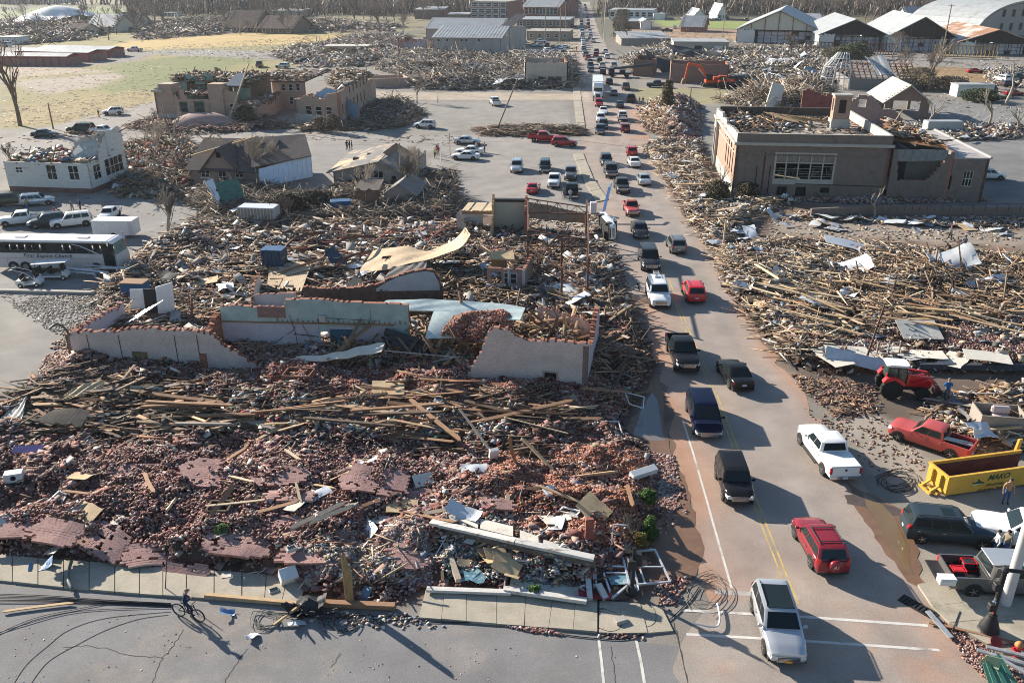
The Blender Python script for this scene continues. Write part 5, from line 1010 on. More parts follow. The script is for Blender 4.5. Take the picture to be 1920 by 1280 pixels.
aD(mb,L0,[(0,HP-H0-.12),(L0*.6,HP-H0-.12),(L0,HP-H0-.12)],.4,T=TR_(0,0,0,H0+.123),m=0,core=1)
aD(mb,D0-.42,[(0,.9),(D0*.3,1.3),(D0*.32,.7),(D0*.5,1.2),(D0*.53,.5),(D0*.8,1.1),(D0,1.2)],.4,bF=.12,T=TR_(0,D0,-math.pi/2,H0+.123),m=1,core=1,aJ=1)
aD(mb,L0*.95,1.3,.4,T=TR_(.5,D0-.4,0,H0+.123),m=2,core=2,aJ=2)
aD(mb,D0-.45,1.25,.35,T=TR_(L0,.42,math.pi/2,H0+.123),m=1,core=1,aJ=1)
mb.B('parapet',[bY,bU,mat('dark_parapet',(.10,.075,.065),.9,var=.3)],cb)
mb=BX_(-.08,-.003,0,D0,0,1.9);mb.box(-.08,L0*.12,-.08,-.003,0,.9);mb.B('plinth',bU,cb)
mb=BX_(.5,L0-.4,.5,D0-.5,H0-.5,H0-.1);mb.B('roof',m_flat,cb)
mb=BX_(-.06,-.003,.4,D0-.2,H0-1.6,H0-1.45)
for k in range(7):mb.box(-.07,-.003,D0*(.08+k*.13),D0*(.08+k*.13)+.5,H0-1.15,H0-.8)
mb.B('stone_band',bU,cb)
mb=MB()
yc=D0-3.9
mb.box(-.45,-.003,yc-1.15,yc-.8,0,6.2);mb.box(-.45,-.003,yc+.8,yc+1.15,0,6.2)
mb.R([(yc+math.cos(a)*1.25,6.2+math.sin(a)*1.25)for a in[math.pi*k/10 for k in range(11)]],-.5,-.004,0,plane='yz')
mb.B('door_surround',bU,cb)
for(a,b,c,d)in lw:bE(cb,TL,a,b,c,d,1,3,aB,.06)
T0=TR_(0,0,0)
wf=(big[1]-big[0])
mb=MB();fw=.16
x0,x1,z0,z1=big
mb.box(x0,x0+fw*1.6,.02,.2,z0,z1);mb.box(x1-fw*1.6,x1,.02,.2,z0,z1);mb.box(x0+.25,x1-.25,.02,.2,z0,z0+.15);mb.box(x0+.25,x1-.25,.02,.2,z1-.2,z1)
for k in range(1,5):mb.box(x0+wf*k/5-fw/2,x0+wf*k/5+fw/2,.03,.22,z0+.15,z1-.2)
mb.box(x0+.25,x1-.25,.05,.16,z0+(z1-z0)*.66,z0+(z1-z0)*.70)
mb.box(x0+.25,x1-.25,.1,.14,z0+.15,z0+.75)
for k in range(5):
 for j in range(1,6):
  if R.random()<.7:mb.box(x0+wf*k/5+.08,x0+wf*(k+1)/5-.08,.12,.15,z0+.75+j*.35,z0+.79+j*.35)
for k in range(5):
 for j in range(9):
  a=VV((x0+wf*(k+R.uniform(.1,.9))/5,.25,z0+R.uniform(.4,1.6)))
  if R.random()<.5:mb.E(a,a+VV((R.uniform(-.5,.5),.2,R.uniform(.4,1.2))),.03)
jR=mb.B('large_window',bU,cb)
mb=MB()
for k in range(5):mb.box(x0+wf*k/5+.1,x0+wf*(k+1)/5-.1,.16,.17,z0+(z1-z0)*.71,z1-.22)
mb.B('pane',mat('dusty_glass',(.22,.20,.17),.3,var=.4,scale=4),jR)
for o in bw:bE(cb,T0,*o,2,1,aB,.06)
mb=MB();o=W.op(1425,262,1440,362);mb.box(o[0],o[1],-.02,-.003,1,H0-1.2);mb.B('brick_strip',aK('deep_red_brick',(.12,.04,.035),(.09,.03,.03),(.15,.09,.08)),cb)
mb=BX_(0,L0,-.10,-.003,H0-1.65,H0-1.5);mb.B('brick_band',bY,cb)
mb=MB()
for x in(W.sz(1421,300)[0],W.sz(1446,300)[0]):mb.U([(x,-.1,.3),(x,-.1,H0*.6)],.05)
mb.U([(W.sz(1490,350)[0],-.12,2.0),(L0*.97,-.12,1.9)],.05)
mb.B('pipe',aB,cb)
cx,cy=W.at(1571,240,H0)
mb=BX_(cx-1.35,cx+1.35,cy-1.0,cy+1.0,H0-.1,H0+1.4,1)
mb.box(cx-1.2,cx+1.2,cy-.85,cy+.85,H0+1.401,H0+4.7,0);mb.box(cx-1.35,cx+1.35,cy-1.0,cy+1.0,H0+4.701,H0+4.95,1)
mb.box(cx-.5,cx+.5,cy-.875,cy-.852,H0+2.3,H0+4.2,2);mb.box(cx-1.22,cx-1.203,cy-.35,cy+.35,H0+2.6,H0+4.3,2)
mb.B('chimney',[dK,bU,bP],cb)
mb=MB();rr=random.Random(4)
def wl_(px,py,z):
 a=W.at(px,py,z);return VV((a[0],a[1],z))
a,b,c,d=wl_(1432,210,H0+1.6),wl_(1550,225,H0+1.1),wl_(1500,236,H0+.2),wl_(1470,228,H0+.3)
n=26
for k in range(n):
 t=k/n;p0=a.lerp(b,t);p1=wl_(1498+k*2.2,233-.2*k,H0+.5);mb.E(p0+VV((0,rr.uniform(-.3,.3),0)),p0 .lerp(p1,rr.uniform(.7,1)),.34,.05)
mb.B('roof_board',PLM[0],cb)
q=[cb.matrix_basis@VV(p)for p in((.6,.6,0),(L0-.6,.6,0),(L0-.6,D0-.6,0),(.6,D0-.6,0))]
aY(q,H0-.08,420,bI,.5,3)
q=[cb.matrix_basis@VV(p)for p in((.6,D0*.35,0),(L0*.5,D0*.5,0),(L0*.5,D0-.6,0),(.6,D0-.6,0))]
aY(q,H0-.08,500,bI,1.1,4)
WX=W.at(1783,352,0)[0]
WZ=W.sz(1700,283)[1]
x0w,x1w=L0+.36,W.sz(1776,330)[0]
mb=MB()
o1=W.sz(1658,337)[1]
aD(mb,x1w-x0w,[(0,WZ+.5),(.4,WZ-.2),(.9,o1+1.6),(1.1,o1),(x1w-x0w-2.6,o1),(x1w-x0w-1.8,o1+.9),(x1w-x0w-.3,WZ-.6),(x1w-x0w,WZ)],.4,bF=.08,T=TR_(x0w,0,0),aJ=2,seed=3)
aD(mb,D0*.85,WZ,.4,T=TR_(x1w+.4,0,math.pi/2),m=0,aJ=2)
aD(mb,x1w-x0w,WZ,.3,T=TR_(x0w,D0*.85,0),m=2,aJ=0)
mb.B('wing_wall',[bY,bC,mat('plaster_room',(.20,.21,.20),.9,var=.15),bP],cb)
mb=BX_(x0w,x1w,.42,D0*.8,1.2,1.35);mb.B('wing_floor',fJ,cb)
mb=BX_(x0w+2.8,x0w+2.95,2.6,D0*.8,1.36,WZ-.3);mb.box(x0w+3.0,x1w-.1,3.2,3.35,1.36,WZ-.4);mb.B('partition',mat('shade_grey_plaster',(.15,.155,.15),.9,var=.1),cb)  # partition grey darkened to put the room's shade into its colour
def rq(px,py,z):
 a=W.at(px,py,z);return(a[0],a[1],z)
mb=MB();nb=16
A_,B_2,C_,D_=[VV(p)for p in(rq(1650,256,WZ+.1),rq(1779,275,WZ+.3),rq(1722,243,WZ+.9),rq(1664,222,WZ+.6))]
for k in range(nb):
 t0,t1=k/nb,(k+.93)/nb;mb.S([tuple(A_.lerp(B_2,t0)),tuple(A_.lerp(B_2,t1)),tuple(D_.lerp(C_,t1)),tuple(D_.lerp(C_,t0))],.06,0)
mb.B('roof_deck',mat('rust_orange_boards',(.33,.15,.07),.9,var=.3,scale=2,col2=(.42,.32,.22),fac=.63),cb)
mb=MB()
for k in range(12):mb.E(A_.lerp(D_,k/11)-VV((0,0,.25)),B_2 .lerp(C_,k/11)-VV((0,0,.25)),.08,.25)
mb.E(A_+VV((0,-.1,-.2)),B_2+VV((0,-.1,-.2)),.1,.2)
mb.B('rafter',PLM[2],cb)
mb=SX_([(x0w+.1,.1,WZ-1.5),(x1w-.3,.1,WZ-1.2),(x1w-.3,.5,WZ+.15),(x0w+.1,.5,WZ+.05)],.05)
for k in range(9):mb.E((x0w+.3+k*1.0,.02,WZ-1.5),(x0w+.7+k*1.0,.4,WZ),.05)
mb.B('sagging_ceiling',mat('grey_lath',(.23,.23,.215),.9,var=.2),cb)
q=[cb.matrix_basis@p for p in(A_,B_2,C_,D_)]
aY(q,WZ+.5,260,bI,.3,5)
x2w=W.sz(1845,350)[0];LZ=W.sz(1849,299)[1]
ops=[W.op(1773,330,1786,354),W.op(1802,321,1827,350)]
mb=MB();aD(mb,x2w-x1w-.45,LZ,.4,[(o[0]-x1w-.45,o[1]-x1w-.45,o[2],o[3])for o in ops],T=TR_(x1w+.45,0,0),aJ=2)
aD(mb,D0*.85,LZ,.4,T=TR_(x2w,0,math.pi/2),aJ=2)
mb.B('end_wall',[bY,bC,bP],cb)
mb=BX_(x1w+.42,x2w+.3,.0,D0*.9,LZ+.003,LZ+.18);mb.box(x2w+.02,x2w+.32,0,D0*.9,LZ+.183,LZ+.36);mb.B('end_roof',mat('pale_roofing',(.40,.37,.355),.85,var=.12,scale=.6),cb)
bE(cb,T0,*[ops[1][i]for i in range(4)],3,2,m_white,.08)
for i,(px,py,s,lab)in enumerate([(1715,330,.9,'white desk standing in the torn open room of the brick building')]):
 a=W.at(px,334,1.35);p=cb.matrix_basis@VV((a[0],2.0,1.36));t=aE('desk',lab,'desk',p,W.rz);mb=BX_(-1,1,-.5,.5,.9,1.0);mb.box(-.95,-.4,-.45,.45,0,.9);mb.box(.5,.95,-.45,.45,0,.9);mb.box(-.4,.5,.38,.44,.1,.9);mb.B('desk_body',m_white,t)
def fY(name,aN,cat,pts,h,t,m,aC=None,seed=0,bF=0):
 A=P(*pts[0]);r=aE(name,aN,cat,A,0,aC);mb=MB()
 for a,b in zip(pts[:-1],pts[1:]):
  w=bA(a,b);aD(mb,w.L,h,t,T=Matrix.Translation(w.A-A)@Matrix.Rotation(w.rz,4,'Z'),bF=bF,seed=seed,m=0,core=0)
 mb.B('wall',m,r);return r,mb
r,_=fY('retaining_wall','low brown retaining wall with a rail running below the brick building','wall',[(1520,408),(1640,402),(1780,405),(2000,404)],1.15,.35,mat('brown_concrete',(.20,.155,.13),.9,var=.15))
mb=MB();A=P(1520,408)
pr=[P(x,y,1.15)-A for x,y in[(1640,394),(1780,396),(2000,395)]]
for a,b in zip(pr[:-1],pr[1:]):
 mb.E(a+VV((0,0,.9)),b+VV((0,0,.9)),.06)
 for k in range(10):p=a.lerp(b,k/10);mb.E(p,p+VV((0,0,.9)),.05)
mb.B('rail',aB,r)
dP=aK('tan_pink_brick',(.40,.28,.215),(.36,.25,.19),(.42,.34,.28),patch=(.35,.25,.20))
gX=mat('mint_plaster',(.22,.34,.30),.85,var=.12)
hJ=mat('pale_blue_plaster',(.26,.42,.58),.85,var=.12)
dI=mat('pale_foundation',(.42,.40,.36),.9,var=.1)
m_oldroof=mat('charred_roofing',(.085,.06,.05),.95,var=.4,scale=2,col2=(.18,.12,.09),fac=.55,cS=.5)
sc=aE('school_building','ruined tan brick school with towers, roofless and torn open, beyond the left street','building',P(297,228),0)
IT=Matrix.Translation(-P(297,228))
def cF(mb,w,prof,t=.45,ops=(),bF=.1,m=0,core=1,aJ=2,seed=0,back=0.0,z0=0):
 T=IT@Matrix.Translation(w.A)@Matrix.Rotation(w.rz,4,'Z')@Matrix.Translation((0,back,0));aD(mb,w.L,prof,t,ops,bF,m=m,core=core,aJ=aJ,seed=seed,T=T,step=.6,z0=z0);return T
SM=[dP,bC,gX,dI]
w1=bA((297,227),(450,231))
ops=[w1 .op(305,191,315,210),w1 .op(338,191,351,211),w1 .op(361,190,382,216),w1 .op(394,192,406,211),w1 .op(431,194,438,210)]
mb=MB()
T=cF(mb,w1,w1 .prof([(290,166),(310,162),(335,160),(337,187),(352,186),(400,187),(402,170),(426,168),(430,172),(450,175)]),ops=ops,seed=1)
D1=17.0
wl1=bA(tuple(w1 .A+w1 .n*D1),tuple(w1 .A));cF(mb,wl1,[(0,w1 .sz(290,166)[1]),(D1,w1 .sz(290,168)[1])],bF=.3,seed=2,aJ=0)
wb1=bA(tuple(w1 .A+w1 .n*D1),tuple(w1 .B+w1 .n*D1));cF(mb,wb1,[(0,7),(6,8.5),(10,6.5),(14,8.2),(22,7),(wb1 .L,8)],bF=.8,m=0,aJ=0,seed=3,ops=[(4,6,4,7),(9,11,4,7)])
wm1=bA(tuple(w1 .A+w1 .n*6.5),tuple(w1 .B+w1 .n*6.5));cF(mb,wm1,[(0,6.5),(3,7.5),(5,9),(7,7.6),(9,9.2),(12,6),(13,5),(16,8.5),(17,6.5),(19,7.5),(wm1 .L,7.2)],bF=.5,m=2,aJ=2,seed=5,ops=[(4,6,5,7.4),(8.2,10,5,7.6),(13,14.5,3,7)])
mb.B('wall',SM,sc)
for a,b in(((310,226),(334,227)),((401,229),(427,230))):
 ww=bA(a,b);hh=ww.sz(a[0],157)[1];mb=MB();mb.T=IT@Matrix.Translation(ww.A)@Matrix.Rotation(ww.rz,4,'Z');mb.box(0,ww.L,-.7,2.2,0,hh,0);mb.box(-.06,ww.L+.06,-.76,-.703,0,1.6,1);mb.B('tower',[dP,dI,bC],sc)
for o in ops:bE(sc,T,*o,1,2,m_white if o[1]-o[0]<1.6 else gX,.12,glass=o[1]-o[0]<1.6)
mb=MB();mb.T=T;mb.box(0,w1 .L,-.06,-.003,0,1.5);mb.box(-.3,w1 .L*.12,-.5,.0,5.9,6.4);mb.B('foundation',dI,sc)
mb=MB();mb.T=T
mb.S([(w1 .L*.86,.5,7.4),(w1 .L*1.06,.5,7.4),(w1 .L*1.0,5,9.4),(w1 .L*.9,5,9.4)],.15);mb.B('roof_panel',mat('slate_blue_roof',(.10,.14,.19),.7,var=.2),sc)
w2=bA((449,233),(484,234));mb=MB()
h2=w2 .sz(450,196)[1]
T2=cF(mb,w2,[(0,h2),(w2 .L,h2)],bF=.05,seed=6)
ws2=bA(tuple(w2 .B),(530,205));T3=cF(mb,ws2,[(0,h2),(ws2 .L,h2)],ops=[(ws2 .L*(.45+k*.09),ws2 .L*(.50+k*.09),2.5,5.2)for k in range(4)],bF=.15,seed=7)
cF(mb,bA(tuple(w2 .A+w2 .n*8),tuple(w2 .A)),[(0,h2),(8,h2)],seed=8,aJ=0)
mb.T=T2;mb.box(-.1,w2 .L+.1,-.12,-.004,h2-.6,h2-.25,3);mb.T=Matrix.Identity(4)
mb.B('wing_wall',SM,sc)
mb=MB();mb.T=IT;g_=[w2 .A+VV((0,0,h2-.5)),w2 .B+VV((0,0,h2-.5)),ws2 .B+VV((0,0,h2-.5)),w2 .A+w2 .n*12+VV((0,0,h2-.5))]
mb.S([tuple(v)for v in g_],.2);mb.B('wing_roof',m_oldroof,sc)
aY(g_,h2-.4,700,bI,.9,7)
w3=bA((515,205),(575,207));mb=MB()
h3=w3 .sz(540,152)[1]
o3=[w3 .op(528,158,534,171),w3 .op(541,158,548,171),w3 .op(555,157,561,171),w3 .op(543,182,549,196)]
T4=cF(mb,w3,[(0,h3),(w3 .L,h3)],ops=o3,bF=.12,seed=9)
for i in range(2):
 pass
mb.B('middle_wall',SM,sc)
for o in o3:bE(sc,T4,*o,1,2,m_white,.1)
mb=MB();mb.T=IT
g3=[w3 .A+VV((-4,0,h3)),w3 .B+VV((0,0,h3)),w3 .B+w3 .n*16+VV((0,0,h3+1)),w3 .A+w3 .n*16+VV((-6,0,h3+.4))]
mb.S([tuple(v)for v in g3],.3);mb.B('roof',m_oldroof,sc)
aY(g3,h3+.2,500,bI,1.2,8)
w4=bA((556,228),(640,240));mb=MB()
h4=w4 .sz(640,174)[1]
o4=[w4 .op(573,199,583,215),w4 .op(592,200,602,216),w4 .op(611,201,621,216)]
T5=cF(mb,w4,w4 .prof([(556,186),(566,184),(569,178),(600,187),(608,186),(612,176),(640,174)]),ops=o4,bF=.1,seed=10)
ws4=bA(tuple(w4 .B),(706,192))
os4=[]
for k in range(9):
 s_=ws4 .L*(.06+k*.095)
 for zz in(2.0,5.2):
  if zz<4 or k>1:os4 .append((s_,s_+.9,zz+.4,zz+2.3))
T6=cF(mb,ws4,[(0,h4),(ws4 .L*.75,h4+.1),(ws4 .L*.8,h4-1.2),(ws4 .L,h4-2)],ops=os4,bF=.1,seed=11)
cF(mb,bA(tuple(w4 .A+w4 .n*22),tuple(w4 .A)),[(0,h4-1),(22,w4 .sz(556,186)[1])],bF=.4,seed=12,aJ=0)
cF(mb,w4,[(0,h4-3),(1.5,h4-1.5),(w4 .L*.3,h4-.3),(w4 .L*.65,h4-.5),(w4 .L*.8,h4-2.5),(w4 .L,h4-3)],m=4,aJ=4,back=5,seed=13,bF=.1)
mb.B('right_wall',SM+[hJ],sc)
for o in o4:bE(sc,T5,*o,1,2,m_white,.13,sill=True)
for o in os4[::1]:bE(sc,T6,*o,1,2,aB,.08)
mb=MB();mb.T=T5;mb.box(-.05,w4 .L+.05,-.06,-.003,0,1.7);mb.T=T6;mb.box(0,ws4 .L,-.06,-.003,0,1.9);mb.B('foundation',dI,sc)
mb=MB();mb.T=IT
e4=(ws4 .B-ws4 .A)
g4=[w4 .B+e4*.12-w4 .d*.4+VV((0,0,h4-.1)),w4 .B+e4*.98+VV((0,0,h4-.4)),w4 .A+e4*.98+VV((0,0,h4-.4)),w4 .A+w4 .d*6+e4*.3+VV((0,0,h4-.1))]
mb.S([tuple(v)for v in g4],.25);mb.B('roof',m_oldroof,sc)
aY(g4,h4-.1,900,bI,.8,9)
aY([w4 .A+w4 .n,w4 .A+w4 .d*w4 .L*.6+w4 .n,w4 .A+w4 .d*w4 .L*.6+w4 .n*5,w4 .A+w4 .n*5],w4 .sz(580,186)[1]-1.0,160,bI,.7,10)
g1=[w1 .A+w1 .n*6,w1 .B+w1 .n*6,w1 .B+w1 .n*17,w1 .A+w1 .n*17]
mb=MB();mb.T=IT
g1z=[VV((p.x,p.y,z))for p,z in zip(g1,(6.8,6.6,7.8,7.6))]
mb.S([tuple(g1z[0].lerp(g1z[1],.25)),tuple(g1z[1]),tuple(g1z[2]),tuple(g1z[3])],.3);mb.B('roof',m_oldroof,sc)
aY(g1,7.2,2000,bI,1.9,11)
aY([w1 .A+w1 .d*5+w1 .n,w1 .A+w1 .d*14+w1 .n,w1 .A+w1 .d*14+w1 .n*6,w1 .A+w1 .d*5+w1 .n*6],5.2,600,[('bricks',.6,((.25,.6),(.15,.35),(.1,.25)),BRP,.4,0)]+bI[:2],.8,12)
mb=MB();c=P(383,238)
bp=tag(MB().L([(7.2,0),(6.6,.9),(5.0,1.9),(3.0,2.6),(.1,2.8)],20).B('collapsed_brick_mound',aK('mound_brick',(.33,.22,.19),(.30,.19,.16),(.4,.33,.3)),None,aF=60,loc=(c.x,c.y,0)),'rounded mound of fallen tan brick before the school door','brick mound')
bp.scale=(1,.6,1)
gG=mat('peeling_white_siding',(.58,.57,.54),.85,var=.12,scale=2,col2=(.40,.38,.35),fac=.60,aX=(.6,.6,5))
gQ=aK('dark_house_brick',(.17,.085,.07),(.13,.065,.055),(.2,.15,.13))
W=bA((19,358),(174,363))
hw_=aE('white_house','white weatherboard house with its roof and upper floor torn off, at the left edge','house',W.A,W.rz)
zt=W.sz(14,303)[1];zf=W.sz(20,349)[1]
D=W.at(215,333,0)[1]
mb=MB()
ops=[W.op(30,313,41,324),W.op(90,308,103,337),W.op(131,310,145,338)]
aD(mb,W.L,zt,.2,[(o[0],o[1],o[2],min(o[3],zt-.3))for o in ops],z0=zf,aJ=0)
TS=TR_(W.L,0,math.pi/2)
so=[(D*.12,D*.3,1.6,zt-.5),(D*.42,D*.9,1.5,zt-.3)]
aD(mb,D,[(0,zt),(D*.3,zt),(D*.32,zt+1.2),(D*.6,zt+3.4),(D*.95,zt+3.6),(D,zt+2.8)],.2,so,bF=.15,T=TS,z0=zf,core=2,aJ=0)
aD(mb,D,zt,.2,T=TR_(0,D,-math.pi/2),z0=zf)
aD(mb,W.L*.45,[(0,zt+.6),(1,zt+2.2),(3,zt+2.8),(W.L*.4,zt+3.5)],.2,bF=.2,T=TR_(W.L*.55,D*.55,0),z0=zf,m=1,core=2,aJ=1,seed=4)
aD(mb,W.L,zt,.2,T=TR_(0,D-.2,0),z0=zf,m=1)
mb.B('wall',[gG,mat('bare_plaster',(.48,.46,.42),.9,var=.2),PLM[3]],hw_)
mb=MB()
for k in range(int((zt-zf)/.22)):
 z=zf+k*.22;jG=sorted([0]+[v for o in ops if o[2]<z+.1<o[3]for v in(o[0]-.12,o[1]+.12)]+[W.L])
 for a,b in zip(jG[::2],jG[1::2]):mb.add([(a,-.004,z),(b,-.004,z),(b,-.035,z),(a,-.035,z),(a,-.004,z+.215),(b,-.004,z+.215)],[[0,1,2,3],[3,2,5,4]])
wb=mb.B('weatherboards',gG,hw_);tag(wb,kind='stuff')
mb=MB();aD(mb,W.L,zf,.25,T=TR_(0,.02,0));aD(mb,D,zf,.25,T=TR_(W.L-.02,0,math.pi/2));mb.B('foundation',gQ,hw_)
for o in ops:bE(hw_,T0,o[0],o[1],o[2],min(o[3],zt-.3),2,2,m_white,.09,.02,sill=True)
for o in so:bE(hw_,TS,*o,2 if o[1]-o[0]<2 else 4,2,m_white,.08,.02)
mb=BX_(.2,W.L-.2,.2,D-.2,zt-.5,zt-.3);mb.B('upper_floor',PLM[1],hw_)
q=[hw_.matrix_basis@VV(p)for p in((.4,.4,0),(W.L-.4,.4,0),(W.L-.4,D-.4,0),(.4,D-.4,0))]
aY(q,zt-.3,420,bI+[('scraps',.4,((.3,1.6),(.2,1.0),(.04,.4)),TRB,.3,0)],.8,21)
mb=SX_([(W.L*.62,D*.3,zt-.2),(W.L*.95,D*.35,zt-.2),(W.L*.98,D*.53,zt+2.6),(W.L*.68,D*.53,zt+1.8)],.1);mb.B('leaning_floor',mat('dusty_plaster',(.42,.43,.41),.9,var=.25,scale=2),hw_)
mb=MB();rr=random.Random(6)
for k in range(16):
 a=VV((W.L*rr.uniform(.45,1.05),D*rr.uniform(.4,.9),zt+rr.uniform(2,3.4)));mb.E(a,a+VV((rr.uniform(-2,2),rr.uniform(-2,2),rr.uniform(-.4,1))),.12)
mb.B('broken_rafter',PLM[2],hw_)
eV=aK('brown_house_brick',(.28,.20,.165),(.25,.17,.14),(.32,.27,.23))
m_shing=mat('dark_shingles',(.10,.085,.08),.95,var=.2,scale=3,cS=.4,col2=(.14,.11,.10),fac=.55,aX=(1,1,6))
W=bA((360,347),(492,352))
bh=aE('brown_house','brown brick house with a steep front gable and torn dark roof','house',W.A,W.rz)
pk=W.sz(407,277);zt=W.sz(440,317)[1];D=13.0
ops=[W.op(377,318,392,333),W.op(411,318,422,345),W.op(441,319,455,333)];at_=W.op(404,286,412,296)
mb=MB()
aD(mb,W.L,zt,.3,ops,aJ=2)
gw=5.6
aD(mb,gw*1.0,[(0,zt+.02),(gw/2,pk[1]-.3),(gw,zt+.02)],.3,[(gw/2-.4,gw/2+.4,at_[2],at_[3])],step=.15,T=TR_(pk[0]-gw/2,0,0),z0=zt+.003,aJ=2)
aD(mb,D,zt,.3,T=TR_(W.L,0,math.pi/2));aD(mb,D,zt,.3,T=TR_(0,D,-math.pi/2));aD(mb,W.L,zt,.3,T=TR_(0,D-.3,0))
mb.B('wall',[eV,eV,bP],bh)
mb=MB();hr=W.at(460,243,7.5)
aQ=3.2
dX(mb,0,W.L,0,D,zt,aQ,.5,along='x',t=.15)
mb.B('roof',m_shing,bh)
mb=MB();pz=pk[1]
for s in(1,-1):
 mb.S([(pk[0]+s*(gw/2+.5),-.5,zt-.6),(pk[0]+s*(gw/2+.5),5.0,zt-.6),(pk[0],5.0,pz),(pk[0],-.5,pz)][::s],.14)
mb.B('gable_roof',m_shing,bh)
for o in ops:bE(bh,T0,*o,2,2,m_white,.08,sill=True)
mb=MB()
mb.S([(W.L+.3,-1.5,.4),(W.L+6.2,4.2,.9),(W.L+6.0,4.8,3.9),(W.L+.1,-.7,2.9)],.08,0)
for k in range(12):
 t=k/11;a=VV((W.L+.3,-1.5,.4)).lerp(VV((W.L+6.2,4.2,.9)),t);b=VV((W.L+.1,-.7,2.9)).lerp(VV((W.L+6.0,4.8,3.9)),t);mb.E(a+VV((.03,-.05,0)),b+VV((.03,-.05,0)),.05)
mb.B('metal_siding',mat('bluish_white_siding',(.52,.58,.66),.5,.2,var=.1),bh)
mb=MB()
mb.S([(W.L-1,-.8,3.1),(W.L+6.4,4.0,4.1),(W.L+3.5,9.5,6.2),(W.L-4,6.4,6.0)],.15);mb.B('side_roof',m_shing,bh)
mb=MB()
for k in range(9):a=VV((W.L*rrr,D*.4,zt+aQ-.3))if(rrr:=R.uniform(0,.5))else None;mb.E(a,a+VV((R.uniform(-1.5,1.5),R.uniform(-2,2),R.uniform(.2,1.4))),.12)
mb.E((W.L*.0,1,zt+1.5),(W.L*.75,D*.5,zt+aQ+.4),.25);mb.B('broken_rafter',PLM[0],bh)
gK=mat('faded_siding',(.33,.28,.25),.9,var=.15,col2=(.42,.40,.37),fac=.56,scale=1.5)
m_striproof=mat('stripped_roof',(.17,.16,.155),.92,var=.2,scale=.8,col2=(.50,.38,.24),fac=.52)
W=bA((627,350),(757,354))
lh=aE('low_house','low house with grey roofing stripped to tan boards, tree lying against it','house',W.A,W.rz)
zt=W.sz(640,320)[1];D=W.at(660,281,zt)[1]
ops=[W.op(665,322,684,338),W.op(690,318,718,334),W.op(735,330,742,350)]
mb=MB()
aD(mb,W.L,zt,.2,ops,aJ=2)
aD(mb,D,zt,.2,T=TR_(0,D,-math.pi/2));aD(mb,D,zt,.2,T=TR_(W.L,0,math.pi/2),bF=.3)
pk=W.sz(711,302)
aD(mb,W.L-.4,[(0,zt),(pk[0],pk[1]-.15),(W.L,zt)],.15,T=TR_(.2,.02,0),z0=zt+.003,step=.2)
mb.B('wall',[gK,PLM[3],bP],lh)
mb=MB()
r0=(pk[0],-.6,pk[1]+.05);rb=W.at(744,268,pk[1]+.6);r1=(rb[0],rb[1],pk[1]+.6)
mb.S([(-.9,-.6,zt-.25),r0,r1,(W.at(660,281,zt)[0],D,zt-.1)],.12,0)
mb.S([r0,(W.L+.3,-.4,zt-.1),(W.L+.6,D*.45,zt-.1),(pk[0]+1,D*.5,pk[1]+.1)],.12,0)
mb.B('roof',m_striproof,lh)
mb=SX_([(rb[0],rb[1]-.5,pk[1]+.7),(rb[0]-.3,rb[1]-7,pk[1]+.5),(rb[0]+3.6,rb[1]-6,zt-.6),(rb[0]+3.8,rb[1],zt)],.1);mb.B('torn_panel',PLM[2],lh)
for k in range(4):
 mb=MB();mb.X((2.0+k*1.6,5+k*1.8,zt+.7+k*.3),(.8,.8,.5),(0,.1,.4*k));mb.B('roof_vent',aB,lh,bevel=.05)
for o in ops[:2]:bE(lh,T0,*o,3,1,m_white,.07)
W=bA((722,386),(778,388))
sh_=aE('garden_shed','small shed with a torn grey gable roof below the low house','shed',W.A,W.rz)
zt=W.sz(730,362)[1];D=6.5
mb=MB();aD(mb,W.L,[(0,zt),(W.L/2,zt+1.3),(W.L,zt)],.15,step=.2);aD(mb,D,zt,.15,T=TR_(W.L,0,math.pi/2));aD(mb,D,zt,.15,T=TR_(0,D,-math.pi/2));mb.B('wall',gK,sh_)
mb=MB();dX(mb,0,W.L,0,D,zt,1.4,.35,along='y');mb.B('roof',mat('grey_shingles',(.21,.20,.185),.95,var=.2,scale=3,col2=(.35,.28,.2),fac=.6),sh_)
W=bA((668,392),(712,393))
t=aE('wooden_shed','brown board shed crushed under fallen limbs','shed',W.A,W.rz)
nb=14
for k in range(nb):
 mb=MB();a=W.L*k/nb;mb.box(a+.01,a+W.L/nb-.01,0,.04,0,2.6+.25*math.sin(k));mb.B('board',mat('red_brown_boards',(.19,.10,.075),.9,var=.25,aX=(5,5,1)),t)
mb=SX_([(-.2,-.2,2.5),(W.L+.1,-.2,2.7),(W.L,3.5,3.3),(0,3.5,3.2)],.1);mb.B('roof',m_shing,t)
hA=mat('pale_painted_brick',(.56,.47,.43),.92,var=.13,scale=.6,speck=.16,col2=(.46,.375,.34),fac=.58,cS=.25,bS=22)
gI=mat('faded_teal_plaster',(.34,.42,.40),.9,var=.2,scale=1,col2=(.40,.43,.40),fac=.58)
dZ=mat('lilac_plaster',(.45,.41,.45),.9,var=.15,scale=.6,speck=.1)
cQ=mat('blue_grey_plaster',(.36,.40,.44),.9,var=.12,scale=1.2)
aU=mat('raw_brick_edge',(.34,.15,.095),.95,var=.35,scale=9,col2=(.22,.09,.06),cS=.6,bS=14)
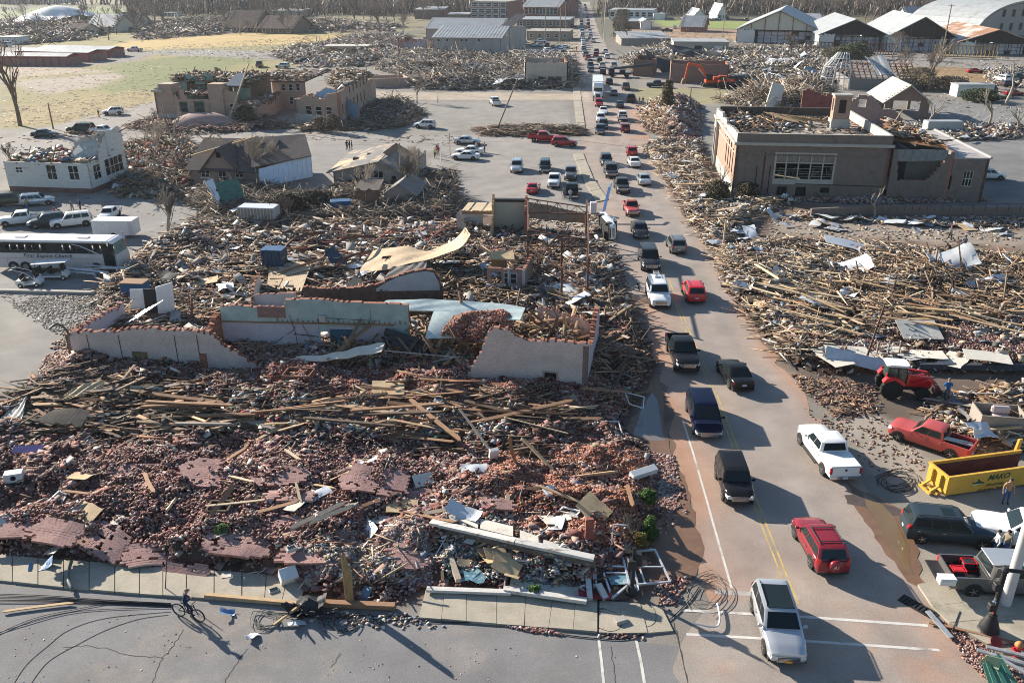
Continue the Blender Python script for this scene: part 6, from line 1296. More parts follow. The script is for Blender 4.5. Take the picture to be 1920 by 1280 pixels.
def aS(dL,a,b,gR,ops=(),t=.35,m=0,bN=None,aJ=2,bF=.08,seed=1,name='wall',z=0.0,z0=0.0,step=.22,back=0.0):
 w=bA(P(*a,z),P(*b,z))if len(a)==2 else bA(a,b);T=Matrix.Translation(VV((w.A.x,w.A.y,0))-VV(dL.location))@Matrix.Rotation(w.rz,4,'Z')@Matrix.Translation((0,back,0));mb=MB();o=[w.op(*q)if len(q)==4 and q[0]>40 else q for q in ops];aD(mb,w.L,w.prof(gR)if gR and len(gR[0])==2 and gR[0][0]>40 else gR,t,o,bF,step,m,1,aJ,seed,T,z0);ob=mb.B(name,bN or[hA,aU,dZ],dL);return w,T,o,ob
def bQ(name,aN,cat,px,py,z=0,aC=None):
 p=P(px,py,z);return aE(name,aN,cat,(p.x,p.y,z),0,aC)
r=bQ('ruined_wall','tall pale painted brick wall with a small dark window and a broken sloping left edge','wall',985,735)
w,T,o,_=aS(r,(862,722),(1100,742),[(862,722),(872,708),(884,690),(896,668),(905,650),(912,632),(917,618),(950,615),(962,624),(985,637),(1040,640),(1103,646)],[(1020,699,1043,732)],t=.4,bF=.13)
mb=MB();mb.T=T;q=o[0]
mb.box(q[0]-.14,q[0],-.05,.12,q[2],q[3]+.14);mb.box(q[1],q[1]+.14,-.05,.12,q[2],q[3]+.14);mb.box(q[0],q[1],-.05,.12,q[3],q[3]+.14);mb.B('window_frame',[mat('pinkish_trim',(.38,.30,.27),.9)],r)
mb=MB();mb.T=T;mb.box(q[0]-.3,q[1]+.3,.42,.5,0,q[3]+.3);mb.B('opening_shade_panel',bP,r)  # dark panel added to stand for the shade behind the window opening
wr=w
aS(r,tuple(w.B),tuple(w.B+w.n*9.5),[(0,w.sz(1103,646)[1]),(3,w.sz(1103,646)[1]-1.4),(5,2.6),(7,3.8),(9.5,3.6)],t=.4,bF=.15,seed=3,m=2,aJ=0,name='side_wall')
aS(r,tuple(w.B-w.d*5.2+w.n*9.2),tuple(w.B+w.n*9.2),[(0,3.4),(1.2,3.1),(2.6,2.7),(4,2.4),(4.4,1.8),(5.2,2.3)],t=.35,bF=.12,seed=4,bN=[mat('pinkish_plaster',(.45,.36,.34),.9,var=.2,scale=2,col2=(.40,.07,.08),fac=.60),aU,dZ],name='back_wall')
r=bQ('ruined_wall','long pale painted brick wall with four panels, dropping to a point at its right end','wall',320,695)
w,T,o,_=aS(r,(134,682),(512,704),[(130,627),(140,623),(205,620),(222,624),(224,617),(300,617),(370,621),(392,624),(402,632),(412,640),(425,652),(440,660),(455,668),(470,680),(500,692),(512,696)],[(253,660,276,690)],t=.4,bF=.14,seed=5)
mb=MB();mb.T=T
for px in(167,226,330,372):s_=w.sz(px,650)[0];mb.box(s_-.025,s_+.025,-.03,-.004,0,w.sz(px,628)[1])
mb.B('downpipe',aB,r)
mb=MB();mb.T=T;q=o[0];mb.box(q[0],q[1],.12,.2,q[2],q[3]);mb.B('boarded_window',mat('mossy_board',(.20,.16,.07),.9,var=.3,scale=6),r)
aS(r,tuple(w.A+w.n*8),tuple(w.A),[(0,2.2),(8,2.5)],t=.35,bF=.3,seed=6,m=1,name='side_wall')
r=bQ('ruined_wall','two tone inner wall, faded teal above and lilac below, with a blue door panel','wall',600,660)
w,T,o,_=aS(r,(425,664),(770,672),[(425,574),(440,571),(470,576),(533,576),(534,562),(580,560),(640,566),(770,572)],[(602,622,617,660)],t=.4,bN=[gI,aU,bY],bF=.05,seed=7)
zl=w.sz(600,607)[1]
mb=MB();mb.T=T
for a,b,c in((0,o[0][0]-.02,zl),(o[0][1]+.02,w.L*.92,zl-.2)):mb.box(a,b,-.06,-.004,0,c)
mb.B('lower_wall_lining',dZ,r)
mb=MB();mb.T=T;mb.box(0,w.L*.92,-.14,-.004,zl+.003,zl+.11)
for k in range(26):mb.box(w.L*.3+k*.42,w.L*.3+k*.42+.07,-.13,-.005,zl+.112,zl+.30+.15*(k%4==0))
mb.B('floor_ledge',PLM[2],r)
d=w.op(623,617,665,662);mb=MB();mb.T=T;mb.box(d[0],d[1],-.12,-.062,.3,d[3]);mb.B('door_panel',mat('dark_teal_door',(.035,.10,.15),.6,var=.1),r)
d=w.op(592,622,601,660);mb=MB();mb.T=T;mb.box(d[0],d[1],-.10,-.062,.3,d[3]);mb.B('door',cQ,r)
d=w.op(435,574,534,600);mb=MB();mb.T=T;mb.box(d[0]+2.2,d[1],-.03,-.004,d[2]+.3,d[3]-.05);mb.B('bare_brick_patch',aK('raw_patch_brick',(.25,.13,.11),(.20,.10,.085),(.34,.28,.26)),r)
mb=MB();mb.T=T;d=w.sz(600,597);mb.box(d[0],d[0]+.5,-.3,-.01,d[1]-.2,d[1]+.35);mb.B('wall_box',cO,r)
mb=MB();mb.T=T
for(x0,y0,x1,y1)in[(543,590,560,650),(568,607,590,655),(555,610,539,626),(695,580,691,605),(610,595,708,600)]:
 a=w.sz(x0,y0);b=w.sz(x1,y1);mb.U([(a[0],-.16,a[1]),((a[0]+b[0])/2+.15,-.2,(a[1]+b[1])/2),(b[0],-.16,max(.1,b[1]))],.022,4)
mb.B('hanging_wire',dH,r)
aS(r,tuple(w.A-w.n*3.6-w.d*.2),tuple(w.A),[(0,1.6),(1.5,2.8),(3.6,4.0)],t=.5,bF=.2,seed=8,m=1,bN=[gI,aU,dZ],name='side_wall')
r=bQ('ruined_wall','low white walled corner with planks inside, behind the teal wall','wall',520,590)
aS(r,(478,592),(560,594),[(478,552),(560,548)],t=.25,bN=[mat('clean_plaster',(.55,.54,.53),.9,var=.1),aU,bV],bF=.08,seed=9)
aS(r,tuple(P(478,600)),tuple(P(492,548)),[(0,1.3),(2,2.4),(9,2.0)],t=.25,m=2,bN=[bV,aU,bV],bF=.1,seed=10,name='side_wall')
r=bQ('ruined_wall','dark brick wall with a pale blue plastered gable end, in the middle of the ruins','wall',700,575)
w,T,o,_=aS(r,(573,590),(832,586),[(573,538),(600,541),(650,540),(705,534),(722,526),(745,516),(775,508),(800,505),(815,508),(824,524),(832,540)],t=.4,bN=[mat('shade_dark_brick',(.10,.075,.065),.9,var=.3,scale=2),aU,bY],bF=.06,seed=11)  # brown brick painted darker for the shade on its front face
pts=[w.sz(*p)for p in((705,540),(724,528),(746,518),(776,510),(800,507),(813,510),(822,526),(824,532))]
mb=MB();mb.T=T;mb.R([(p[0],p[1]-.06)for p in pts]+[(pts[-1][0],pts[0][1]-.3),(pts[0][0],pts[0][1]-.3)],-.05,-.004);mb.B('blue_plaster',cQ,r)
mb=MB();mb.T=T
for k in range(12):mb.E((k*1.3+1,-.3,.2),(k*1.3+R.uniform(0,2.5),-.25,R.uniform(1.2,2.6)),.14)
mb.B('leaning_stud',PLM[4],r)
r=bQ('ruined_room','roofless room with a tall cream wall beside the rusty steel frame','ruin',940,440)
w,T,o,_=aS(r,(928,440),(989,441),[(928,379),(989,379)],t=.3,bN=[mat('cream_plaster',(.46,.46,.38),.9,var=.06),PLM[3],bY],bF=0,name='back_wall')
mb=MB();mb.T=T;mb.box(-.1,w.L+.1,-.2,.5,w.sz(960,378)[1]+.003,w.sz(960,378)[1]+.3);mb.B('roof_edge',aB,r)
aS(r,tuple(w.A-w.n*4.5),tuple(w.A),[(0,.6),(2,2.5),(3.5,4.2),(4.5,5.2)],t=.25,bF=.25,seed=12,bN=[PLM[0],PLM[0],bV],name='left_wall')
aS(r,tuple(w.B-w.n*3),tuple(w.B),[(0,3.8),(3,5.0)],t=.3,bF=.1,seed=13,bN=[bY,aU,PLM[2]],name='right_wall')
w2,T2,o,_=aS(r,(862,434),(905,436),[(862,395),(905,397)],t=.2,bN=[cQ,PLM[3],bV],bF=.05,name='side_room_wall')
aS(r,(857,445),(880,447),[(857,400),(866,410),(880,436)],t=.2,bN=[mat('pink_plaster',(.50,.40,.35),.9,var=.1),PLM[3],bV],bF=.15,name='pink_wall')
mb=MB();z_=w2 .sz(880,392)[1]+.4
A_,B_2=P(868,392,z_),P(925,392,z_);n_=w2 .n*3.2
for k in range(14):
 if k not in(3,9):a=A_.lerp(B_2,k/14);b=A_.lerp(B_2,(k+.9)/14);mb.T=Matrix.Translation(-VV(r.location));mb.S([tuple(a-n_*R.uniform(.1,.3)),tuple(b-n_*R.uniform(.1,.3)),tuple(b+n_),tuple(a+n_)],.07)
mb.B('roof_board',PLM[1],r)
mb=MB();mb.T=Matrix.Translation(-VV(r.location));mb.E(A_-n_*.2-VV((0,0,.25)),B_2-n_*.2-VV((0,0,.25)),.25,.35);mb.B('roof_beam',PLM[2],r)
r=bQ('ruined_room','small brick room with a white framed window and tan board roof, left of the steel frame','ruin',950,560)
w,T,o,_=aS(r,(914,562),(984,566),[(914,502),(984,506)],[(921,510,940,560),(944,512,970,532),(944,540,968,562)],t=.3,bN=[aK('pink_brown_brick',(.27,.18,.16),(.22,.14,.12),(.36,.3,.28)),aU,bP],bF=.05,name='wall')
bE(r,T,*o[1],2,2,cQ,.1,.0)
mb=MB();mb.T=T;mb.box(-.1,w.L*.9,-.25,-.02,o[2][3]+.02,o[2][3]+.3);mb.box(w.L*.55,w.L*.6,-.2,-.02,0,3.4);mb.box(w.L*.93,w.L*1.0,-.12,-.01,0,w.sz(984,506)[1]);mb.B('window_beam',cQ,r)
aS(r,tuple(w.B),tuple(w.B+w.n*6),[(0,w.sz(984,506)[1]),(6,3)],t=.3,bF=.1,bN=[bY,aU,bP],name='side_wall')
mb=MB();mb.T=Matrix.Translation(-VV(r.location));zz_=w.sz(950,480)[1]
mb.S([tuple(P(916,484,3.6)),tuple(P(965,486,3.6)),tuple(P(962,468,4.0)),tuple(P(922,472,4.0))],.18);mb.B('board_roof',m_ply,r)
mb=MB();mb.T=Matrix.Translation(-VV(r.location));a=P(922,498,2.6);mb.box(a.x,a.x+1.5,a.y,a.y+.8,2.4,3.3);mb.B('shelf',PLM[2],r)
def deck(name,aN,eP,eB,m,t=.07,holes=(),nb=1,cat='roof piece',cY=0,rough=.05,kJ=None):
 F_=[P(*c)for c in eP];N_=[P(*c)for c in eB];c0=sum(F_+N_,VV())/(len(F_)+len(N_));dL=aE(name,aN,cat,(c0 .x,c0 .y,0))
 def iN(row,u):
  i=u*(len(row)-1);k=min(int(i),len(row)-2);f=i-k;p0,p1,p2,p3=row[max(k-1,0)],row[k],row[k+1],row[min(k+2,len(row)-1)];return.5*((2*p1)+(p2-p0)*f+(2*p0-5*p1+4*p2-p3)*f*f+(3*p1-p0-3*p2+p3)*f**3)
 def fn(u,v):return iN(F_,u).lerp(iN(N_,u),v)-VV((c0 .x,c0 .y,0))
 if cY:
  for k in range(cY):
   mb=MB();u0,u1=k/cY,(k+.94)/cY;j0,j1=R.uniform(0,.12),R.uniform(.88,1);mb.grid(lambda u,v:fn(u0+(u1-u0)*u,j0+(j1-j0)*v),1,6,t);mb.B('board',m,dL)
 else:
  mb=MB();mb.grid(lambda u,v:fn(u,v)+VV((0,0,rough*math.sin(u*23+v*11))),26,10,t)
  if holes:
   me=mb.mesh('deck',m,aF=30);bm=bmesh.new();bm.from_mesh(me);jM=[f for f in bm.faces if any(dB(np.array([hO(f.calc_center_median()+VV((c0 .x,c0 .y,0)))[0]]),np.array([hO(f.calc_center_median()+VV((c0 .x,c0 .y,0)))[1]]),h)[0]>0 for h in holes)];bmesh.ops.delete(bm,geom=jM,context='FACES');bm.to_mesh(me);bm.free();aI('deck',me,dL)
  else:mb.B('deck',m,dL,aF=30)
 return dL,fn,c0
m_decking=mat('bare_roof_decking',(.50,.38,.25),.85,var=.14,scale=2,aX=(1,1,1),col2=(.17,.155,.145),fac=.61)
m_decking2=mat('grey_felt_decking',(.20,.185,.165),.9,var=.2,scale=1.5,col2=(.48,.37,.24),fac=.585)
rt,fn,c0=deck('curved_roof','large tan plywood roof sheet curving like a wave and rising to a grey point at right',[(700,470,1.6),(730,464,2.1),(765,462,2.4),(800,470,2.2),(835,458,2.6),(862,440,4.0),(872,425,5.6)],[(668,516,1.0),(705,508,1.4),(745,500,1.8),(785,490,2.1),(830,478,2.8),(865,462,4.0),(882,440,5.6)],m_decking,holes=[[(712,484),(722,479),(738,482),(728,488)]])
mb=MB()
for k in range(24):u=(k+.5)/24;mb.E(fn(u,.0)-VV((0,0,.2)),fn(u,1.0)-VV((0,0,.2)),.06,.22)
mb.B('rafter',PLM[4],rt)
rt,fn,c0=deck('fallen_roof_deck','flat tan board roof deck with ragged upper edge beside the blue bin',[(507,488,1.6),(530,486,1.6),(555,488,1.7),(585,492,1.8)],[(500,540,1.0),(522,543,1.0),(545,546,1.1),(565,546,1.2)],m_decking,cY=24)
deck('fallen_roof_deck','pale plywood roof panel with a torn point left of the grey panel',[(118,742,.9),(150,722,1.5),(198,712,1.7)],[(100,752,.7),(150,742,1.1),(192,726,1.4)],m_ply)
deck('fallen_roof_deck','grey roof panel with a pale upper edge below the long painted wall',[(186,728,1.5),(240,724,1.6),(304,726,1.5)],[(180,744,1.0),(240,748,1.0),(298,746,1.0)],mat('weathered_panel',(.32,.29,.23),.9,var=.2,col2=(.5,.44,.33),fac=.6))
deck('fallen_roof_deck','dark brown boarded roof panel sloping left with open gaps',[(108,764,1.6),(140,762,1.7),(170,768,1.6)],[(60,790,1.1),(105,796,1.0),(150,802,.9)],mat('brown_grey_boards',(.20,.16,.12),.9,var=.25),cY=11)
deck('fallen_roof_deck','pale cracked panel at the left edge of the dark timbers',[(28,752,.9),(50,742,1.2)],[(-10,800,.6),(40,790,.8)],bV)
rt,fn,c0=deck('fallen_roof_deck','grey felted roof panel with tan edge, tucked below the curved roof',[(735,500,1.9),(770,496,2.2),(800,488,2.6)],[(715,528,1.0),(760,528,1.2),(798,520,1.6)],m_decking2)
m_tealroof=mat('pale_teal_tin',(.52,.60,.58),.5,.15,var=.06,scale=1,col2=(.42,.53,.51),fac=.55)
_nt=m_tealroof.node_tree;_ck=_nt.nodes.new('ShaderNodeTexChecker');_ck.inputs['Scale'].default_value=2.2;_ck.inputs['Color1'].default_value=(.54,.60,.58,1);_ck.inputs['Color2'].default_value=(.45,.56,.54,1)
_tc=[n for n in _nt.nodes if n.bl_idname=='ShaderNodeTexCoord'][0];_nt.links.new(_tc.outputs['Object'],_ck.inputs['Vector'])
hX=[n for n in _nt.nodes if n.bl_idname=='ShaderNodeRGB'][0]
for _l in list(_nt.links):
 if _l.from_node==hX:_nt.links.new(_ck.outputs['Color'],_l.to_socket)
rt,fn,c0=deck('tin_ceiling','pale teal pressed tin ceiling folded over the broken wall, bricks heaped on its right half',[(724,563,4.3),(770,561,4.4),(818,561,4.4),(870,564,4.4),(930,568,4.3),(985,576,4.2)],[(706,577,4.1),(760,581,4.0),(812,583,3.9),(860,590,3.8),(915,596,3.8),(975,600,3.9)],m_tealroof,rough=.02)
mb=MB();o_=VV((c0 .x,c0 .y,0))
A_,B_2,C_,D_=[P(*q)-o_ for q in((813,583,3.9),(905,595,3.85),(895,626,3.0),(797,637,2.4))]
mb.grid(lambda u,v:A_.lerp(B_2,u).lerp(D_.lerp(C_,u),v)+VV((0,0,.15*math.sin(u*3+v*2))),14,12,.06);mb.B('folded_sheet',m_tealroof,rt,aF=30)
mb=MB()
for k in range(14):a=P(712+k*7.5,580,3.8)-o_;mb.E(a,a+VV((0,.9,.1)),.06,.2)
mb.E(P(706,584,3.6)-o_,P(812,588,3.5)-o_,.1,.25)
for k in range(6):a=P(716+k*17,590,3.5)-o_;mb.E(a,a+VV((R.uniform(-1,1.2),.6,-2.2)),.09)
mb.B('joist',PLM[4],rt)
ph_=[P(825,622,3.2),P(850,592,3.9),P(890,576,4.3),(P(945,572,4.3)),P(968,590,4.1),P(950,622,3.6),P(890,634,3.1)]
q_=[(p.x,p.y)for p in ph_]
ZONES['tin_pile']=dict(poly=q_,H=.55,seed=61,edge=.9,ns=.5,base=.3,bb=(1e9,1e9,1e9,1e9))
def jE(x,y):return np.interp(y,[P(860,634,3.0).y,P(880,590,3.9).y],[2.7,3.9])+zh(ZONES['tin_pile'],x,y)*.9
zp=ZONES['tin_pile'];xs=np.linspace(min(p[0]for p in q_),max(p[0]for p in q_),26);ys=np.linspace(min(p[1]for p in q_),max(p[1]for p in q_),20)
X_,Y_=np.meshgrid(xs,ys,indexing='ij');d_=dB(X_,Y_,q_);idx=np.arange(26*20).reshape(26,20)
F_=np.stack([idx[:-1,:-1],idx[1:,:-1],idx[1:,1:],idx[:-1,1:]],-1)[(d_[:-1,:-1]>0)&(d_[1:,1:]>0)]
tag(aI('rubble_mound',cL('rubble_mound',np.stack([X_.ravel(),Y_.ravel(),jE(X_.ravel(),Y_.ravel())],1),F_,dE['rubble_dust_front'])),kind='stuff')
ZONES['_roof']=dict(poly=q_,H=0,seed=5,edge=.4,ns=.3,base=0,bb=(1e9,1e9,1e9,1e9))
aA('_roof','bricks',3600,B_,[(.36,.13,.08),(.28,.09,.06),(.42,.22,.16),(.45,.36,.32),(.2,.08,.055)],lift=(0,.12),tilt=.6)
C,S_,Rm,co=eW['bricks'][-1];C[:,2]+=jE(C[:,0],C[:,1])-gW(C[:,0],C[:,1]);del ZONES['_roof'];del ZONES['tin_pile']
rt,fn,c0=deck('sagging_floor','pale sagging floor slab on dark joists in front of the lilac wall',[(560,668,1.6),(610,664,1.8),(650,656,2.2),(690,646,2.6),(722,642,2.8)],[(540,676,1.4),(600,676,1.5),(645,671,1.8),(685,664,2.2),(715,660,2.4)],bV,t=.05)
mb=MB()
for k in range(15):u=k/14;mb.E(fn(u,.0)-VV((0,0,.22)),fn(u,1.0)-VV((0,0,.22)),.07,.26)
mb.B('joist',PLM[4],rt)
for i,(a,b,lab)in enumerate([((722,622,2.6),(838,668,.8),'thick black roll of roofing slumped into the broken room'),((728,634,2.2),(820,676,.7),'lower black roll of roofing slumped into the broken room'),((735,645,2.0),(800,684,.6),'smallest black roll of roofing at the bottom of the broken room')]):
 A_,B_2=P(*a),P(*b);mb=MB();mb.U([A_-A_,(B_2-A_)*.5+VV((0,0,.3)),B_2-A_],.34,7,r2=.24);mb.B('roofing_roll',cV,None,aF=40,loc=A_);tag(COL.objects[-1],lab,'roofing roll')
def fC(pts,r,m,aN,name='curved_beam',cat='beam',aC=None,n=5):
 G=[P(*p)for p in pts];mb=MB();o=G[0].copy();S=[]
 for i in range(len(G)-1):
  p0,p1,p2,p3=G[max(i-1,0)],G[i],G[i+1],G[min(i+2,len(G)-1)]
  for k in range(6):
   f=k/6;S.append(.5*((2*p1)+(p2-p0)*f+(2*p0-5*p1+4*p2-p3)*f*f+(3*p1-p0-3*p2+p3)*f**3)-o)
 S.append(G[-1]-o);mb.U(S,r,n);return tag(mb.B(name,m,None,loc=o),aN,cat,aC)
fC([(528,474,.8),(548,450,2.6),(575,440,3.2),(608,437,3.0)],.16,aG,'rusty curved beam arching left of the wave shaped roof')
fC([(608,480,.8),(632,455,2.6),(658,445,3.0),(700,443,2.6)],.16,aG,'rusty curved beam arching just behind the blue metal panel')
fC([(616,516,.6),(640,490,2.2),(668,476,2.8),(695,472,2.6)],.16,aG,'rusty curved beam crossing in front of the blue metal panel')
fC([(492,525,.6),(540,505,1.6),(590,490,2.0),(608,482,2.2)],.13,PLM[2],'brown curved beam lying across the flat tan deck')
fC([(500,532,.6),(550,515,1.4),(608,498,1.8)],.12,PLM[2],'lower brown beam lying across the flat tan deck')
for i,(px,py,L,yw,ti)in enumerate([(720,455,3,.9,-.3),(640,470,4,.2,.1),(660,490,3.5,-.2,.1),(560,480,3,.8,.2),(735,450,3,2.2,.3),(815,455,2.8,.6,-.4),(800,462,3,2.3,-.3),(650,460,3.4,1.0,.3)]):
 p=PH(px,py);mb=EX_((-L/2,0,0),(L/2,0,0),.12);o=mb.B('steel_bar',mat('red_oxide_steel',(.24,.05,.035),.7,var=.25),None,loc=(p.x,p.y,p.z+.9));o.rotation_euler=(0,ti,yw);tag(o,'red painted steel bar sticking out of the ruins behind the wave shaped roof','steel bar','red steel bars behind the wave shaped roof')
t=bQ('blue_grey_sheet','dark blue grey corrugated metal panel standing in the ruins under the rusty arches','metal panel',635,510)
mb=MB();o_=VV(t.location)
A_,B_2,C_,D_=[P(*q)-o_ for q in((608,470,2.4),(625,462,2.6),(662,506,.8),(630,512,.5))]
for k in range(8):
 a,b=k/8,(k+1)/8;z_=VV((0,0,.04*(k%2)));mb.S([tuple(A_.lerp(B_2,a)+z_),tuple(A_.lerp(B_2,b)+z_),tuple(D_.lerp(C_,b)+z_),tuple(D_.lerp(C_,a)+z_)],.03)
mb.B('panel',mat('slate_metal',(.06,.085,.12),.5,.3,var=.15),t)
r=bQ('steel_skeleton','rusty steel frame of columns and roof trusses beside the street, its roof gone','steel frame',1040,470)
o_=VV(r.location);L_=lambda px,py,z:P(px,py,z)-o_
zt=5.0
cl=[]
bZ=[P(989,452),P(989,520),P(988,566)];cE=[P(1098,452),P(1100,520),P(1100,575)]
fE=[P(1052,520),P(1052,580)]
mb=MB()
for b in bZ[:2]+cE+fE:
 one=MB();a=b-o_;one.E(a,a+VV((0,0,zt if b not in fE else 4.2)),.2,.2);one.B('column',aG,r)
def gJ(a,b,h,n=6):
 mb=MB();a=a-o_;b=b-o_;ta,tb=a+VV((0,0,h)),b+VV((0,0,h*.45));mb.E(a,b,.12);mb.E(ta,tb,.12);mb.E(a,ta,.1);mb.E(b,tb,.1)
 for k in range(n):
  p,q=a.lerp(b,k/n),a.lerp(b,(k+1)/n);u,v=ta.lerp(tb,k/n),ta.lerp(tb,(k+1)/n);mb.E(p,v,.07)if k%2==0 else mb.E(u,q,.07);mb.E(q,v,.07)
 mb.B('truss',aG,r)
for a,b in((bZ[0],cE[0]),(bZ[1],cE[1])):gJ(a+VV((0,0,3.4)),b+VV((0,0,3.3)),1.7)
gJ(bZ[1]+VV((0,-1.4,2.2)),cE[2]+VV((0,0,1.6)),1.5)
gJ(fE[0]+VV((0,0,3.0)),cE[1]+VV((0,0,3.6)),1.2,4)
mb=MB()
for a,b in((bZ[0],bZ[1]),(cE[0],cE[1]),(cE[1],cE[2])):mb.E(a-o_+VV((0,0,zt-.1)),b-o_+VV((0,0,zt-.2)),.14)
mb.E(bZ[0]-o_+VV((0,0,.6)),bZ[1]-o_+VV((2.4,0,4.8)),.09);mb.E(bZ[1]-o_+VV((0,0,.6)),bZ[1]-o_+VV((3.0,0,4.4)),.09)
mb.B('brace',aG,r)
rt,fn,c0=deck('fallen_plank_wall','long brown sheathed wall lying on its side behind the steel frame',[(990,379,3.4),(1030,385,2.8),(1080,397,2.2),(1108,402,1.9)],[(992,408,2.2),(1030,412,1.6),(1080,416,1.0),(1102,418,.6)],mat('brown_sheathing',(.26,.16,.10),.9,var=.25,scale=1.5),rough=.03)
r=bQ('fallen_storefront','white wooden storefront front lying broken on the pavement corner, long fascia and posts','storefront',960,1090)
o_=VV(r.location)
iG=mat('peeling_white_wood',(.55,.53,.50),.8,var=.15,scale=3,col2=(.26,.21,.17),fac=.58,aX=(1,4,4))
def bar(name,a,b,w,h,m=iG,bH=r):
 mb=EX_(P(*a)-o_,P(*b)-o_,w,h);return mb.B(name,m,bH)
def dV(name,a,b,d,m,z=0,up=0):
 A_,B_2=P(*a)-o_,P(*b)-o_;mb=SX_([tuple(A_),tuple(B_2),tuple(B_2+VV((0,d,up))),tuple(A_+VV((0,d,up)))],.1);mb.B(name,m,r)
gB=mat('dark_patchy_wood',(.12,.10,.085),.9,var=.4,scale=3,col2=(.35,.32,.29),fac=.6,aX=(1,4,4))  # dark wood with random paler patches
dV('fascia',(808,992,1.0),(965,1031,1.35),.12,gB,up=.55);dV('fascia',(966,1031,1.35),(1114,1063,1.2),.12,gB,up=.5)
bar('cornice',(808,978,1.5),(966,1014,1.9),.42,.16);bar('cornice',(967,1014,1.9),(1114,1046,1.7),.42,.16)
dV('soffit_board',(848,968,1.5),(896,990,1.6),.9,bV);dV('soffit_board',(900,990,1.6),(962,1005,1.7),.9,bV);dV('soffit_board',(975,1008,1.7),(1010,1020,1.7),.7,bV);dV('soffit_board',(1020,1024,1.7),(1060,1036,1.6),.6,bV)
bar('corner_post',(1100,1052,.7),(1106,1122,.3),.28,.22);bar('corner_post',(1113,1045,.6),(1116,1100,.3),.2,.16)
bar('corner_post',(1122,1095,.5),(1136,1122,.25),.3,.2)
bar('sill',(800,1104,.3),(958,1110,.3),.3,.16);bar('sill',(945,1104,.35),(1100,1126,.35),.32,.2)
bar('rotten_post',(835,1020,.7),(860,1088,.45),.3,.24,mat('rotten_post_wood',(.36,.30,.24),.95,var=.35,scale=4,aX=(4,4,1)))
bar('rotten_post',(826,1005,.5),(830,1090,.35),.16,.14,PLM[4])
mb=MB();q=[P(*p)-o_ for p in((960,1072,.18),(1092,1078,.18),(1098,1120,.18),(955,1104,.18))];mb.S([tuple(p)for p in q],.1);mb.B('window_floor',mat('pale_green_floor',(.47,.47,.40),.8,var=.15,scale=2,col2=(.35,.38,.36),fac=.6),r)
mb=MB()
for k in range(8):mb.E(P(*[(905,1005,.9),(930,1000,.9),(915,1030,.8),(950,1010,1.1),(885,1030,.6),(900,1040,.6),(870,1028,.6),(940,1035,.7)][k])-o_,P(*[(945,1045,.5),(975,1030,.6),(955,1062,.5),(975,1040,.8),(925,1010,1.2),(940,1020,1.1),(905,1008,1.0),(975,1060,.5)][k])-o_,.09)
tag(mb.B('split_batten',PLM[1],r),kind='stuff')
eO=mat('aluminium_frame',(.62,.64,.66),.35,.5,var=.08)
cK=mat('bluish_broken_glass',(.10,.20,.25),.12,var=.5,scale=8,spec=.6,col2=(.25,.36,.38),fac=.55)
def cH(aN,pts,bars=(),w=.07,iV=None,m=eO,cat='window frame',name='window_frame',aC=None):
 G=[P(*p)for p in pts];o=G[0].copy();t=aE(name,aN,cat,o,0,aC);mb=MB()
 for i in range(len(G)):mb.E(G[i]-o,G[(i+1)%len(G)]-o,w)
 for a,b in bars:mb.E(P(*a)-o,P(*b)-o,w*.8)
 mb.B('frame',m,t)
 if iV:
  mb=MB();q=[P(*p)-o+VV((0,0,-.01))for p in iV];mb.S([tuple(v)for v in q],.015);mb.B('pane',cK,t)
 return t
cH('large aluminium shopfront frame with blue glass lying left of the traffic signal',[(1121,1043,.35),(1168,1045,.45),(1180,1094,.45),(1148,1121,.3)],[((1133,1062,.35),(1173,1062,.45)),((1136,1073,.35),(1176,1074,.4))],.1,[(1138,1078,.3),(1176,1078,.36),(1178,1094,.36),(1146,1096,.3)])
cH('large aluminium shopfront frame lying right of the traffic signal',[(1180,1034,.4),(1228,1030,.4),(1257,1090,.25),(1196,1095,.3)],[((1196,1062,.35),(1242,1062,.35)),((1200,1066,.35),(1210,1094,.3))],.09)
cH('twisted tall frame standing behind the two shopfront frames',[(1150,983,1.3),(1144,1042,.4),(1128,1012,.5),(1180,985,1.2)],(),.08)
cH('white window frame tipped on the bricks above the storefront',[(1033,972,.5),(1056,950,1.1),(1088,958,1.2),(1066,982,.6)],[((1040,966,.7),(1074,970,.8)),((1048,958,.9),(1082,964,1.0))],.08,m=m_white)
cH('tilted wooden box frame above the front pavement',[(345,1010,.5),(368,1000,1.0),(386,1022,.8),(363,1040,.3)],(),.14,m=PLM[3])
cH('white window frame lying at the left edge of the near heaps',[(66,962,.3),(112,920,.9),(125,928,.8),(104,962,.4)],[((80,950,.4),(118,926,.8))],.1,m=m_white)
cH('long narrow white frame in the gap between two brick slabs at left',[(305,915,.3),(322,872,.9),(356,874,.9),(330,918,.4)],[((308,908,.4),(340,900,.6))],.08,m=eO)
cH('white frame in the gap right of the second brick slab',[(442,908,.3),(458,885,.8),(480,880,.8),(478,905,.3)],(),.08,m=m_white)
cH('white frame below the central pair of brick slabs',[(738,924,.3),(752,900,.8),(770,900,.8),(765,920,.4)],[((740,918,.4),(765,908,.6))],.08,m=m_white)
cH('teal and white frame on the heap near the puddle',[(1125,790,.5),(1130,798,.5),(1168,818,.4),(1160,790,.8)],[((1126,796,.5),(1164,806,.5))],.07,m=m_white)
cH('bent white tube frame in the heap beside the painted wall',[(1172,735,1.0),(1208,744,1.0),(1206,765,.8),(1180,757,.8)],(),.06,m=m_white)
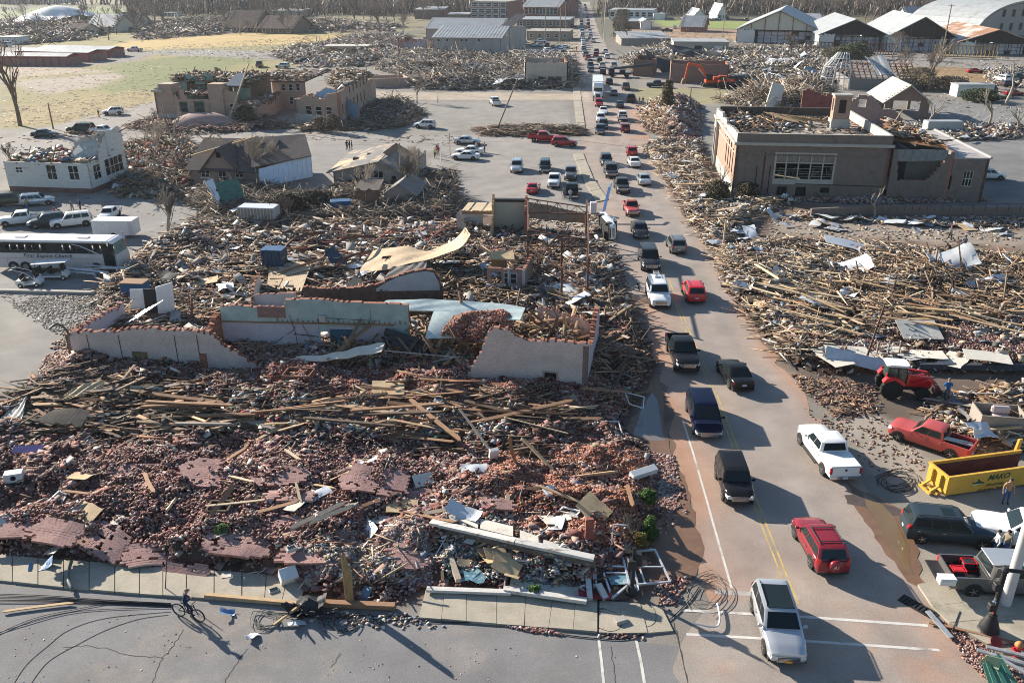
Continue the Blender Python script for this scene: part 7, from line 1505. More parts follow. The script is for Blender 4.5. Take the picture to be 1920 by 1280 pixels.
for i,(a,b,lab)in enumerate([((878,1040,.3),(992,1052,1.2),'thin aluminium strip leaning over the storefront floor'),((982,990,1.4),(1025,1072,.3),'aluminium strip slanting down across the storefront'),((1001,1088,.3),(1057,1042,.9),'aluminium strip crossing the slanting strip'),((972,1065,.3),(1001,1088,.3),'short aluminium strip joining the crossing strips'),((840,1000,1.0),(800,1070,.3),'aluminium strip at the left end of the storefront'),((955,1030,.5),(944,1108,.3),'aluminium strip standing by the cardboard'),((700,655,2.0),(860,670,1.6),'thin grey pipe lying in front of the slumped roofing'),((700,700,.6),(862,668,1.6),'long bent grey pipe before the painted wall')]):
 A_,B_2=P(*a),P(*b);mb=EX_((0,0,0),B_2-A_,.06);tag(mb.B('metal_strip',eO,None,loc=A_),lab,'metal strip')
cG('broken_glass',[(865,1080),(900,1075),(915,1098),(895,1106),(868,1100)],cK,.45,.15,31)
cG('broken_glass',[(965,1062),(1010,1056),(1050,1066),(1060,1080),(985,1092),(960,1086)],cK,.30,.2,32)
for i,(px,py,s_,ya)in enumerate([(930,1052,1.1,.3),(950,1075,1.3,-.4),(968,1040,.8,1.0),(920,1062,1.0,2.0),(942,1058,.9,.2),(962,1088,1.0,1.4),(870,1068,.6,.1),(910,1048,.8,.7)]):
 sheet('plywood sheet',px,py,'piece of tan cardboard heaped on the fallen storefront','cardboard on the fallen storefront',s_*.7,ya,.25,.2,.5,i%4+20,(1.6,1.1))
iD=mat('grey_hall_wall',(.36,.34,.315),.9,var=.15,scale=.5,aX=(1,1,.3),col2=(.30,.27,.24),fac=.55)
m_roofw=mat('white_ribbed_roof',(.37,.385,.39),.6,.15,var=.16,scale=.4,col2=(.29,.285,.27),fac=.58)
aR=mat('grey_ribbed_roof',(.30,.32,.33),.6,.3,var=.15,scale=.3,col2=(.38,.34,.31),fac=.58)
hY=aK('far_red_brick',(.28,.10,.075),(.24,.085,.065),(.3,.2,.17))
dF=aK('far_brown_brick',(.21,.145,.115),(.18,.125,.10),(.25,.2,.17))
m_cream=mat('cream_siding',(.52,.49,.42),.85,var=.1)
fK=mat('red_metal_siding',(.34,.035,.03),.6,var=.12)
iE=mat('rusty_roof',(.30,.16,.095),.8,var=.25,scale=.25,col2=(.52,.47,.42),fac=.52)
def bld(name,aN,cat,a,b,ty,depth,roof,wm,rm,jT=(),dU=None,aC=None,gY=(),aQ=None,aP=.5,gA=0,kB=None,bF=0,jD=False):
 W=bA(a,b);t=aE(name,aN,cat,W.A,W.rz,aC);h=W.sz((a[0]+b[0])/2,ty)[1];L=W.L;D=depth;ops=[W.op(*q)for q in jT]
 if dU:
  c_,r_,ww,wh=dU
  for i in range(c_):
   for j in range(r_):
    x=L*(i+.5)/c_;z=h*(j+.55)/r_;ops.append((x-ww/2,x+ww/2,z-wh/2,z+wh/2))
 iZ=[W.op(*q)for q in gY];mb=MB();prof=h if roof!='y' else[(0,h),(L/2,h+(aQ or 2)),(L,h)]
 if not jD:aD(mb,L,prof,.3,ops+iZ,bF,step=1.2 if roof=='y' else.8,aJ=1)
 aD(mb,L,prof,.3,T=TR_(0,D-.3,0),step=1.2,aJ=1,bF=bF);sp=h if roof!='x' else[(0,h),(D/2,h+(aQ or 2)),(D,h)];aD(mb,D,sp,.3,T=TR_(0,D,-math.pi/2),step=1.2,aJ=1,bF=bF);aD(mb,D,sp,.3,T=TR_(L,0,math.pi/2),step=1.2,aJ=1,bF=bF);mb.B('wall',[wm,wm if not bF else aU],t);mb=MB()
 if roof=='flat':mb.box(-.2,L+.2,-.2,D+.2,h+.003,h+.3)
 elif roof=='shed':mb.S([(-aP,-aP,h),(L+aP,-aP,h),(L+aP,D+aP,h+(aQ or 1.5)),(-aP,D+aP,h+(aQ or 1.5))],.15)
 elif roof in('x','y'):dX(mb,0,L,0,D,h,aQ or 2,aP,along=roof,t=.15)
 if roof:
  if gA and roof in('shed','flat'):
   for k in range(gA):x=L*(k+.5)/gA;mb.E((x,-aP,h+.05+.0),(x,D+aP,h+.05+(aQ or 0)),.12,.1)
  mb.B('roof',rm,t)
 for q in ops:bE(t,T0,*q,1,2 if q[3]-q[2]>1.2 else 1,kB or m_white,max(.08,(q[1]-q[0])*.1),.05)
 for q in iZ:
  mb=BX_(q[0],q[1],.12,.18,q[2],q[3]);mb.B('door',aB,t)  # black panels stand for the shade in open bays and broken shop windows
 return t,W,h
bld('metal_hall','grey two storey metal hall with pale ribbed lean-to roof behind the wrecked cars','building',(813,103),(939,105),71,16,'shed',iD,m_roofw,[(819,73,825,79),(836,73,841,79),(863,73,868,79),(872,73,877,79),(895,73,900,79),(836,89,841,95),(820,89,825,96)],aQ=3.2,gA=20)
bld('tall_hall','higher grey hall with streaked roof rising behind the grey metal hall','building',(800,88),(940,90),54,26,'x',iD,aR,aQ=3.4)
bld('stair_block','narrow pale block with a dark ribbed roof at the right end of the grey hall','building',(938,92),(955,93),52,12,'shed',iD,aB,aQ=4.5)
bld('apartment_block','red brick three storey block with rows of white windows at the top of the picture','building',(883,38),(950,39),4,40,'flat',hY,m_flat,dU=(5,3,4,3))
bld('warehouse','brown hall with a pale flat roof left of the red brick three storey block','building',(778,36),(832,36),19,50,'flat',dF,m_roofw)
bld('long_low_building','low tan building with a grey roof beside the brown hall','building',(840,40),(880,40),28,25,'flat',dF,aR)
bld('brick_school','red brick building with a grey hipped roof left of the far street','building',(984,32),(1044,33),12,60,'x',hY,aR,dU=(9,1,3,4),aQ=8,aP=2)
bld('shop_row','low brown shop row with a pale front left of the far street','building',(970,53),(1067,54),38,30,'flat',dF,aR,dU=(7,1,2,2))
bld('shop','small low shop with grey awning behind the parked cars left of the street','building',(988,76),(1067,77),60,18,'flat',mat('tan_block',(.33,.27,.21),.9),m_flat,dU=(5,1,1.6,1.6))
bld('long_white_building','long white flat roofed building right of the far street','building',(1142,36),(1224,37),20,30,'flat',m_white,m_roofw,dU=(7,1,3,3))
bld('white_annex','lower white annex at the right end of the long white building','building',(1226,38),(1247,38),27,20,'flat',m_white,m_roofw)
bld('brown_shop','long brown flat roofed shop beside a small white garage','building',(1150,54),(1199,55),41,25,'flat',dF,aR)
bld('white_garage','small white garage attached to the long brown shop','building',(1201,56),(1222,56),42,16,'y',m_white,m_roofw,aQ=1.6)
bld('brick_house','small red brick house with a grey gable roof on the clay lot','house',(1276,60),(1317,61),49,16,'x',hY,aR,[(1287,50,1292,56),(1306,50,1310,58)],aQ=4.5,aP=.8)
bld('white_house_far','far white house with a steep gable among the trees','house',(1345,38),(1362,38),27,24,'y',m_white,aR,dU=(2,1,2,2),aQ=6)
bld('white_house_far','lower far white house attached to the steep gabled one','house',(1300,38),(1322,38),30,24,'y',m_white,aR,dU=(2,1,2,2),aQ=4)
bld('damaged_store','long low grey store with its roof lifted, right of the street','building',(1165,86),(1255,86),72,22,'shed',mat('grey_block_wall',(.28,.25,.225),.9,var=.2),aR,aQ=1.2,gA=12)
b_,W_,h_=bld('garage_building','pale garage with three open bays and a flat white roof behind the dark tarpaulin','building',(1262,106),(1364,107),80,15,'flat',mat('pale_block',(.36,.335,.295),.9,var=.12),m_roofw,gY=[(1301,86,1317,105),(1336,87,1357,106),(1270,90,1277,98)])
mb=MB();q=W_.op(1337,87,1356,100);mb.S([(q[0],-.1,q[2]),(q[1],-.6,q[2]+.6),(q[1],-.1,q[3]),(q[0],-.05,q[3])],.05);mb.B('hanging_door',m_white,b_)
bld('brick_walls','roofless long brown brick wall block behind the orange excavator','ruin',(1256,155),(1364,157),121,11,None,dF,m_flat,bF=.15)
bld('brick_walls','roofless brown brick block with a collapsed corner beside the street','ruin',(1187,143),(1225,144),113,12,None,dF,m_flat,bF=.5)
aY([tuple(P(1260,150)),tuple(P(1362,150)),tuple(P(1362,132)),tuple(P(1262,132))],1.0,700,[('scraps',.6,((.6,3),(.4,2),(.05,.4)),TR+bW,.5,0),('splinters',.4,((1,4),(.1,.3),(.06,.12)),PL+PLD,.3,.2)],3.6,33)
t=tag(aI('roofing_felt',aT(77,17,9,cV,1.8,14),None,P(1300,120)+VV((0,0,3.6))),'large sheet of black roofing thrown over the heap before the pale garage','sheet');t.rotation_euler=(.25,0,.1)
t=tag(aI('roofing_felt',aT(78,9,8,cV,1.5,10),None,P(1232,135)+VV((0,0,2.6))),'black roofing sheet hanging between the two brown brick blocks','sheet');t.rotation_euler=(.5,.2,.1)
b_,W_,h_=bld('corner_shop','ruined pale shop with a blank square front and broken dark shop windows','building',(984,163),(1064,163),118,14,None,mat('pale_render',(.40,.37,.32),.9,var=.12,scale=.6),m_flat,bF=.2,gY=[(1008,144,1024,162),(1027,144,1053,161)])
aY([tuple(P(980,158)),tuple(P(1066,158)),tuple(P(1070,130)),tuple(P(965,130))],4.0,900,[('twigs',.6,((1.2,7),(.07,.2),(.05,.16)),TW+bW[:4],.4,.15),('scraps',.4,((.6,3),(.4,2),(.05,.4)),bW,.4,0)],2.0,34)
for i,(a,b,ty,d,lab)in enumerate([((-4,123),(127,124),106,10,'nearest red storage shed row with a white roof and roller doors'),((30,112),(168,116),99,10,'middle red storage shed row with a white roof'),((74,105),(206,108),93,10,'farthest red storage shed row with a white roof')]):
 W=bA(a,b);h=W.sz(b[0],ty)[1];t=aE('storage_shed',lab,'storage shed',W.A,W.rz,'red storage sheds');mb=BX_(0,W.L,0,9,0,h);mb.B('wall',fK,t);mb=MB();dX(mb,0,W.L,0,9,h+.02,.7,.3,along='x');mb.B('roof',m_roofw,t);n=9
 for k in range(n):
  mb=MB();x=W.L*(k+.08)/n;mb.box(x,x+W.L/n*.84,-.06,-.003,0,h*.8);mb.B('roller_door',mat('faded_roller_door',(.24,.14,.13),.6,var=.1),t)
 for k in range(7):
  mb=MB();y=9*(k+.12)/7;mb.box(W.L+.003,W.L+.06,y,y+1.0,0,h*.8);mb.B('roller_door',dE['faded_roller_door'],t)
gZ=mat('white_wrapped_goods',(.50,.50,.56),.6,var=.25,scale=1.2,col2=(.60,.55,.58),fac=.5)
def cN(a,b,ty,aQ,depth,lab,rm=m_roofw,seed=1,hM=8):
 W=bA(a,b);h=W.sz((a[0]+b[0])/2,ty)[1];L=W.L;t=aE('warehouse',lab,'warehouse',W.A,W.rz,'storage warehouses at the upper right');mb=MB();dX(mb,0,L,0,depth,h,aQ,.8,along='y',t=.25);mb.B('roof',rm,t);mb=MB();aD(mb,L,h,.2,T=TR_(0,depth,0));aD(mb,depth,h,.2,T=TR_(0,depth,-math.pi/2));aD(mb,depth,h,.2,T=TR_(L,0,math.pi/2));aD(mb,L*.22,h-.2,.2,bF=.5,seed=seed);mb.B('wall',mat('white_metal_wall',(.56,.57,.57),.6,var=.1),t);mb=MB()
 for k in range(7):x=L*k/6;zz=h+aQ*(1-abs(x-L/2)/(L/2))-.3;mb.E((x,.3,0),(x,.3,zz),.25)
 mb.E((0,.3,h-.3),(L/2,.3,h+aQ-.4),.3);mb.E((L/2,.3,h+aQ-.4),(L,.3,h-.3),.3);mb.B('frame',aG if seed%2 else aB,t);mb=SX_([(0,.5,h-.4),(L,.5,h-.4),(L*.55,.5,h+aQ-1),(L*.45,.5,h+aQ-1)],.1);mb.B('gable_shade',bP if seed!=1 else m_cream,t);rr=random.Random(seed);x=L*.25  # near-black infill paints the shade under the gable; the first one is cream
 for k in range(hM):
  w_=L*.66/hM
  for j in range(3):
   if rr.random()<.88:
    mb=BX_(x+.1,x+w_-.1,3,7,j*(h*.27),j*(h*.27)+h*.25);mb.B('stacked_pallet',gZ,t,bevel=.08)
  x+=w_
 return t
cN((1380,80),(1535,84),55,7.5,60,'leftmost warehouse with a white gable roof and open front',seed=1)
cN((1534,92),(1660,94),64,5.5,55,'second warehouse from the left with a sagging white roof and blue truck',seed=2)
cN((1660,96),(1788,98),68,7.0,55,'third warehouse, its roof half torn, white goods stacked inside',seed=3)
cN((1795,102),(1935,104),78,4.2,50,'rightmost warehouse with a low rusty roof and white goods',iE,seed=4)
bld('flat_hall','grey roofed hall squeezed behind the first two warehouses','building',(1475,66),(1545,67),48,30,'shed',dF,aR,aQ=4)
W=bA((1832,70),(2010,64));t=aE('round_roof_hall','big hall with a round white roof and grey brick end wall with dark windows','hall',W.A,W.rz)
mb=MB();Rr=W.L*.52;n=18
for k in range(n):
 a0,a1=math.pi*k/n,math.pi*(k+1)/n;hk=.48;mb.S([(W.L/2-math.cos(a0)*Rr,0,math.sin(a0)*Rr*hk),(W.L/2-math.cos(a1)*Rr,0,math.sin(a1)*Rr*hk),(W.L/2-math.cos(a1)*Rr,45,math.sin(a1)*Rr*hk),(W.L/2-math.cos(a0)*Rr,45,math.sin(a0)*Rr*hk)],-.6)
mb.B('roof',m_roofw,t)
mb=RX_([(W.L/2-math.cos(math.pi*k/n)*Rr*.98,math.sin(math.pi*k/n)*Rr*.46)for k in range(n+1)],.6,1.4);mb.B('end_wall',mat('grey_end_brick',(.32,.30,.28),.9,var=.15),t)
for i in range(7):
 for j in range(2):
  x=W.L*(.22+i*.1);z=Rr*(.08+j*.19)
  if(x-W.L/2)**2/Rr**2+(z/.46)**2/Rr**2<.8:bE(t,TR_(0,0,0),x,x+1.8,z,z+3.2,1,2,aB,.2,.45)
FH='scattered far houses'
for(nm,lab,a,b,ty,d,rf,wm_,rm_,nw,aQ)in[('brown_house_far','brown house with a tan gable beyond the straw field',(422,60),(476,61),50,24,'x',dF,m_oldroof,(3,1,2,2),7),('brown_house_far','long brown house with a dark damaged roof beyond the straw field',(488,63),(549,64),52,22,'x',dF,m_oldroof,(4,1,2,2),5),('tan_house_far','flat tan house with a red annex behind the long brown house',(508,32),(567,32),21,30,'flat',mat('tan_house',(.38,.28,.21),.9),m_flat,(4,1,3,3),0),('red_roof_house','far house with a red roof',(690,26),(715,26),21,30,'x',m_white,mat('red_roofing',(.42,.10,.08),.8),(2,1,3,3),8),('green_roof_house','far small house with a teal roof at the left',(512,22),(528,22),16,30,'x',m_cream,mat('teal_roofing',(.10,.22,.24),.7),(2,1,3,3),8),('shed_house','damaged grey roofed house left of the debris road',(168,60),(214,61),48,16,'x',m_cream,aR,(3,1,2,2),5),('dark_roof_house','small house with a dark roof nearer the storage sheds',(120,66),(155,67),58,12,'x',m_cream,m_oldroof,(3,1,1.6,1.6),3),('white_trailer_home','white trailer home at the left edge beyond the storage sheds',(-6,83),(30,84),71,8,'flat',m_white,m_roofw,(4,1,1,1),0),('half_house','house with a half collapsed roof among the far trees',(222,52),(258,52),43,18,'x',m_cream,m_oldroof,(2,1,2,2),5),('white_row_home','long white mobile home in front of the far woods',(428,30),(455,30),23,14,'flat',m_white,m_roofw,(4,1,2,2),0),('dark_house_far','two storey dark house with white trim at the top left of centre',(456,28),(478,28),15,20,'x',aB,m_oldroof,(2,2,3,3),6),('white_gable_house','far white gabled house behind the brown hall',(752,24),(765,24),16,25,'y',m_white,aR,(1,1,3,3),9),('pale_house_far','far pale house with twin gables left of the far street',(716,23),(738,23),16,25,'y',m_cream,aR,(2,1,3,3),8),('white_cottage','white cottage in front of the woods above the third warehouse',(1758,46),(1790,47),36,20,'x',m_white,aR,(3,1,2,2),5),('grey_cottage','grey cottage with a porch in front of the woods',(1702,44),(1738,44),35,20,'x',m_cream,aR,(3,1,2,2),6),('white_row_home','long white mobile home farther left in front of the far woods',(308,31),(328,31),25,14,'flat',m_white,m_roofw,(3,1,2,2),0)]:
 bld(nm,lab,'house',a,b,ty,d,rf,wm_,rm_,dU=nw,aC=FH,aQ=aQ or None,aP=1)
bld('distant_hall','very distant long white hall at the top left corner','hall',(0,8),(90,8),1,60,'flat',m_white,m_roofw)
for i,(px,py,L,Wd,lab)in enumerate([(92,44,52,34,'white fabric building blown into a rounded heap'),(36,46,44,26,'white fabric building torn into peaks at the far left')]):
 t=aI('fabric_building',aT(40+i,L,Wd,m_white,4.0,16),None,P(px,py)+VV((0,0,3)));tag(t,lab,'building');t.data=t.data.copy()
 for v in t.data.vertices:
  q=(v.co.x/L*2)**2+(v.co.y/Wd*2)**2;v.co.z+=max(0,1-q)*(9-4*i)-3
bld('low_brick_wall','long low tan brick wall beyond the school','wall',(695,165),(768,162),147,8,None,dP,m_flat)
t=bQ('carport','small open carport with a tan flat roof in the wrecked lot','carport',650,106)
mb=BX_(-8,8,0,7,3.3,3.6);mb.B('roof',m_cream,t)
for x in(-7.5,7.5):
 mb=BX_(x-.4,x+.4,.2,.6,0,3.29);mb.B('post',mat('yellow_post',(.5,.36,.08),.8)if x<0 else dF,t)
bld('wrecked_store','wrecked red fronted store left of the grey metal hall','ruin',(735,96),(800,98),78,14,None,mat('washed_red_wall',(.34,.20,.17),.9,var=.3,scale=.4,col2=(.4,.38,.42),fac=.5),m_flat,bF=1.2)
W=bA((1590,168),(1716,170));t=aE('rafter_building','hall whose rusty roof rafters are bare, a pale metal panel flapped over them','building',W.A,W.rz)
hz=W.sz(1650,148)[1];D=16
mb=MB();aD(mb,W.L,hz,.3);aD(mb,D,hz,.3,T=TR_(W.L,0,math.pi/2));aD(mb,D,hz,.3,T=TR_(0,D,-math.pi/2));mb.B('wall',mat('ribbed_grey_wall',(.22,.20,.185),.8,var=.15,aX=(6,6,.5)),t)
for k in range(13):
 x=W.L*k/12;mb=EX_((x,0,hz),(x,D*.5,hz+3.6),.18,.3);mb.E((x,D*.5,hz+3.6),(x,D,hz),.18,.3);mb.B('rafter',aG,t)
for k in range(6):
 mb=MB();y=D*.5*k/6;mb.E((0,y,hz+3.6*k/6+.2),(W.L,y,hz+3.6*k/6+.2),.22,.12);mb.B('purlin',PLM[3]if k%2 else aG,t)
mb=MB();A_=W.at(1640,150,hz);
mb.grid(lambda u,v:(W.L*.42+u*W.L*.26-v*2+.3*math.sin(u*20),.3+v*8.5,hz+.6+v*4.2+.5*math.sin(v*3+u*5)),12,6,.08);mb.B('loose_roof_panel',m_roofw,t)
W=bA((1537,168),(1592,170));t=aE('dome_frame','white ribbed dome frame stripped of its cover','dome frame',W.A,W.rz)
mb=MB();c=VV((W.L*.75,5,0));rd=W.L*.8
for k in range(15):
 a=math.pi*(.45+1.15*k/14);mb.U([c+VV((math.cos(a)*rd,-math.sin(a)*rd*.7*-1 if False else math.sin(a)*rd*.7,0)),c+VV((math.cos(a)*rd*.85,math.sin(a)*rd*.6,5.5)),c+VV((math.cos(a)*rd*.35,math.sin(a)*rd*.25,9))],.13,4)
for z_,f_ in((2.8,.93),(5.5,.85),(7.6,.6)):
 mb.U([c+VV((math.cos(math.pi*(.45+1.15*k/14))*rd*f_,math.sin(math.pi*(.45+1.15*k/14))*rd*f_*.7,z_))for k in range(15)],.09,4)
mb.B('rib',m_white,t)
W=bA((1655,222),(1738,224));t=aE('carport','brick gabled carport with a pale roof and wide opening','carport',W.A,W.rz)
hz=W.sz(1737,190)[1];pk=W.sz(1712,165)
mb=MB();o1=W.op(1665,190,1728,226)
aD(mb,W.L,[(0,hz),(W.L/2,hz+3.3),(W.L,hz)],.6,[(o1[0],o1[1],0,o1[3])],step=.5);mb.B('wall',dF,t)
mb=MB();dX(mb,0,W.L,0,15,hz,3.3,.6,along='y',t=.2);mb.B('roof',mat('pale_shingles',(.42,.40,.36),.9,var=.15,scale=2,col2=(.28,.26,.24),fac=.6),t)
mb=BX_(0,W.L*.6,14.5,14.8,0,hz-.2);mb.B('back_wall',dE['ribbed_grey_wall'],t)
for x in(.3,W.L-.3):
 mb=BX_(x-.3,x+.3,14,14.6,0,hz-.05);mb.B('pillar',dF,t)
dY=aK('dusky_pink_brick',(.29,.185,.17),(.25,.155,.14),(.33,.27,.25))
r=bQ('ruined_wall','dusky pink brick walls with a stepped broken outline behind the chimney','wall',1640,225)
aS(r,(1587,232),(1690,236),[(1587,190),(1605,186),(1610,178),(1636,180),(1640,186),(1650,200),(1652,204),(1680,206),(1690,222)],[(1609,187,1625,201)],t=.4,bN=[dY,bU,dY],bF=.1,step=.5)
r=bQ('ruined_wall','dark broken walls with red plaster behind the parapet of the brick building','wall',1540,215)
aS(r,(1500,214),(1590,216),[(1500,168),(1520,168),(1540,176),(1590,182)],t=.4,bN=[mat('red_plaster',(.22,.075,.065),.9,var=.4,scale=.6),aU,dY],bF=.3,step=.6)
r=bQ('ceiling_sheet','tall pale ceiling panel leaning in the heap behind the brick building','panel',1440,215)
mb=MB();a=P(1432,210)-VV(r.location);mb.S([tuple(a),tuple(a+VV((4,2,0))),tuple(a+VV((5.5,5,5))),tuple(a+VV((2.5,4,6)))],.3);mb.B('panel',bV,r)
for i,(a,b,m_,lab)in enumerate([((1490,100),(1600,104),aG,'long dark red steel truss lying before the first warehouses'),((1750,108),(1868,112),mat('ochre_steel',(.30,.19,.06),.8,var=.2),'long ochre steel truss lying before the right warehouses'),((1600,103),(1680,106),aG,'short dark steel truss lying before the second warehouse')]):
 A_,B_2=P(*a),P(*b);t=aE('steel_truss',lab,'steel truss',A_);d=B_2-A_;mb=MB();n=16;mb.E((0,0,.5),d+VV((0,0,.5)),.3);mb.E((0,0,4.2),d+VV((0,0,4.2)),.3)
 for k in range(n+1):p=d*(k/n);mb.E(p+VV((0,0,.5)),p+VV((0,0,4.2)),.2)
 for k in range(n):mb.E(d*(k/n)+VV((0,0,.5)),d*((k+1)/n)+VV((0,0,4.2)),.12)
 mb.B('truss',m_,t)
t=bQ('white_hut','small pale hut in the bushes at the far right','hut',1827,182);mb=BX_(-4.5,4.5,0,4,0,2.8);mb.B('wall',m_white,t);mb=BX_(-4.7,4.7,-.2,4.2,2.803,3.0);mb.B('roof',m_roofw,t)
t=bQ('shipping_container','pale container with its roof crumpled, in the heap right of the brick building','container',1770,254)
mb=BX_(-3.4,3.4,0,2.4,.4,2.6);mb.B('body',m_roofw,t,bevel=.1)
# BUS, MACHINES, STREET THINGS
def hB(s,size,m,bH,loc,rot,hP=0.0,name='lettering',bold=.0,space=1.0):
 c=bpy.data.curves.new(name,'FONT');c.body=s;c.size=size;c.extrude=.004;c.shear=hP;c.offset=bold;c.space_character=space;c.materials.append(m);c.align_x='CENTER';o=aI(name,c,bH,loc);o.rotation_euler=rot;me=bpy.data.meshes.new_from_object(o);bpy.data.objects.remove(o);o=aI(name,me,bH,loc);o.rotation_euler=rot;return o
UPR=(math.pi/2,0,0)
W=bA((-9,508),(233,512))
bus=aE('coach','long white coach lettered with a church name, its windows broken, behind the golf carts','bus',W.A+VV((0,0,.0)),W.rz)
Lb=13.6;bw_=2.55
fI=mat('dusty_bus_white',(.52,.49,.49),.5,var=.06,scale=.7)
m_busroof=mat('bus_roof_white',(.70,.70,.70),.4,var=.05)
mb=MB()
mb.box(0,Lb-.2,0,bw_,.42,2.05)
mb.R([(Lb-.2,.42),(Lb+.05,.6),(Lb+.1,1.5),(Lb-.05,2.05),(Lb-.2,2.05)],.03,bw_-.03)
mb.B('body',fI,bus,aF=30,bevel=.05)
mb=BX_(0,Lb-.9,0,bw_,3.18,3.45);mb.R([(Lb-.9,3.18),(Lb-.25,3.1),(Lb-.55,3.42),(Lb-.9,3.45)],0.02,bw_-.02)
mb.B('roof',m_busroof,bus,bevel=.09)
mb=BX_(0,Lb-.95,-.004,.05,3.0,3.18);mb.B('roof_band',aB,bus)
n=8
mb=MB()
for k in range(n+1):x=.05+k*1.52;mb.box(x,x+.09,.03,.1,2.05,3.18);mb.box(x,x+.09,bw_-.1,bw_-.03,2.05,3.18)
mb.B('window_post',aB,bus)
for k in range(n):
 x=.14+k*1.52;mb=BX_(x,x+1.42,.05,.06,2.06,2.06+(1.1 if k in(0,4,6)else.35));mb.B('side_window',m_glass,bus)
for k in range(15):
 for y in(.6,1.9):
  mb=BX_(.5+k*.82,.68+k*.82,y-.45,y+.45,2.06,2.85);mb.B('seat',mat('dark_blue_seat',(.03,.045,.06),.9),bus,bevel=.07)
mb=SX_([(Lb+.06,.12,1.55),(Lb+.06,bw_-.12,1.55),(Lb-.28,bw_-.2,3.1),(Lb-.28,.2,3.1)],.03);mb.B('windshield',mat('cracked_green_glass',(.14,.22,.19),.15,var=.5,scale=4,spec=.5,col2=(.35,.40,.36),fac=.6),bus)
mb=BX_(Lb-1.5,Lb-.25,-.01,.03,.6,2.9);mb.B('door',m_glass,bus)
mb=EX_((Lb-4.6,-.03,3.12),(Lb-3.7,-.03,2.9),.2,.04);mb.E((Lb-3.7,-.03,2.9),(Lb-1.7,-.03,1.95),.2,.04);mb.B('stripe',m_busroof,bus)
for x in(2.2,3.5,11.2):
 mb=LX_([(.35,0),(.5,.02),(.52,.3),(.35,.3)],20,0,'y');w_=mb.B('wheel',bX,bus,aF=40,loc=(x,-.03,.52));mb=LX_([(.3,-.01),(.34,.02),(.1,.08),(.1,.02)],14,0,'y');mb.B('rim',mat('dusty_rim',(.2,.19,.18),.6,.4),w_);mb=RX_([(x+math.cos(math.pi*k/10)*.62,.5+math.sin(math.pi*k/10)*.62)for k in range(11)],-.02,-.004);mb.B('wheel_arch',aB,bus)
mb=MB()
for k in range(9):mb.box(.2+k*1.45,.215+k*1.45,-.008,-.002,.5,1.5)
mb.box(0,Lb-1.6,-.008,-.002,1.5,1.515);mb.B('panel_gap',aB,bus)
for x in(2.4,9.2):mb=BX_(x,x+1.1,.9,1.5,3.452,3.53);mb.B('roof_hatch',fI,bus)
hB('First Baptist Church',.55,aB,bus,(6.1,-.012,1.62),UPR,.35,bold=.008,space=1.15)
tag(MB().box(0,1,0,1,0,1).B('kerb',fJ),kind='structure')
kb=COL.objects[-1];a,b=P(-30,548),P(178,553);kb.location=a;kb.scale=((b-a).length,.5,.28);kb.rotation_euler=(0,0,math.atan2(b.y-a.y,b.x-a.x))
def dW(px,py,rz,lab,hQ,long=False):
 p=P(px,py);t=aE('golf_cart',lab,'golf cart',p,rz,'golf carts beside the coach');L=3.4 if long else 2.4;mb=BX_(-L/2,L/2,-.6,.6,.28,.42);mb.R([(L/2-.5,.4),(L/2+.05,.45),(L/2-.1,.75),(L/2-.5,1.0)],-.58,.58);mb.box(-L/2,-L/2+.8,-.58,.58,.42,.72);mb.B('body',m_white,t,bevel=.05)
 for x in([-.35]if not long else[-1.0,.15]):
  mb=BX_(x-.3,x+.25,-.52,.52,.66,.8);mb.box(x-.38,x-.25,-.52,.52,.8,1.3);mb.B('seat',aB,t,bevel=.04)
 for x in(L/2-.4,-L/2+.45):
  for s in(1,-1):
   mb=LX_([(.12,-.08),(.24,-.08),(.24,.08),(.12,.08)],14,0,'y');w_=mb.B('wheel',bX,t,aF=40,loc=(x,s*.56,.24));mb=LX_([(.12,-.09),(.12,.09)],10,0,'y');mb.B('rim',m_white,w_)
 mb=MB()
 if hQ:
  for x in(-L/2+.3,L/2-.5):
   for s in(1,-1):mb.E((x,s*.52,.7),(x+.1,s*.55,1.85),.035)
  mb.B('canopy_post',aB,t);mb=SX_([(-L/2,-.65,1.75),(L/2+.1,-.65,1.95),(L/2+.1,.65,1.95),(-L/2,.65,1.75)],.06);mb.B('canopy',m_busroof,t)
 else:
  for s in(1,-1):mb.U([(L/2-.5,s*.5,.8),(0,s*.5,1.5),(-1.2,s*.45,1.9),(-1.7,s*.3,1.8)],.035,5)
  mb.B('bent_canopy_post',m_white,t)
 mb=SX_([(L/2-.35,-.5,.95),(L/2-.35,.5,.95),(L/2-.6,.5,1.6),(L/2-.6,-.5,1.6)],.02);mb.B('windscreen',m_glass,t)
dW(58,536,.12,'white golf cart with its canopy posts bent back',False)
dW(100,522,.05,'longer white golf cart with a flat white canopy',True,True)
for i in range(9):
 a=P(150+(i%5)*17,522-(i//5)*12-i*1.5);mb=BX_(-2.3,2.3,-.14,.14,-.03,.03);mb.box(-2.3,-2.2,-.1,.1,-.5,-.03);mb.box(2.2,2.3,-.1,.1,-.5,-.03);o=mb.B('aluminium_bench',eO,None,loc=(a.x,a.y,.7+.12*(i%4)));o.rotation_euler=(R.uniform(-.4,.4),R.uniform(-.12,.12),-.2+R.uniform(-.3,.3));tag(o,'aluminium bench plank piled against the front of the coach','bench plank','aluminium bench planks before the coach')
def aL(name,lab,cat,px,py,size,rz,m,z=0,bev=.03,lid=None,tilt=0,aC=None):
 p=PH(px,py);t=aE(name,lab,cat,(p.x,p.y,p.z+z),rz,aC);t.rotation_euler=(tilt,0,rz);L,Wd,H=size;mb=BX_(-L/2,L/2,-Wd/2,Wd/2,0,H);mb.B('body',m,t,bevel=bev)
 if lid:mb=BX_(-L/2-.03,L/2+.03,-Wd/2-.03,Wd/2+.03,H+.004,H+.09);mb.B('lid',lid,t)
 return t
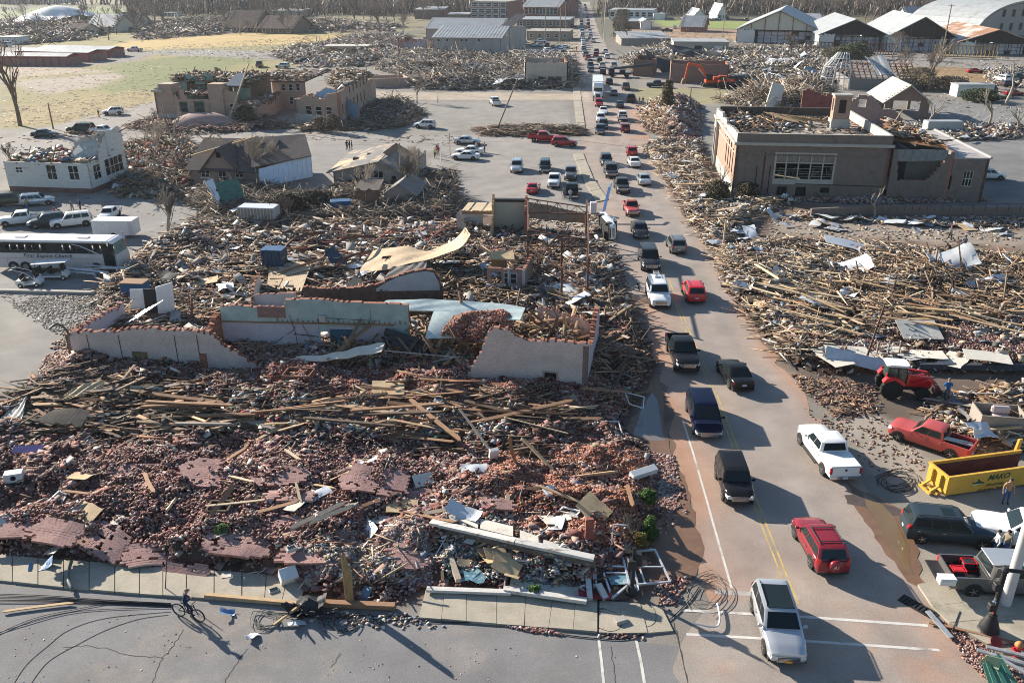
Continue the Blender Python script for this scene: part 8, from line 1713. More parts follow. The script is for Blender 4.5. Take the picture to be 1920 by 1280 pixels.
fN=mat('blue_bin',(.025,.09,.20),.6,var=.15)
t=aL('waste_bin','blue steel waste bin with twin lids behind the flat tan deck','waste bin',516,496,(2.2,1.6,1.7),-.1,mat('dark_blue_bin',(.03,.05,.08),.6),lid=fN)
for k in range(6):mb=BX_(-1.0+k*.4,-.92+k*.4,-.86,-.803,.1,1.6);mb.B('rib',fN,t)
aL('waste_bin','blue bin heaped with boards right of the coach','waste bin',256,552,(2.3,1.4,1.3),-.1,fN,lid=PLM[2])
aL('water_tank','bright blue tub under the fallen limbs by the low house','tub',640,392,(2.6,1.6,1.2),.2,fN)
t=aL('enclosed_trailer','long white box trailer with a dented side, in front of the white pickup','trailer',221,442,(4.9,2.0,1.75),-.03,m_white,z=.35)
mb=BX_(1.9,2.42,-1.03,-1.004,.1,1.6);mb.B('door',fI,t);mb=LX_([(.1,-.1),(.32,-.1),(.32,.1),(.1,.1)],14,0,'y');mb.B('wheel',bX,t,loc=(0,-.95,0));mb=EX_((-2.4,0,-.05),(-3.4,0,-.2),.1);mb.B('hitch',aB,t)
t=aL('slatted_container','small white roofed container with brown slatted side beside the tipped trailer','container',488,415,(4.6,2.2,2.0),-.12,dS)
for k in range(11):mb=BX_(-2.25+k*.42,-1.95+k*.42,-1.16,-1.104,.05,1.9);mb.B('slat',PLM[3],t)
p=P(440,392);t=aE('tipped_trailer','flatbed trailer tipped on its edge with a green deck','trailer',(p.x,p.y,0),.5)
mb=SX_([(-1.6,-1.5,.2),(1.8,-.4,.2),(1.2,1.8,3.6),(-2.2,.9,3.6)],.12);mb.B('deck',mat('green_deck',(.06,.15,.12),.8,var=.3,scale=2),t)
mb=SX_([(-1.9,-1.6,.1),(-1.5,-1.5,.1),(-2.1,.9,4.2),(-3.2,.5,3.9)],.08);mb.B('side_panel',dS,t)
for k in range(2):mb=LX_([(.12,-.1),(.36,-.1),(.36,.1),(.12,.1)],14,0,'x');mb.B('wheel',bX,t,loc=(-1.75-k*.2,-.6+k*.9,1.4+k*1.2))
t=bQ('partition','standing white panels with a dark screen doorway at the left of the ruins','partition',290,600)
o_=VV(t.location)
for k,(a,b,h,m_)in enumerate([((250,602),(274,604),2.2,m_white),((276,604),(300,604),2.3,aB),((300,606),(331,598),2.6,m_white)]):
 A_,B_2=P(*a)-o_,P(*b)-o_;mb=SX_([tuple(A_+VV((0,0,.6))),tuple(B_2+VV((0,0,.6))),tuple(B_2+VV((.1,.2,h+.9))),tuple(A_+VV((.1,.2,h+.8)))],.1);mb.B('panel',m_,t)
mb=MB()
for k in range(5):a=P(225+k*8,612-k*4,.8+k*.3)-o_;mb.E(a,a+VV((1.8,1.6,1.0)),.06)
mb.B('strut',eO,t)
def fR(px,py,rz,lab,col,roofm,s=1.0,z=0):
 p=P(px,py);t=aE('tractor',lab,'tractor',(p.x,p.y,z),rz);t.scale=(s,s,s)
 for s_ in(1,-1):
  for x,r,w,ri in((-.2,.78,.42,.45),(2.05,.52,.32,.32)):
   mb=LX_([(ri,-w/2),(r*.92,-w/2),(r,-w/2+.06),(r,w/2-.06),(r*.92,w/2),(ri,w/2)],22,0,'y')
   for k in range(18):a=2*math.pi*k/18;mb.X((math.cos(a)*r,(.08 if k%2 else-.08),math.sin(a)*r),(.07,w*.55,.07),(0,-a,.35 if k%2 else-.35))
   w_=mb.B('wheel',bX,t,aF=30,loc=(x,s_*.82,r));mb=LX_([(ri,-w/2+.08),(ri,w/2-.02),(ri*.85,w/2-.06),(ri*.4,w/2-.16),(.12,w/2-.14)],18,0,'y');o=mb.B('rim',cO,w_)
   if s_<0:o.rotation_euler=(0,0,math.pi)
  mb=RX_([(-.95,1.35),(-.7,1.7),(-.1,1.78),(.45,1.6),(.7,1.2),(.55,1.15),(-.1,1.6),(-.8,1.3)],min(s_*.55,s_*1.05),max(s_*.55,s_*1.05));mb.B('fender',col,t,bevel=.03)
 mb=RX_([(.75,.85),(2.6,.8),(2.75,1.0),(2.7,1.4),(2.3,1.62),(.75,1.78)],-.36,.36);mb.B('bonnet',col,t,bevel=.06);mb=BX_(-.6,2.6,-.25,.25,.55,.95);mb.B('chassis',aB,t);mb=MB();q=[(-.6,-.62,1.2),(.75,-.6,1.1),(.85,-.62,1.2),(-.55,-.62,2.5)]
 for(x,y)in((-.6,-.62),(-.6,.62),(.8,-.58),(.8,.58),(.15,-.64),(.15,.64)):mb.E((x,y,1.15),(x*.92,y,2.5),.06)
 mb.B('cab_frame',aB,t);mb=MB()
 for s_ in(1,-1):mb.S([(-.58,s_*.61,1.3),(.78,s_*.58,1.2),(.72,s_*.60,2.48),(-.54,s_*.61,2.48)][::s_],.01)
 mb.S([(-.62,-.58,1.5),(-.62,.58,1.5),(-.58,.58,2.48),(-.58,-.58,2.48)],.01);mb.S([(.80,.56,1.3),(.80,-.56,1.3),(.76,-.56,2.48),(.76,.56,2.48)],.01);mb.B('cab_glass',mat('green_cab_glass',(.03,.06,.05),.08,spec=.6),t);mb=RX_([(-.75,-.6),(-.55,-.75),(.75,-.72),(.95,-.5),(.95,.5),(.75,.72),(-.55,.75),(-.75,.6)],2.5,2.66,plane='xy');mb.B('cab_roof',roofm,t,bevel=.05);mb=MB()
 for s_ in(1,-1):
  y=s_*.55;mb.E((.9,y,1.15),(.95,y,1.95),.14);mb.E((.95,y,1.9),(2.5,y,1.75),.16,.12);mb.E((2.5,y,1.75),(3.3,y,.55),.16,.12);mb.E((1.2,y,1.2),(2.3,y,1.55),.07)
 mb.B('loader_arm',col,t);mb=RX_([(3.1,.25),(3.15,.95),(3.3,.98),(3.35,.3),(3.95,.12),(3.95,.05),(3.2,.08)],-.95,.95);mb.B('bucket',aB,t,bevel=.02)
 for s_ in(1,-1):
  mb=BX_(-.72,-.62,min(s_*.6,s_*.75),max(s_*.6,s_*.75),1.8,2.0);mb.B('tail_light',bB['brightred'],t)
 return t
fR(1668,738,math.radians(-9),'red farm tractor with a white cab roof and front loader behind the red wrecked pickup',bB['brightred'],m_busroof)
cI=mat('orange_red_paint',(.55,.075,.02),.45,var=.08)
fR(1352,166,math.radians(-5),'orange red tractor with a loader right of the excavator',cI,cI,1.25)
p=P(1332,163);t=aE('excavator','orange red excavator with its boom bent down to the left before the brown wall','excavator',p,0)
for s_ in(-1.2,1.2):
 mb=RX_([(-2.2,.1),(2.2,.1),(2.5,.5),(2.2,.95),(-2.2,.95),(-2.5,.5)],s_-.3,s_+.3);mb.B('track',aB,t)
mb=BX_(-1.6,2.6,-1.3,1.3,1.05,1.9);mb.box(.6,2.6,-1.2,1.2,1.9,2.6);mb.B('house',cI,t,bevel=.1)
mb=BX_(-1.5,.2,-1.25,-.25,1.91,3.3);mb.B('cab',m_glass,t,bevel=.08)
mb=EX_((-.6,.3,2.0),(-3.4,.3,5.4),.55,.7);mb.E((-3.4,.3,5.4),(-6.3,.3,6.0),.5,.6);mb.B('boom',cI,t)
mb=EX_((-6.3,.3,6.0),(-7.0,.3,2.2),.4,.5);mb.B('stick',cI,t)
mb=RX_([(-7.6,2.1),(-6.6,2.4),(-6.5,1.4),(-7.3,.6),(-8.0,.9)],-.3,.9);mb.B('bucket',mat('earth_steel',(.2,.13,.08),.8),t)
mb=EX_((-1.2,.3,2.4),(-3.6,.3,4.6),.18);mb.B('cylinder',bJ,t)
p=P(1121,189);t=aE('semi_truck','white semi truck with a tall white box trailer coming down the street','truck',(p.x,p.y,.02),heading(1121,189,'t')+.0)
mb=BX_(-17.5,-3.2,-1.28,1.28,1.2,4.1);mb.B('trailer_box',bB['white'],t,bevel=.04)
mb=BX_(-2.9,-.7,-1.2,1.2,1.0,3.3);mb.R([(-2.9,3.3),(-.9,3.3),(-1.8,3.9),(-2.9,3.95)],-1.15,1.15);mb.R([(-.7,.9),(1.1,.8),(1.15,1.6),(.9,1.85),(-.7,2.1)],-.95,.95);mb.B('cab',bB['white'],t,aF=30,bevel=.08)
mb=SX_([(-.62,-1.0,2.15),(-.62,1.0,2.15),(-.72,.95,3.1),(-.72,-.95,3.1)],.03);mb.B('windshield',m_glass,t)
mb=BX_(1.12,1.2,-.5,.5,.9,1.6);mb.B('grille',aB,t);mb=BX_(1.1,1.35,-1.2,1.2,.45,.8);mb.B('bumper',bJ,t)
for x in(.4,-3.4,-4.6,-15.0,-16.2):
 for s_ in(1,-1):mb=LX_([(.2,-.14),(.5,-.14),(.5,.14),(.2,.14)],14,0,'y');mb.B('wheel',bX,t,loc=(x,s_*1.08,.5))
for s_ in(1,-1):mb=BX_(1.05,1.16,min(s_*.6,s_*.95),max(s_*.6,s_*.95),1.0,1.25);mb.B('headlight',eI,t)
p=P(1160,145);t=aE('crane_truck','dark blue crane truck with its jib stretched to the right','crane truck',p,.0)
mb=BX_(-3,3.4,-1.2,1.2,.8,1.4);mb.box(-3,-1.4,-1.1,1.1,1.4,2.6);mb.box(.2,1.8,-1,1,1.4,2.2);mb.B('body',bB['navy'],t,bevel=.05)
mb=EX_((-.5,0,2.6),(10.5,0,3.6),.5,.6);mb.E((10.5,0,3.6),(10.6,0,1.5),.08);mb.B('jib',bB['slate'],t)
for x in(-2,2.2):
 for s_ in(1,-1):mb=LX_([(.2,-.2),(.62,-.2),(.62,.2),(.2,.2)],14,0,'y');mb.B('wheel',bX,t,loc=(x,s_*1.1,.62))
tv=car('pickup','white',1126,440,math.radians(-82),'white bucket truck lying on its side with a blue boom pointing up the street',cat='truck',aC=None,s=1.0)
tv.rotation_euler=(math.radians(-86),0,math.radians(-82));tv.location.z=1.0
mb=MB();mb.T=(Matrix.LocRotScale(tv.location,tv.rotation_euler,tv.scale)).inverted()
a,b=P(1130,404,.8),P(1143,352,3.4);mb.E(a,b,.3,.3);mb.E(b,P(1147,344,3.6),.18);mb.B('boom',mat('boom_blue',(.10,.25,.48),.5,var=.2),tv)
mb=MB();mb.T=(Matrix.LocRotScale(tv.location,tv.rotation_euler,tv.scale)).inverted();a=P(1137,430,.7);mb.box(a.x-.5,a.x+.1,a.y-2.0,a.y+2.0,.1,1.0);mb.B('chassis',aB,tv)
aL('refrigerator','small white refrigerator standing at the end of the brown sheathed wall','refrigerator',1112,400,(.8,.75,1.5),0,mat('off_white_enamel',(.58,.52,.54),.5))
eY=mat('dumpster_yellow',(.60,.36,.06),.6,var=.12,scale=1.5,col2=(.45,.27,.07),fac=.66)
eD=mat('dark_green_letter',(.02,.09,.05),.6)
W=bA((1771,932),(1940,908));t=aE('dumpster','long yellow open top roll-off dumpster with green lettering and a shark','dumpster',W.A,W.rz)
Dd=W.at(1729,903,0)[1];hd=W.sz(1773,898)[1];Ld=6.6;z0=.12
mb=RX_([(0,z0+.15),(.08,z0),(Ld,z0),(Ld,hd),(0,hd)],0,.07);mb.B('side',eY,t)
mb=BX_(0,Ld,Dd-.07,Dd,z0,hd);mb.B('side',eY,t)
mb=BX_(-.003,.07,.072,Dd-.072,z0,hd);mb.B('end',eY,t)
mb=BX_(.08,Ld-.01,Dd-.10,Dd-.075,z0,hd-.1);mb.box(.08,Ld,.072,.09,z0,hd-.1);mb.box(.08,Ld,.1,Dd-.1,z0+.02,z0+.1);mb.B('inner_lining',mat('rusted_inside',(.12,.05,.045),.9,var=.3,scale=2),t)
mb=BX_(-.04,Ld,-.05,.1,hd+.003,hd+.12);mb.box(-.04,Ld,Dd-.1,Dd+.05,hd+.003,hd+.12);mb.box(-.05,.09,.1,Dd-.1,hd+.003,hd+.12);mb.B('rim',eY,t)
for y in(Dd*.3,Dd*.72):mb=BX_(-.18,-.005,y-.08,y+.08,z0+.3,hd-.05);mb.B('post',eY,t)
mb=MB()
for y in(Dd*.3,Dd*.72):mb.E((-.15,y,.45),(-.75,y,.1),.12);mb.E((-.75,y,.12),(0,y-.3,.15),.1)
mb.E((-.75,Dd*.2,.12),(-.75,Dd*.8,.12),.14);mb.E((-.4,Dd*.1,.15),(-.4,Dd*.9,.15),.1);mb.B('hook_frame',eY,t)
def eA(px,py):return W.sz(px,py)
c=eA(1872,894);hB('MAKO',.52,eD,t,(c[0],-.008,c[1]-.12),UPR,.3,bold=.016)
c=eA(1872,905);hB('INDUSTRIES, LLC',.23,eD,t,(c[0],-.008,c[1]-.12),UPR,.25,bold=.004)
c=eA(1858,914);hB('270-354-4444   270-804',.20,aB,t,(c[0],-.008,c[1]-.12),UPR,.1,bold=.002)
c=eA(1836,903);mb=MB();sx,sz_=c[0],c[1]-.05
mb.R([(sx-.42,sz_-.02),(sx-.5,sz_+.1),(sx-.3,sz_+.04),(sx-.1,sz_+.1),(sx-.12,sz_+.34),(sx+.06,sz_+.12),(sx+.36,sz_-.02),(sx+.40,sz_-.1),(sx+.1,sz_-.1),(sx,sz_-.2),(sx-.05,sz_-.1),(sx-.3,sz_-.12)],-.014,-.002);mb.B('shark_emblem',eD,t)
mb=RX_([(sx-.36,sz_-.06),(sx+.34,sz_-.07),(sx+.1,sz_-.1),(sx-.3,sz_-.12),(sx-.4,sz_-.2)],-.018,-.0145);mb.B('shark_belly',m_white,t)
mb=MB()
for k in range(7):mb.E((R.uniform(.2,1),R.uniform(.3,Dd-.3),.3),(R.uniform(2,5),R.uniform(.3,Dd-.3),.5),.12)
tag(mb.B('loaded_scrap',PLM[4],t),kind='stuff')
a=P(1895,872)-W.A;mb=MB();mb.T=Matrix.Rotation(-W.rz,4,'Z');mb.E(a,a+VV((.25,.1,1.9)),.14,.3);mb.B('open_door',eY,t)
p=PH(1868,800);t=aE('wooden_crate','open grey wooden box holding a pink cushioned seat behind the dumpster','crate',p+VV((0,0,.1)),-.15)
for(x0,x1,y0,y1)in((-1.5,1.5,-1,-.92),(-1.5,1.5,.92,1),(-1.5,-1.42,-.92,.92),(1.42,1.5,-.92,.92)):mb=BX_(x0,x1,y0,y1,0,1.2);mb.B('side',PLM[3],t)
p=p+VV((.2,0,.3));s_=aE('armchair','pink cushioned seat lying inside the open wooden box','armchair',p,-.15)
mb=BX_(-.6,.6,-.5,.5,.2,.55);mb.B('seat',fO,s_,bevel=.1);mb=BX_(-.6,.6,.25,.6,.55,1.1);mb.B('backrest',fO,s_,bevel=.1)
sheet('white metal sheet',1805,790,'curled ribbed metal sheet leaning behind the red wrecked pickup',None,1.0,1.0,.5,.6,.6,31)
sheet('plastic sheet',1835,822,'dirty white mattress cover draped behind the dumpster',None,1.2,.4,.3,.5,.6,32)
sheet('plywood sheet',1880,812,'flat tan board lying behind the dumpster',None,1.2,.1,0,0,.3,33)
p=P(1635,700);o=MB().box(-3.2,3.2,-.05,.05,-.5,.5).B('siding_panel',mat('pale_blue_siding',(.48,.53,.58),.7,var=.15,col2=(.1,.12,.14),fac=.68),None,loc=(p.x-.6,p.y,1.0));o.rotation_euler=(-.7,.16,-.28);tag(o,'long pale blue siding panel leaning behind the red tractor','panel')
tag(MB().E((0,0,0),P(2000,700)-P(1722,696),.45,.45).B('steel_girder',mat('dark_girder',(.05,.06,.075),.7),None,loc=P(1722,696)+VV((0,0,.5))),'long dark steel girder lying behind the tractor loader','girder')
t=aL('wooden_pallet','wooden pallet frame standing behind the tractor cab','pallet',1664,668,(.05,.05,.05),.1,PLM[3],z=.2)
for k in range(4):mb=EX_((-1,0,.1+k*.3),(1,0,.1+k*.3),.1,.04);mb.B('slat',PLM[3],t)
for k in range(3):mb=EX_((-.95+k*.95,.05,0),(-.95+k*.95,.05,1.1),.1);mb.B('post',PLM[3],t)
p=P(1852,1184);t=aE('street_lamp','black ornate street lamp post with a bell base and a snapped over head','street lamp',p)
mb=LX_([(.48,0),(.50,.12),(.44,.2),(.46,.35),(.40,.5),(.30,.8),(.2,1.0),(.22,1.08),(.13,1.15)],24);mb.B('base',aB,t,aF=40)
mb=LX_([(.125,1.15),(.12,3.7)],16);mb.B('pole',aB,t,aF=60)
mb=EX_((0,0,3.72),(1.4,-.1,3.6),.2,.2,n=8);mb.L([(.16,3.6),(.2,3.72),(.12,3.9)],12);mb.B('snapped_head',aB,t)
for z_,x_ in((1.5,-.3),(2.7,-.32)):mb=BX_(x_-.15,x_+.15,-.35,-.05,z_,z_+.4);mb.B('signal_box',aB,t,bevel=.03)
mb=MB();mb.U([(-.1,-.05,1.2),(-.14,-.06,1.9),(-.1,-.05,2.1)],.09,8);mb.B('bracket',bJ,t)
p=P(1884,1134);t=aE('utility_pole','thick white utility pole with rust stains beside the grey pickup','utility pole',p)
mb=LX_([(.27,0),(.25,5),(.22,11)],14);mb.B('pole',mat('rust_stained_white',(.56,.54,.52),.7,var=.12,scale=1,col2=(.40,.24,.17),fac=.62),t,aF=60)
p=P(1184,1112);t=aE('traffic_signal','black traffic signal on a short post at the near pavement corner','traffic signal',p)
mb=LX_([(.30,0),(.28,.25),(.14,.4),(.11,.5),(.10,2.9)],12);mb.B('post',aB,t,aF=40)
mb=BX_(-.32,.12,-.3,.1,1.7,2.2);mb.B('signal_head',aB,t,bevel=.04);mb=BX_(.05,.4,-.2,.2,1.8,2.5);mb.B('signal_head',aB,t,bevel=.04)
mb=MB();mb.U([(0,0,2.9),(-.25,.1,3.3),(-.2,.3,2.9),(-.5,.2,2.5)],.025,4);mb.B('loose_wire',dH,t)
tag(aI('plastic_sheet',aT(91,.8,.5,eF,.3,6),None,P(1182,1108)+VV((0,0,.35))),'white plastic rag caught round the traffic signal base','rag')
p=P(656,1131);t=tag(MB().R([(-.2,0),(.2,0),(.21,1.6),(.17,2.3),(.05,2.35),(-.02,2.9),(-.2,3.1)],-.14,.14).B('broken_pole',mat('split_timber_pole',(.33,.21,.10),.9,var=.35,scale=3,aX=(6,6,.7)),None,loc=p,bevel=.03),'thick splintered wooden pole stump standing at the pavement edge','pole')
def jU(px,py,h,r_,lab,m,lean=(0,0),cat='pole',jI=False,grp=None):
 p=P(px,py);t=aE('utility_pole',lab,cat,p,0,grp);mb=MB();mb.U([(0,0,0),(lean[0]*h,lean[1]*h,h)],r_,7,r2=r_*.7);mb.B('pole',m,t)
 if jI:mb=EX_((lean[0]*h-1.2,lean[1]*h,h-.6),(lean[0]*h+1.2,lean[1]*h,h-.6),.14);mb.B('crossarm',m,t)
aZ=mat('weathered_pole',(.27,.21,.15),.9,var=.2)
for a in[(1355,470,3.6,.14,'tan broken pole standing in debris right of the street',PLM[1]),(753,352,6.5,.13,'thin pole before the white walls of the low house',aZ),(100,242,5.0,.16,'orange brown pole beside the left street',PLM[2]),(844,292,3.8,.07,'thin sign post before the parked white sedans',aZ),(827,302,2.4,.1,'short white post beside the people in vests',m_white),(1286,290,11,.1,'thin black pole in the heap left of the brick building',aB),(931,245,13,.16,'leaning pole over the empty car park',aZ,(.42,0)),(750,165,12,.2,'bare pole at the edge of the large heap',aZ),(310,1106,1.9,.03,'thin black rod standing at the pavement kerb',aB,(.18,.05)),(425,235,12,.18,'pale pole leaning against the school',PLM[1],(.45,.2)),(1615,700,5.2,.1,'thin red brown pole slanting up from the pale panel',aG,(.3,.3)),(348,275,1.6,.05,'small sign post by the lane',aZ),(1130,62,16,.25,'tall pole right of the far street',aZ,(0,0)),(1128,46,20,.3,'second tall pole right of the far street',aZ),(1120,30,24,.3,'third tall pole right of the far street',aZ),(1113,18,26,.35,'fourth tall pole right of the far street',aZ),(1132,82,17,.22,'pale steel pole with a fallen pole against it',cO),(1050,82,14,.2,'pole between the parked cars left of the street',aZ),(1022,80,14,.2,'pole before the small shop',aZ),(1355,72,14,.2,'pole by the pale garage',aZ),(1280,45,18,.25,'pole beside the clay lot',aZ),(1765,110,18,.25,'pole with dangling wires before the warehouses',aZ),(1060,60,14,.2,'pole beside the far shops',aZ)]:
 jU(*a[:6],lean=a[6]if len(a)>6 else(0,0),jI=a[2]>13)
fD=mat('green_grey_pipe',(.12,.14,.12),.6,var=.15)
fC([(137,1108,.12),(133,1100,.25),(128,1086,.3),(130,1066,.3),(134,1052,.35)],.09,fD,'bent green grey pipe lying over the front pavement kerb','bent_pipe','pipe',n=8)
fC([(135,640,.6),(130,628,2.6),(118,612,4.2),(104,608,4.9),(92,617,4.8)],.09,fD,'bent lamp arm hanging over the left end of the long painted wall','lamp_arm','lamp arm',n=7)
tag(MB().E((0,0,0),P(741,1142)-P(560,1134),.32,.26).B('timber_beam',PLM[2],None,loc=P(560,1134)+VV((0,0,.2))),'heavy brown timber beam lying along the kerb right of the cyclist','beam')
tag(MB().E((0,0,0),P(560,1134)-P(385,1118),.22,.2).B('timber_beam',PLM[0],None,loc=P(385,1120)+VV((0,0,.16))),'long pale timber beam along the kerb beside the bicycle','beam')
t=aL('oven','white kitchen appliance with its door open on the pavement','oven',540,1085,(.9,.7,.75),.5,m_white,bev=.02,tilt=.5);mb=SX_([(-.45,-.38,.1),(.45,-.38,.1),(.45,-.95,.25),(-.45,-.95,.25)],.05);mb.B('door',m_white,t)
t=aL('monitor','small grey monitor lying on the pavement below the oven','monitor',514,1110,(.5,.35,.2),.5,mat('grey_plastic',(.42,.42,.41),.6));mb=BX_(-.2,.2,-.13,.13,.203,.21);mb.B('screen',m_glass,t)
t=aL('monitor','grey monitor lying on the brick slab above the oven','monitor',548,1040,(.55,.4,.2),.6,dE['grey_plastic'],z=.3);mb=BX_(-.2,.2,-.13,.13,.203,.21);mb.B('screen',m_glass,t)
aL('concrete_block','grey concrete block on the pavement corner','block',1163,1168,(.6,.4,.3),.4,fJ)
aL('rusty_box','red painted steel channel standing in the bricks near the shrubs','steel channel',1104,1012,(.45,.25,1.3),.1,mat('red_channel',(.30,.10,.075),.7,var=.2),z=.1)
for i,(px,py,s_,rz_,lab)in enumerate([(1205,893,(1.9,.5,.4),.5,'white sink cabinet lying at the puddle edge'),(1030,925,(.7,.6,.2),.6,'small white board near the leaning planks'),(925,862,(.6,.3,.8),.3,'white metal cabinet below the painted wall')]):
 aL('white_cabinet',lab,'cabinet',px,py,s_,rz_,m_white,z=.15,tilt=.3)
t=bQ('wooden_chest','open brown wooden box without lid in front of the sagging floor','box',562,735)
for(A0,B0)in(((-1.1,-.6),(1.0,-.8)),((1.0,-.8),(1.2,.7)),((1.2,.7),(-.9,.9)),((-.9,.9),(-1.1,-.6))):
 mb=SX_([(A0[0],A0[1],.4),(B0[0],B0[1],.4),(B0[0],B0[1],1.7),(A0[0],A0[1],1.7)],.08);mb.B('side',mat('red_brown_panel',(.22,.105,.075),.85,var=.15),t)
t=bQ('ladder','yellow ladder lying on the near bricks beside the dark pit','ladder',408,952);mb=MB();a,b=P(385,960,.7)-t.location,P(441,936,1.2)-t.location;n_=VV((.12,.35,0))
mb.E(a,b,.06);mb.E(a+n_,b+n_,.06);mb.B('rail',mat('yellow_fibreglass',(.60,.45,.12),.6),t)
for k in range(8):mb=MB();q=a.lerp(b,(k+.5)/8);mb.E(q,q+n_,.04);mb.B('rung',dE['yellow_fibreglass'],t)
t=bQ('dark_pit','square dark timber lined pit in the near bricks','pit',418,990);mb=MB();h_=H1(t.location.x,t.location.y)
for(A0,B0)in(((-.6,-.5),(.6,-.5)),((.6,-.5),(.6,.5)),((.6,.5),(-.6,.5)),((-.6,.5),(-.6,-.5))):mb.E((A0[0],A0[1],h_+.3),(B0[0],B0[1],h_+.3),.12,.25)
mb.B('rim',PLM[4],t);mb=BX_(-.55,.55,-.45,.45,h_+.17,h_+.22);mb.B('hollow',bP,t)  # black plate inside the rim stands for the shade down in the pit
p=P(1785,1160);t=aE('drain_grate','black storm drain grate in the gutter at the right corner','drain',P(1722,1138),-.9);
for k in range(8):mb=BX_(-.8+k*.2,-.7+k*.2,-.25,.25,.02,.06);mb.B('slat',aB,t)
mb=BX_(-.95,.95,-.35,.35,.016,.03);mb.B('frame',bP,t)
tag(MB().E((0,0,0),P(1782,1200)-P(1738,1150),.28,.05).B('metal_strip',cO,None,loc=P(1738,1150)+VV((0,0,.18))),'flat grey metal strip pointing from the drain over the kerb','metal strip')
p=P(1865,1212);t=tag(MB().L([(.28,0),(.28,.03),(.1,.06)],20).B('round_sign',mat('dark_red_sign',(.22,.03,.03),.6),None,loc=p+VV((0,0,.3))),'round dark red sign disc on the debris below the street lamp','sign');t.rotation_euler=(.7,.1,0)
t=bQ('fire_hydrant','red fire hydrant with an orange cap in the debris at the bottom right corner','fire hydrant',1905,1228)
mb=LX_([(.16,0),(.15,.5),(.18,.52),(.18,.58),(.14,.6)],14);mb.L([(.08,-.26),(.08,.26)],10,0,'x',(0,0,.42));mb.B('body',bB['brightred'],t,aF=40);mb=LX_([(.19,.6),(.19,.66),(.12,.78),(.04,.82)],14);mb.B('cap',mat('orange_cap',(.55,.22,.08),.6),t,aF=40)
t=bQ('awning','folded green metal awning lying in the bottom right corner','awning',1880,1270);mb=MB();o_=VV(t.location)
A_,B_2,C_,D_=[P(*q)-o_ for q in((1842,1245,.9),(1872,1225,1.0),(1912,1290,.5),(1862,1310,.4))]
for k in range(6):a_,b_=k/6,(k+1)/6;z_=VV((0,0,.05*(k%2)));mb.S([tuple(A_.lerp(B_2,a_)+z_),tuple(A_.lerp(B_2,b_)+z_),tuple(D_.lerp(C_,b_)+z_),tuple(D_.lerp(C_,a_)+z_)],.03)
mb.B('panel',mat('green_awning',(.08,.22,.16),.5,.2,var=.15),t);mb=MB();A_,B_2,C_,D_=[P(*q)-o_ for q in((1836,1240,.7),(1850,1228,1.4),(1880,1235,1.4),(1872,1255,.9))];mb.S([tuple(A_),tuple(D_),tuple(C_),tuple(B_2)],.04);mb.B('panel',mat('pale_green_awning',(.25,.34,.22),.5,var=.15),t)
for i,(a,b)in enumerate([((1832,1218,.5),(1925,1245,.5)),((1850,1212,.3),(1935,1232,.4)),((1860,1225,.6),(1925,1262,.5))]):
 A_,B_2=P(*a),P(*b);tag(MB().E((0,0,0),B_2-A_,.22,.18,n=6).B('metal_pipe',cO,None,loc=A_),['grey pipe end nearest the round sign','grey pipe behind the fire hydrant','grey pipe lying on the green awning'][i],'pipe')
def cB(pts,r_=.016,z=.05,lab='black cable lying on the side street',grp='black cables lying on the side street',m=dH,wob=0):
 G=[P(x,y,z)for x,y in pts];o=G[0].copy();S=[]
 for i in range(len(G)-1):
  p0,p1,p2,p3=G[max(i-1,0)],G[i],G[i+1],G[min(i+2,len(G)-1)]
  for k in range(5):
   f=k/5;S.append(.5*((2*p1)+(p2-p0)*f+(2*p0-5*p1+4*p2-p3)*f*f+(3*p1-p0-3*p2+p3)*f**3)-o)
 S.append(G[-1]-o);mb=MB();mb.U(S,r_,4,cap=False);return tag(mb.B('cable',m,None,loc=o),lab,'cable',grp)
cB([(-20,1195),(60,1160),(140,1142),(230,1128),(330,1133)]);cB([(-20,1192),(40,1172),(150,1145),(320,1138)])
for k in range(7):cB([(-30,1112+k*3),(90,1116+k*2.2),(200,1124+k*1.2),(320,1130+k*1.0)],.014+.006*(k%3==0))
cB([(20,1290),(50,1245),(90,1210),(130,1180),(200,1158),(320,1146)],.01,.02);cB([(52,1290),(90,1240),(150,1205),(200,1180),(260,1160),(315,1152)],.01,.02)
cB([(500,1148),(640,1152),(760,1155),(900,1150),(1060,1138),(1180,1122)],.028);cB([(560,1156),(700,1160),(820,1166),(960,1165),(1000,1166)],.025);cB([(985,1168),(1040,1186),(1120,1196),(1180,1196),(1240,1172),(1290,1128),(1310,1100)],.03)
rr=random.Random(9)
def dD(cx,cy,rx,ry,n,lab,grp,r_=.02,m=dH,z=.06,jit=.35):
 for k in range(n):
  a0=rr.uniform(0,6.28);j=rr.uniform(1-jit,1);ox,oy=rr.uniform(-rx*.25,rx*.25),rr.uniform(-ry*.25,ry*.25);cB([(cx+ox+math.cos(a0+t_*.7)*rx*j*rr.uniform(.8,1.2),cy+oy+math.sin(a0+t_*.7)*ry*j*rr.uniform(.75,1.25))for t_ in range(rr.randint(5,9))],r_,z+k*.012,lab,grp,m)
dD(1682,902,40,20,9,'loop of black cable coiled on the concrete behind the white pickup','coil of black cable behind the white pickup',.025)
dD(640,1168,36,18,6,'loop of black cable left of the white foam board','cable loops left of the foam board');dD(500,1160,30,20,6,'loop of grey cable beside the black tangled heap','cable loops beside the tangled heap',.02,fD)
dD(1320,1112,55,45,7,'loop of grey wire tangled at the crosswalk corner','wire tangle at the crosswalk corner',.013,mat('grey_wire',(.10,.09,.085),.6),.05,.75)
dD(1130,1160,40,28,5,'loop of black cable on the pavement corner','cable loops on the pavement corner',.02);dD(1205,1160,30,30,4,'thin cable loop right of the concrete block','cable loops by the concrete block',.018)
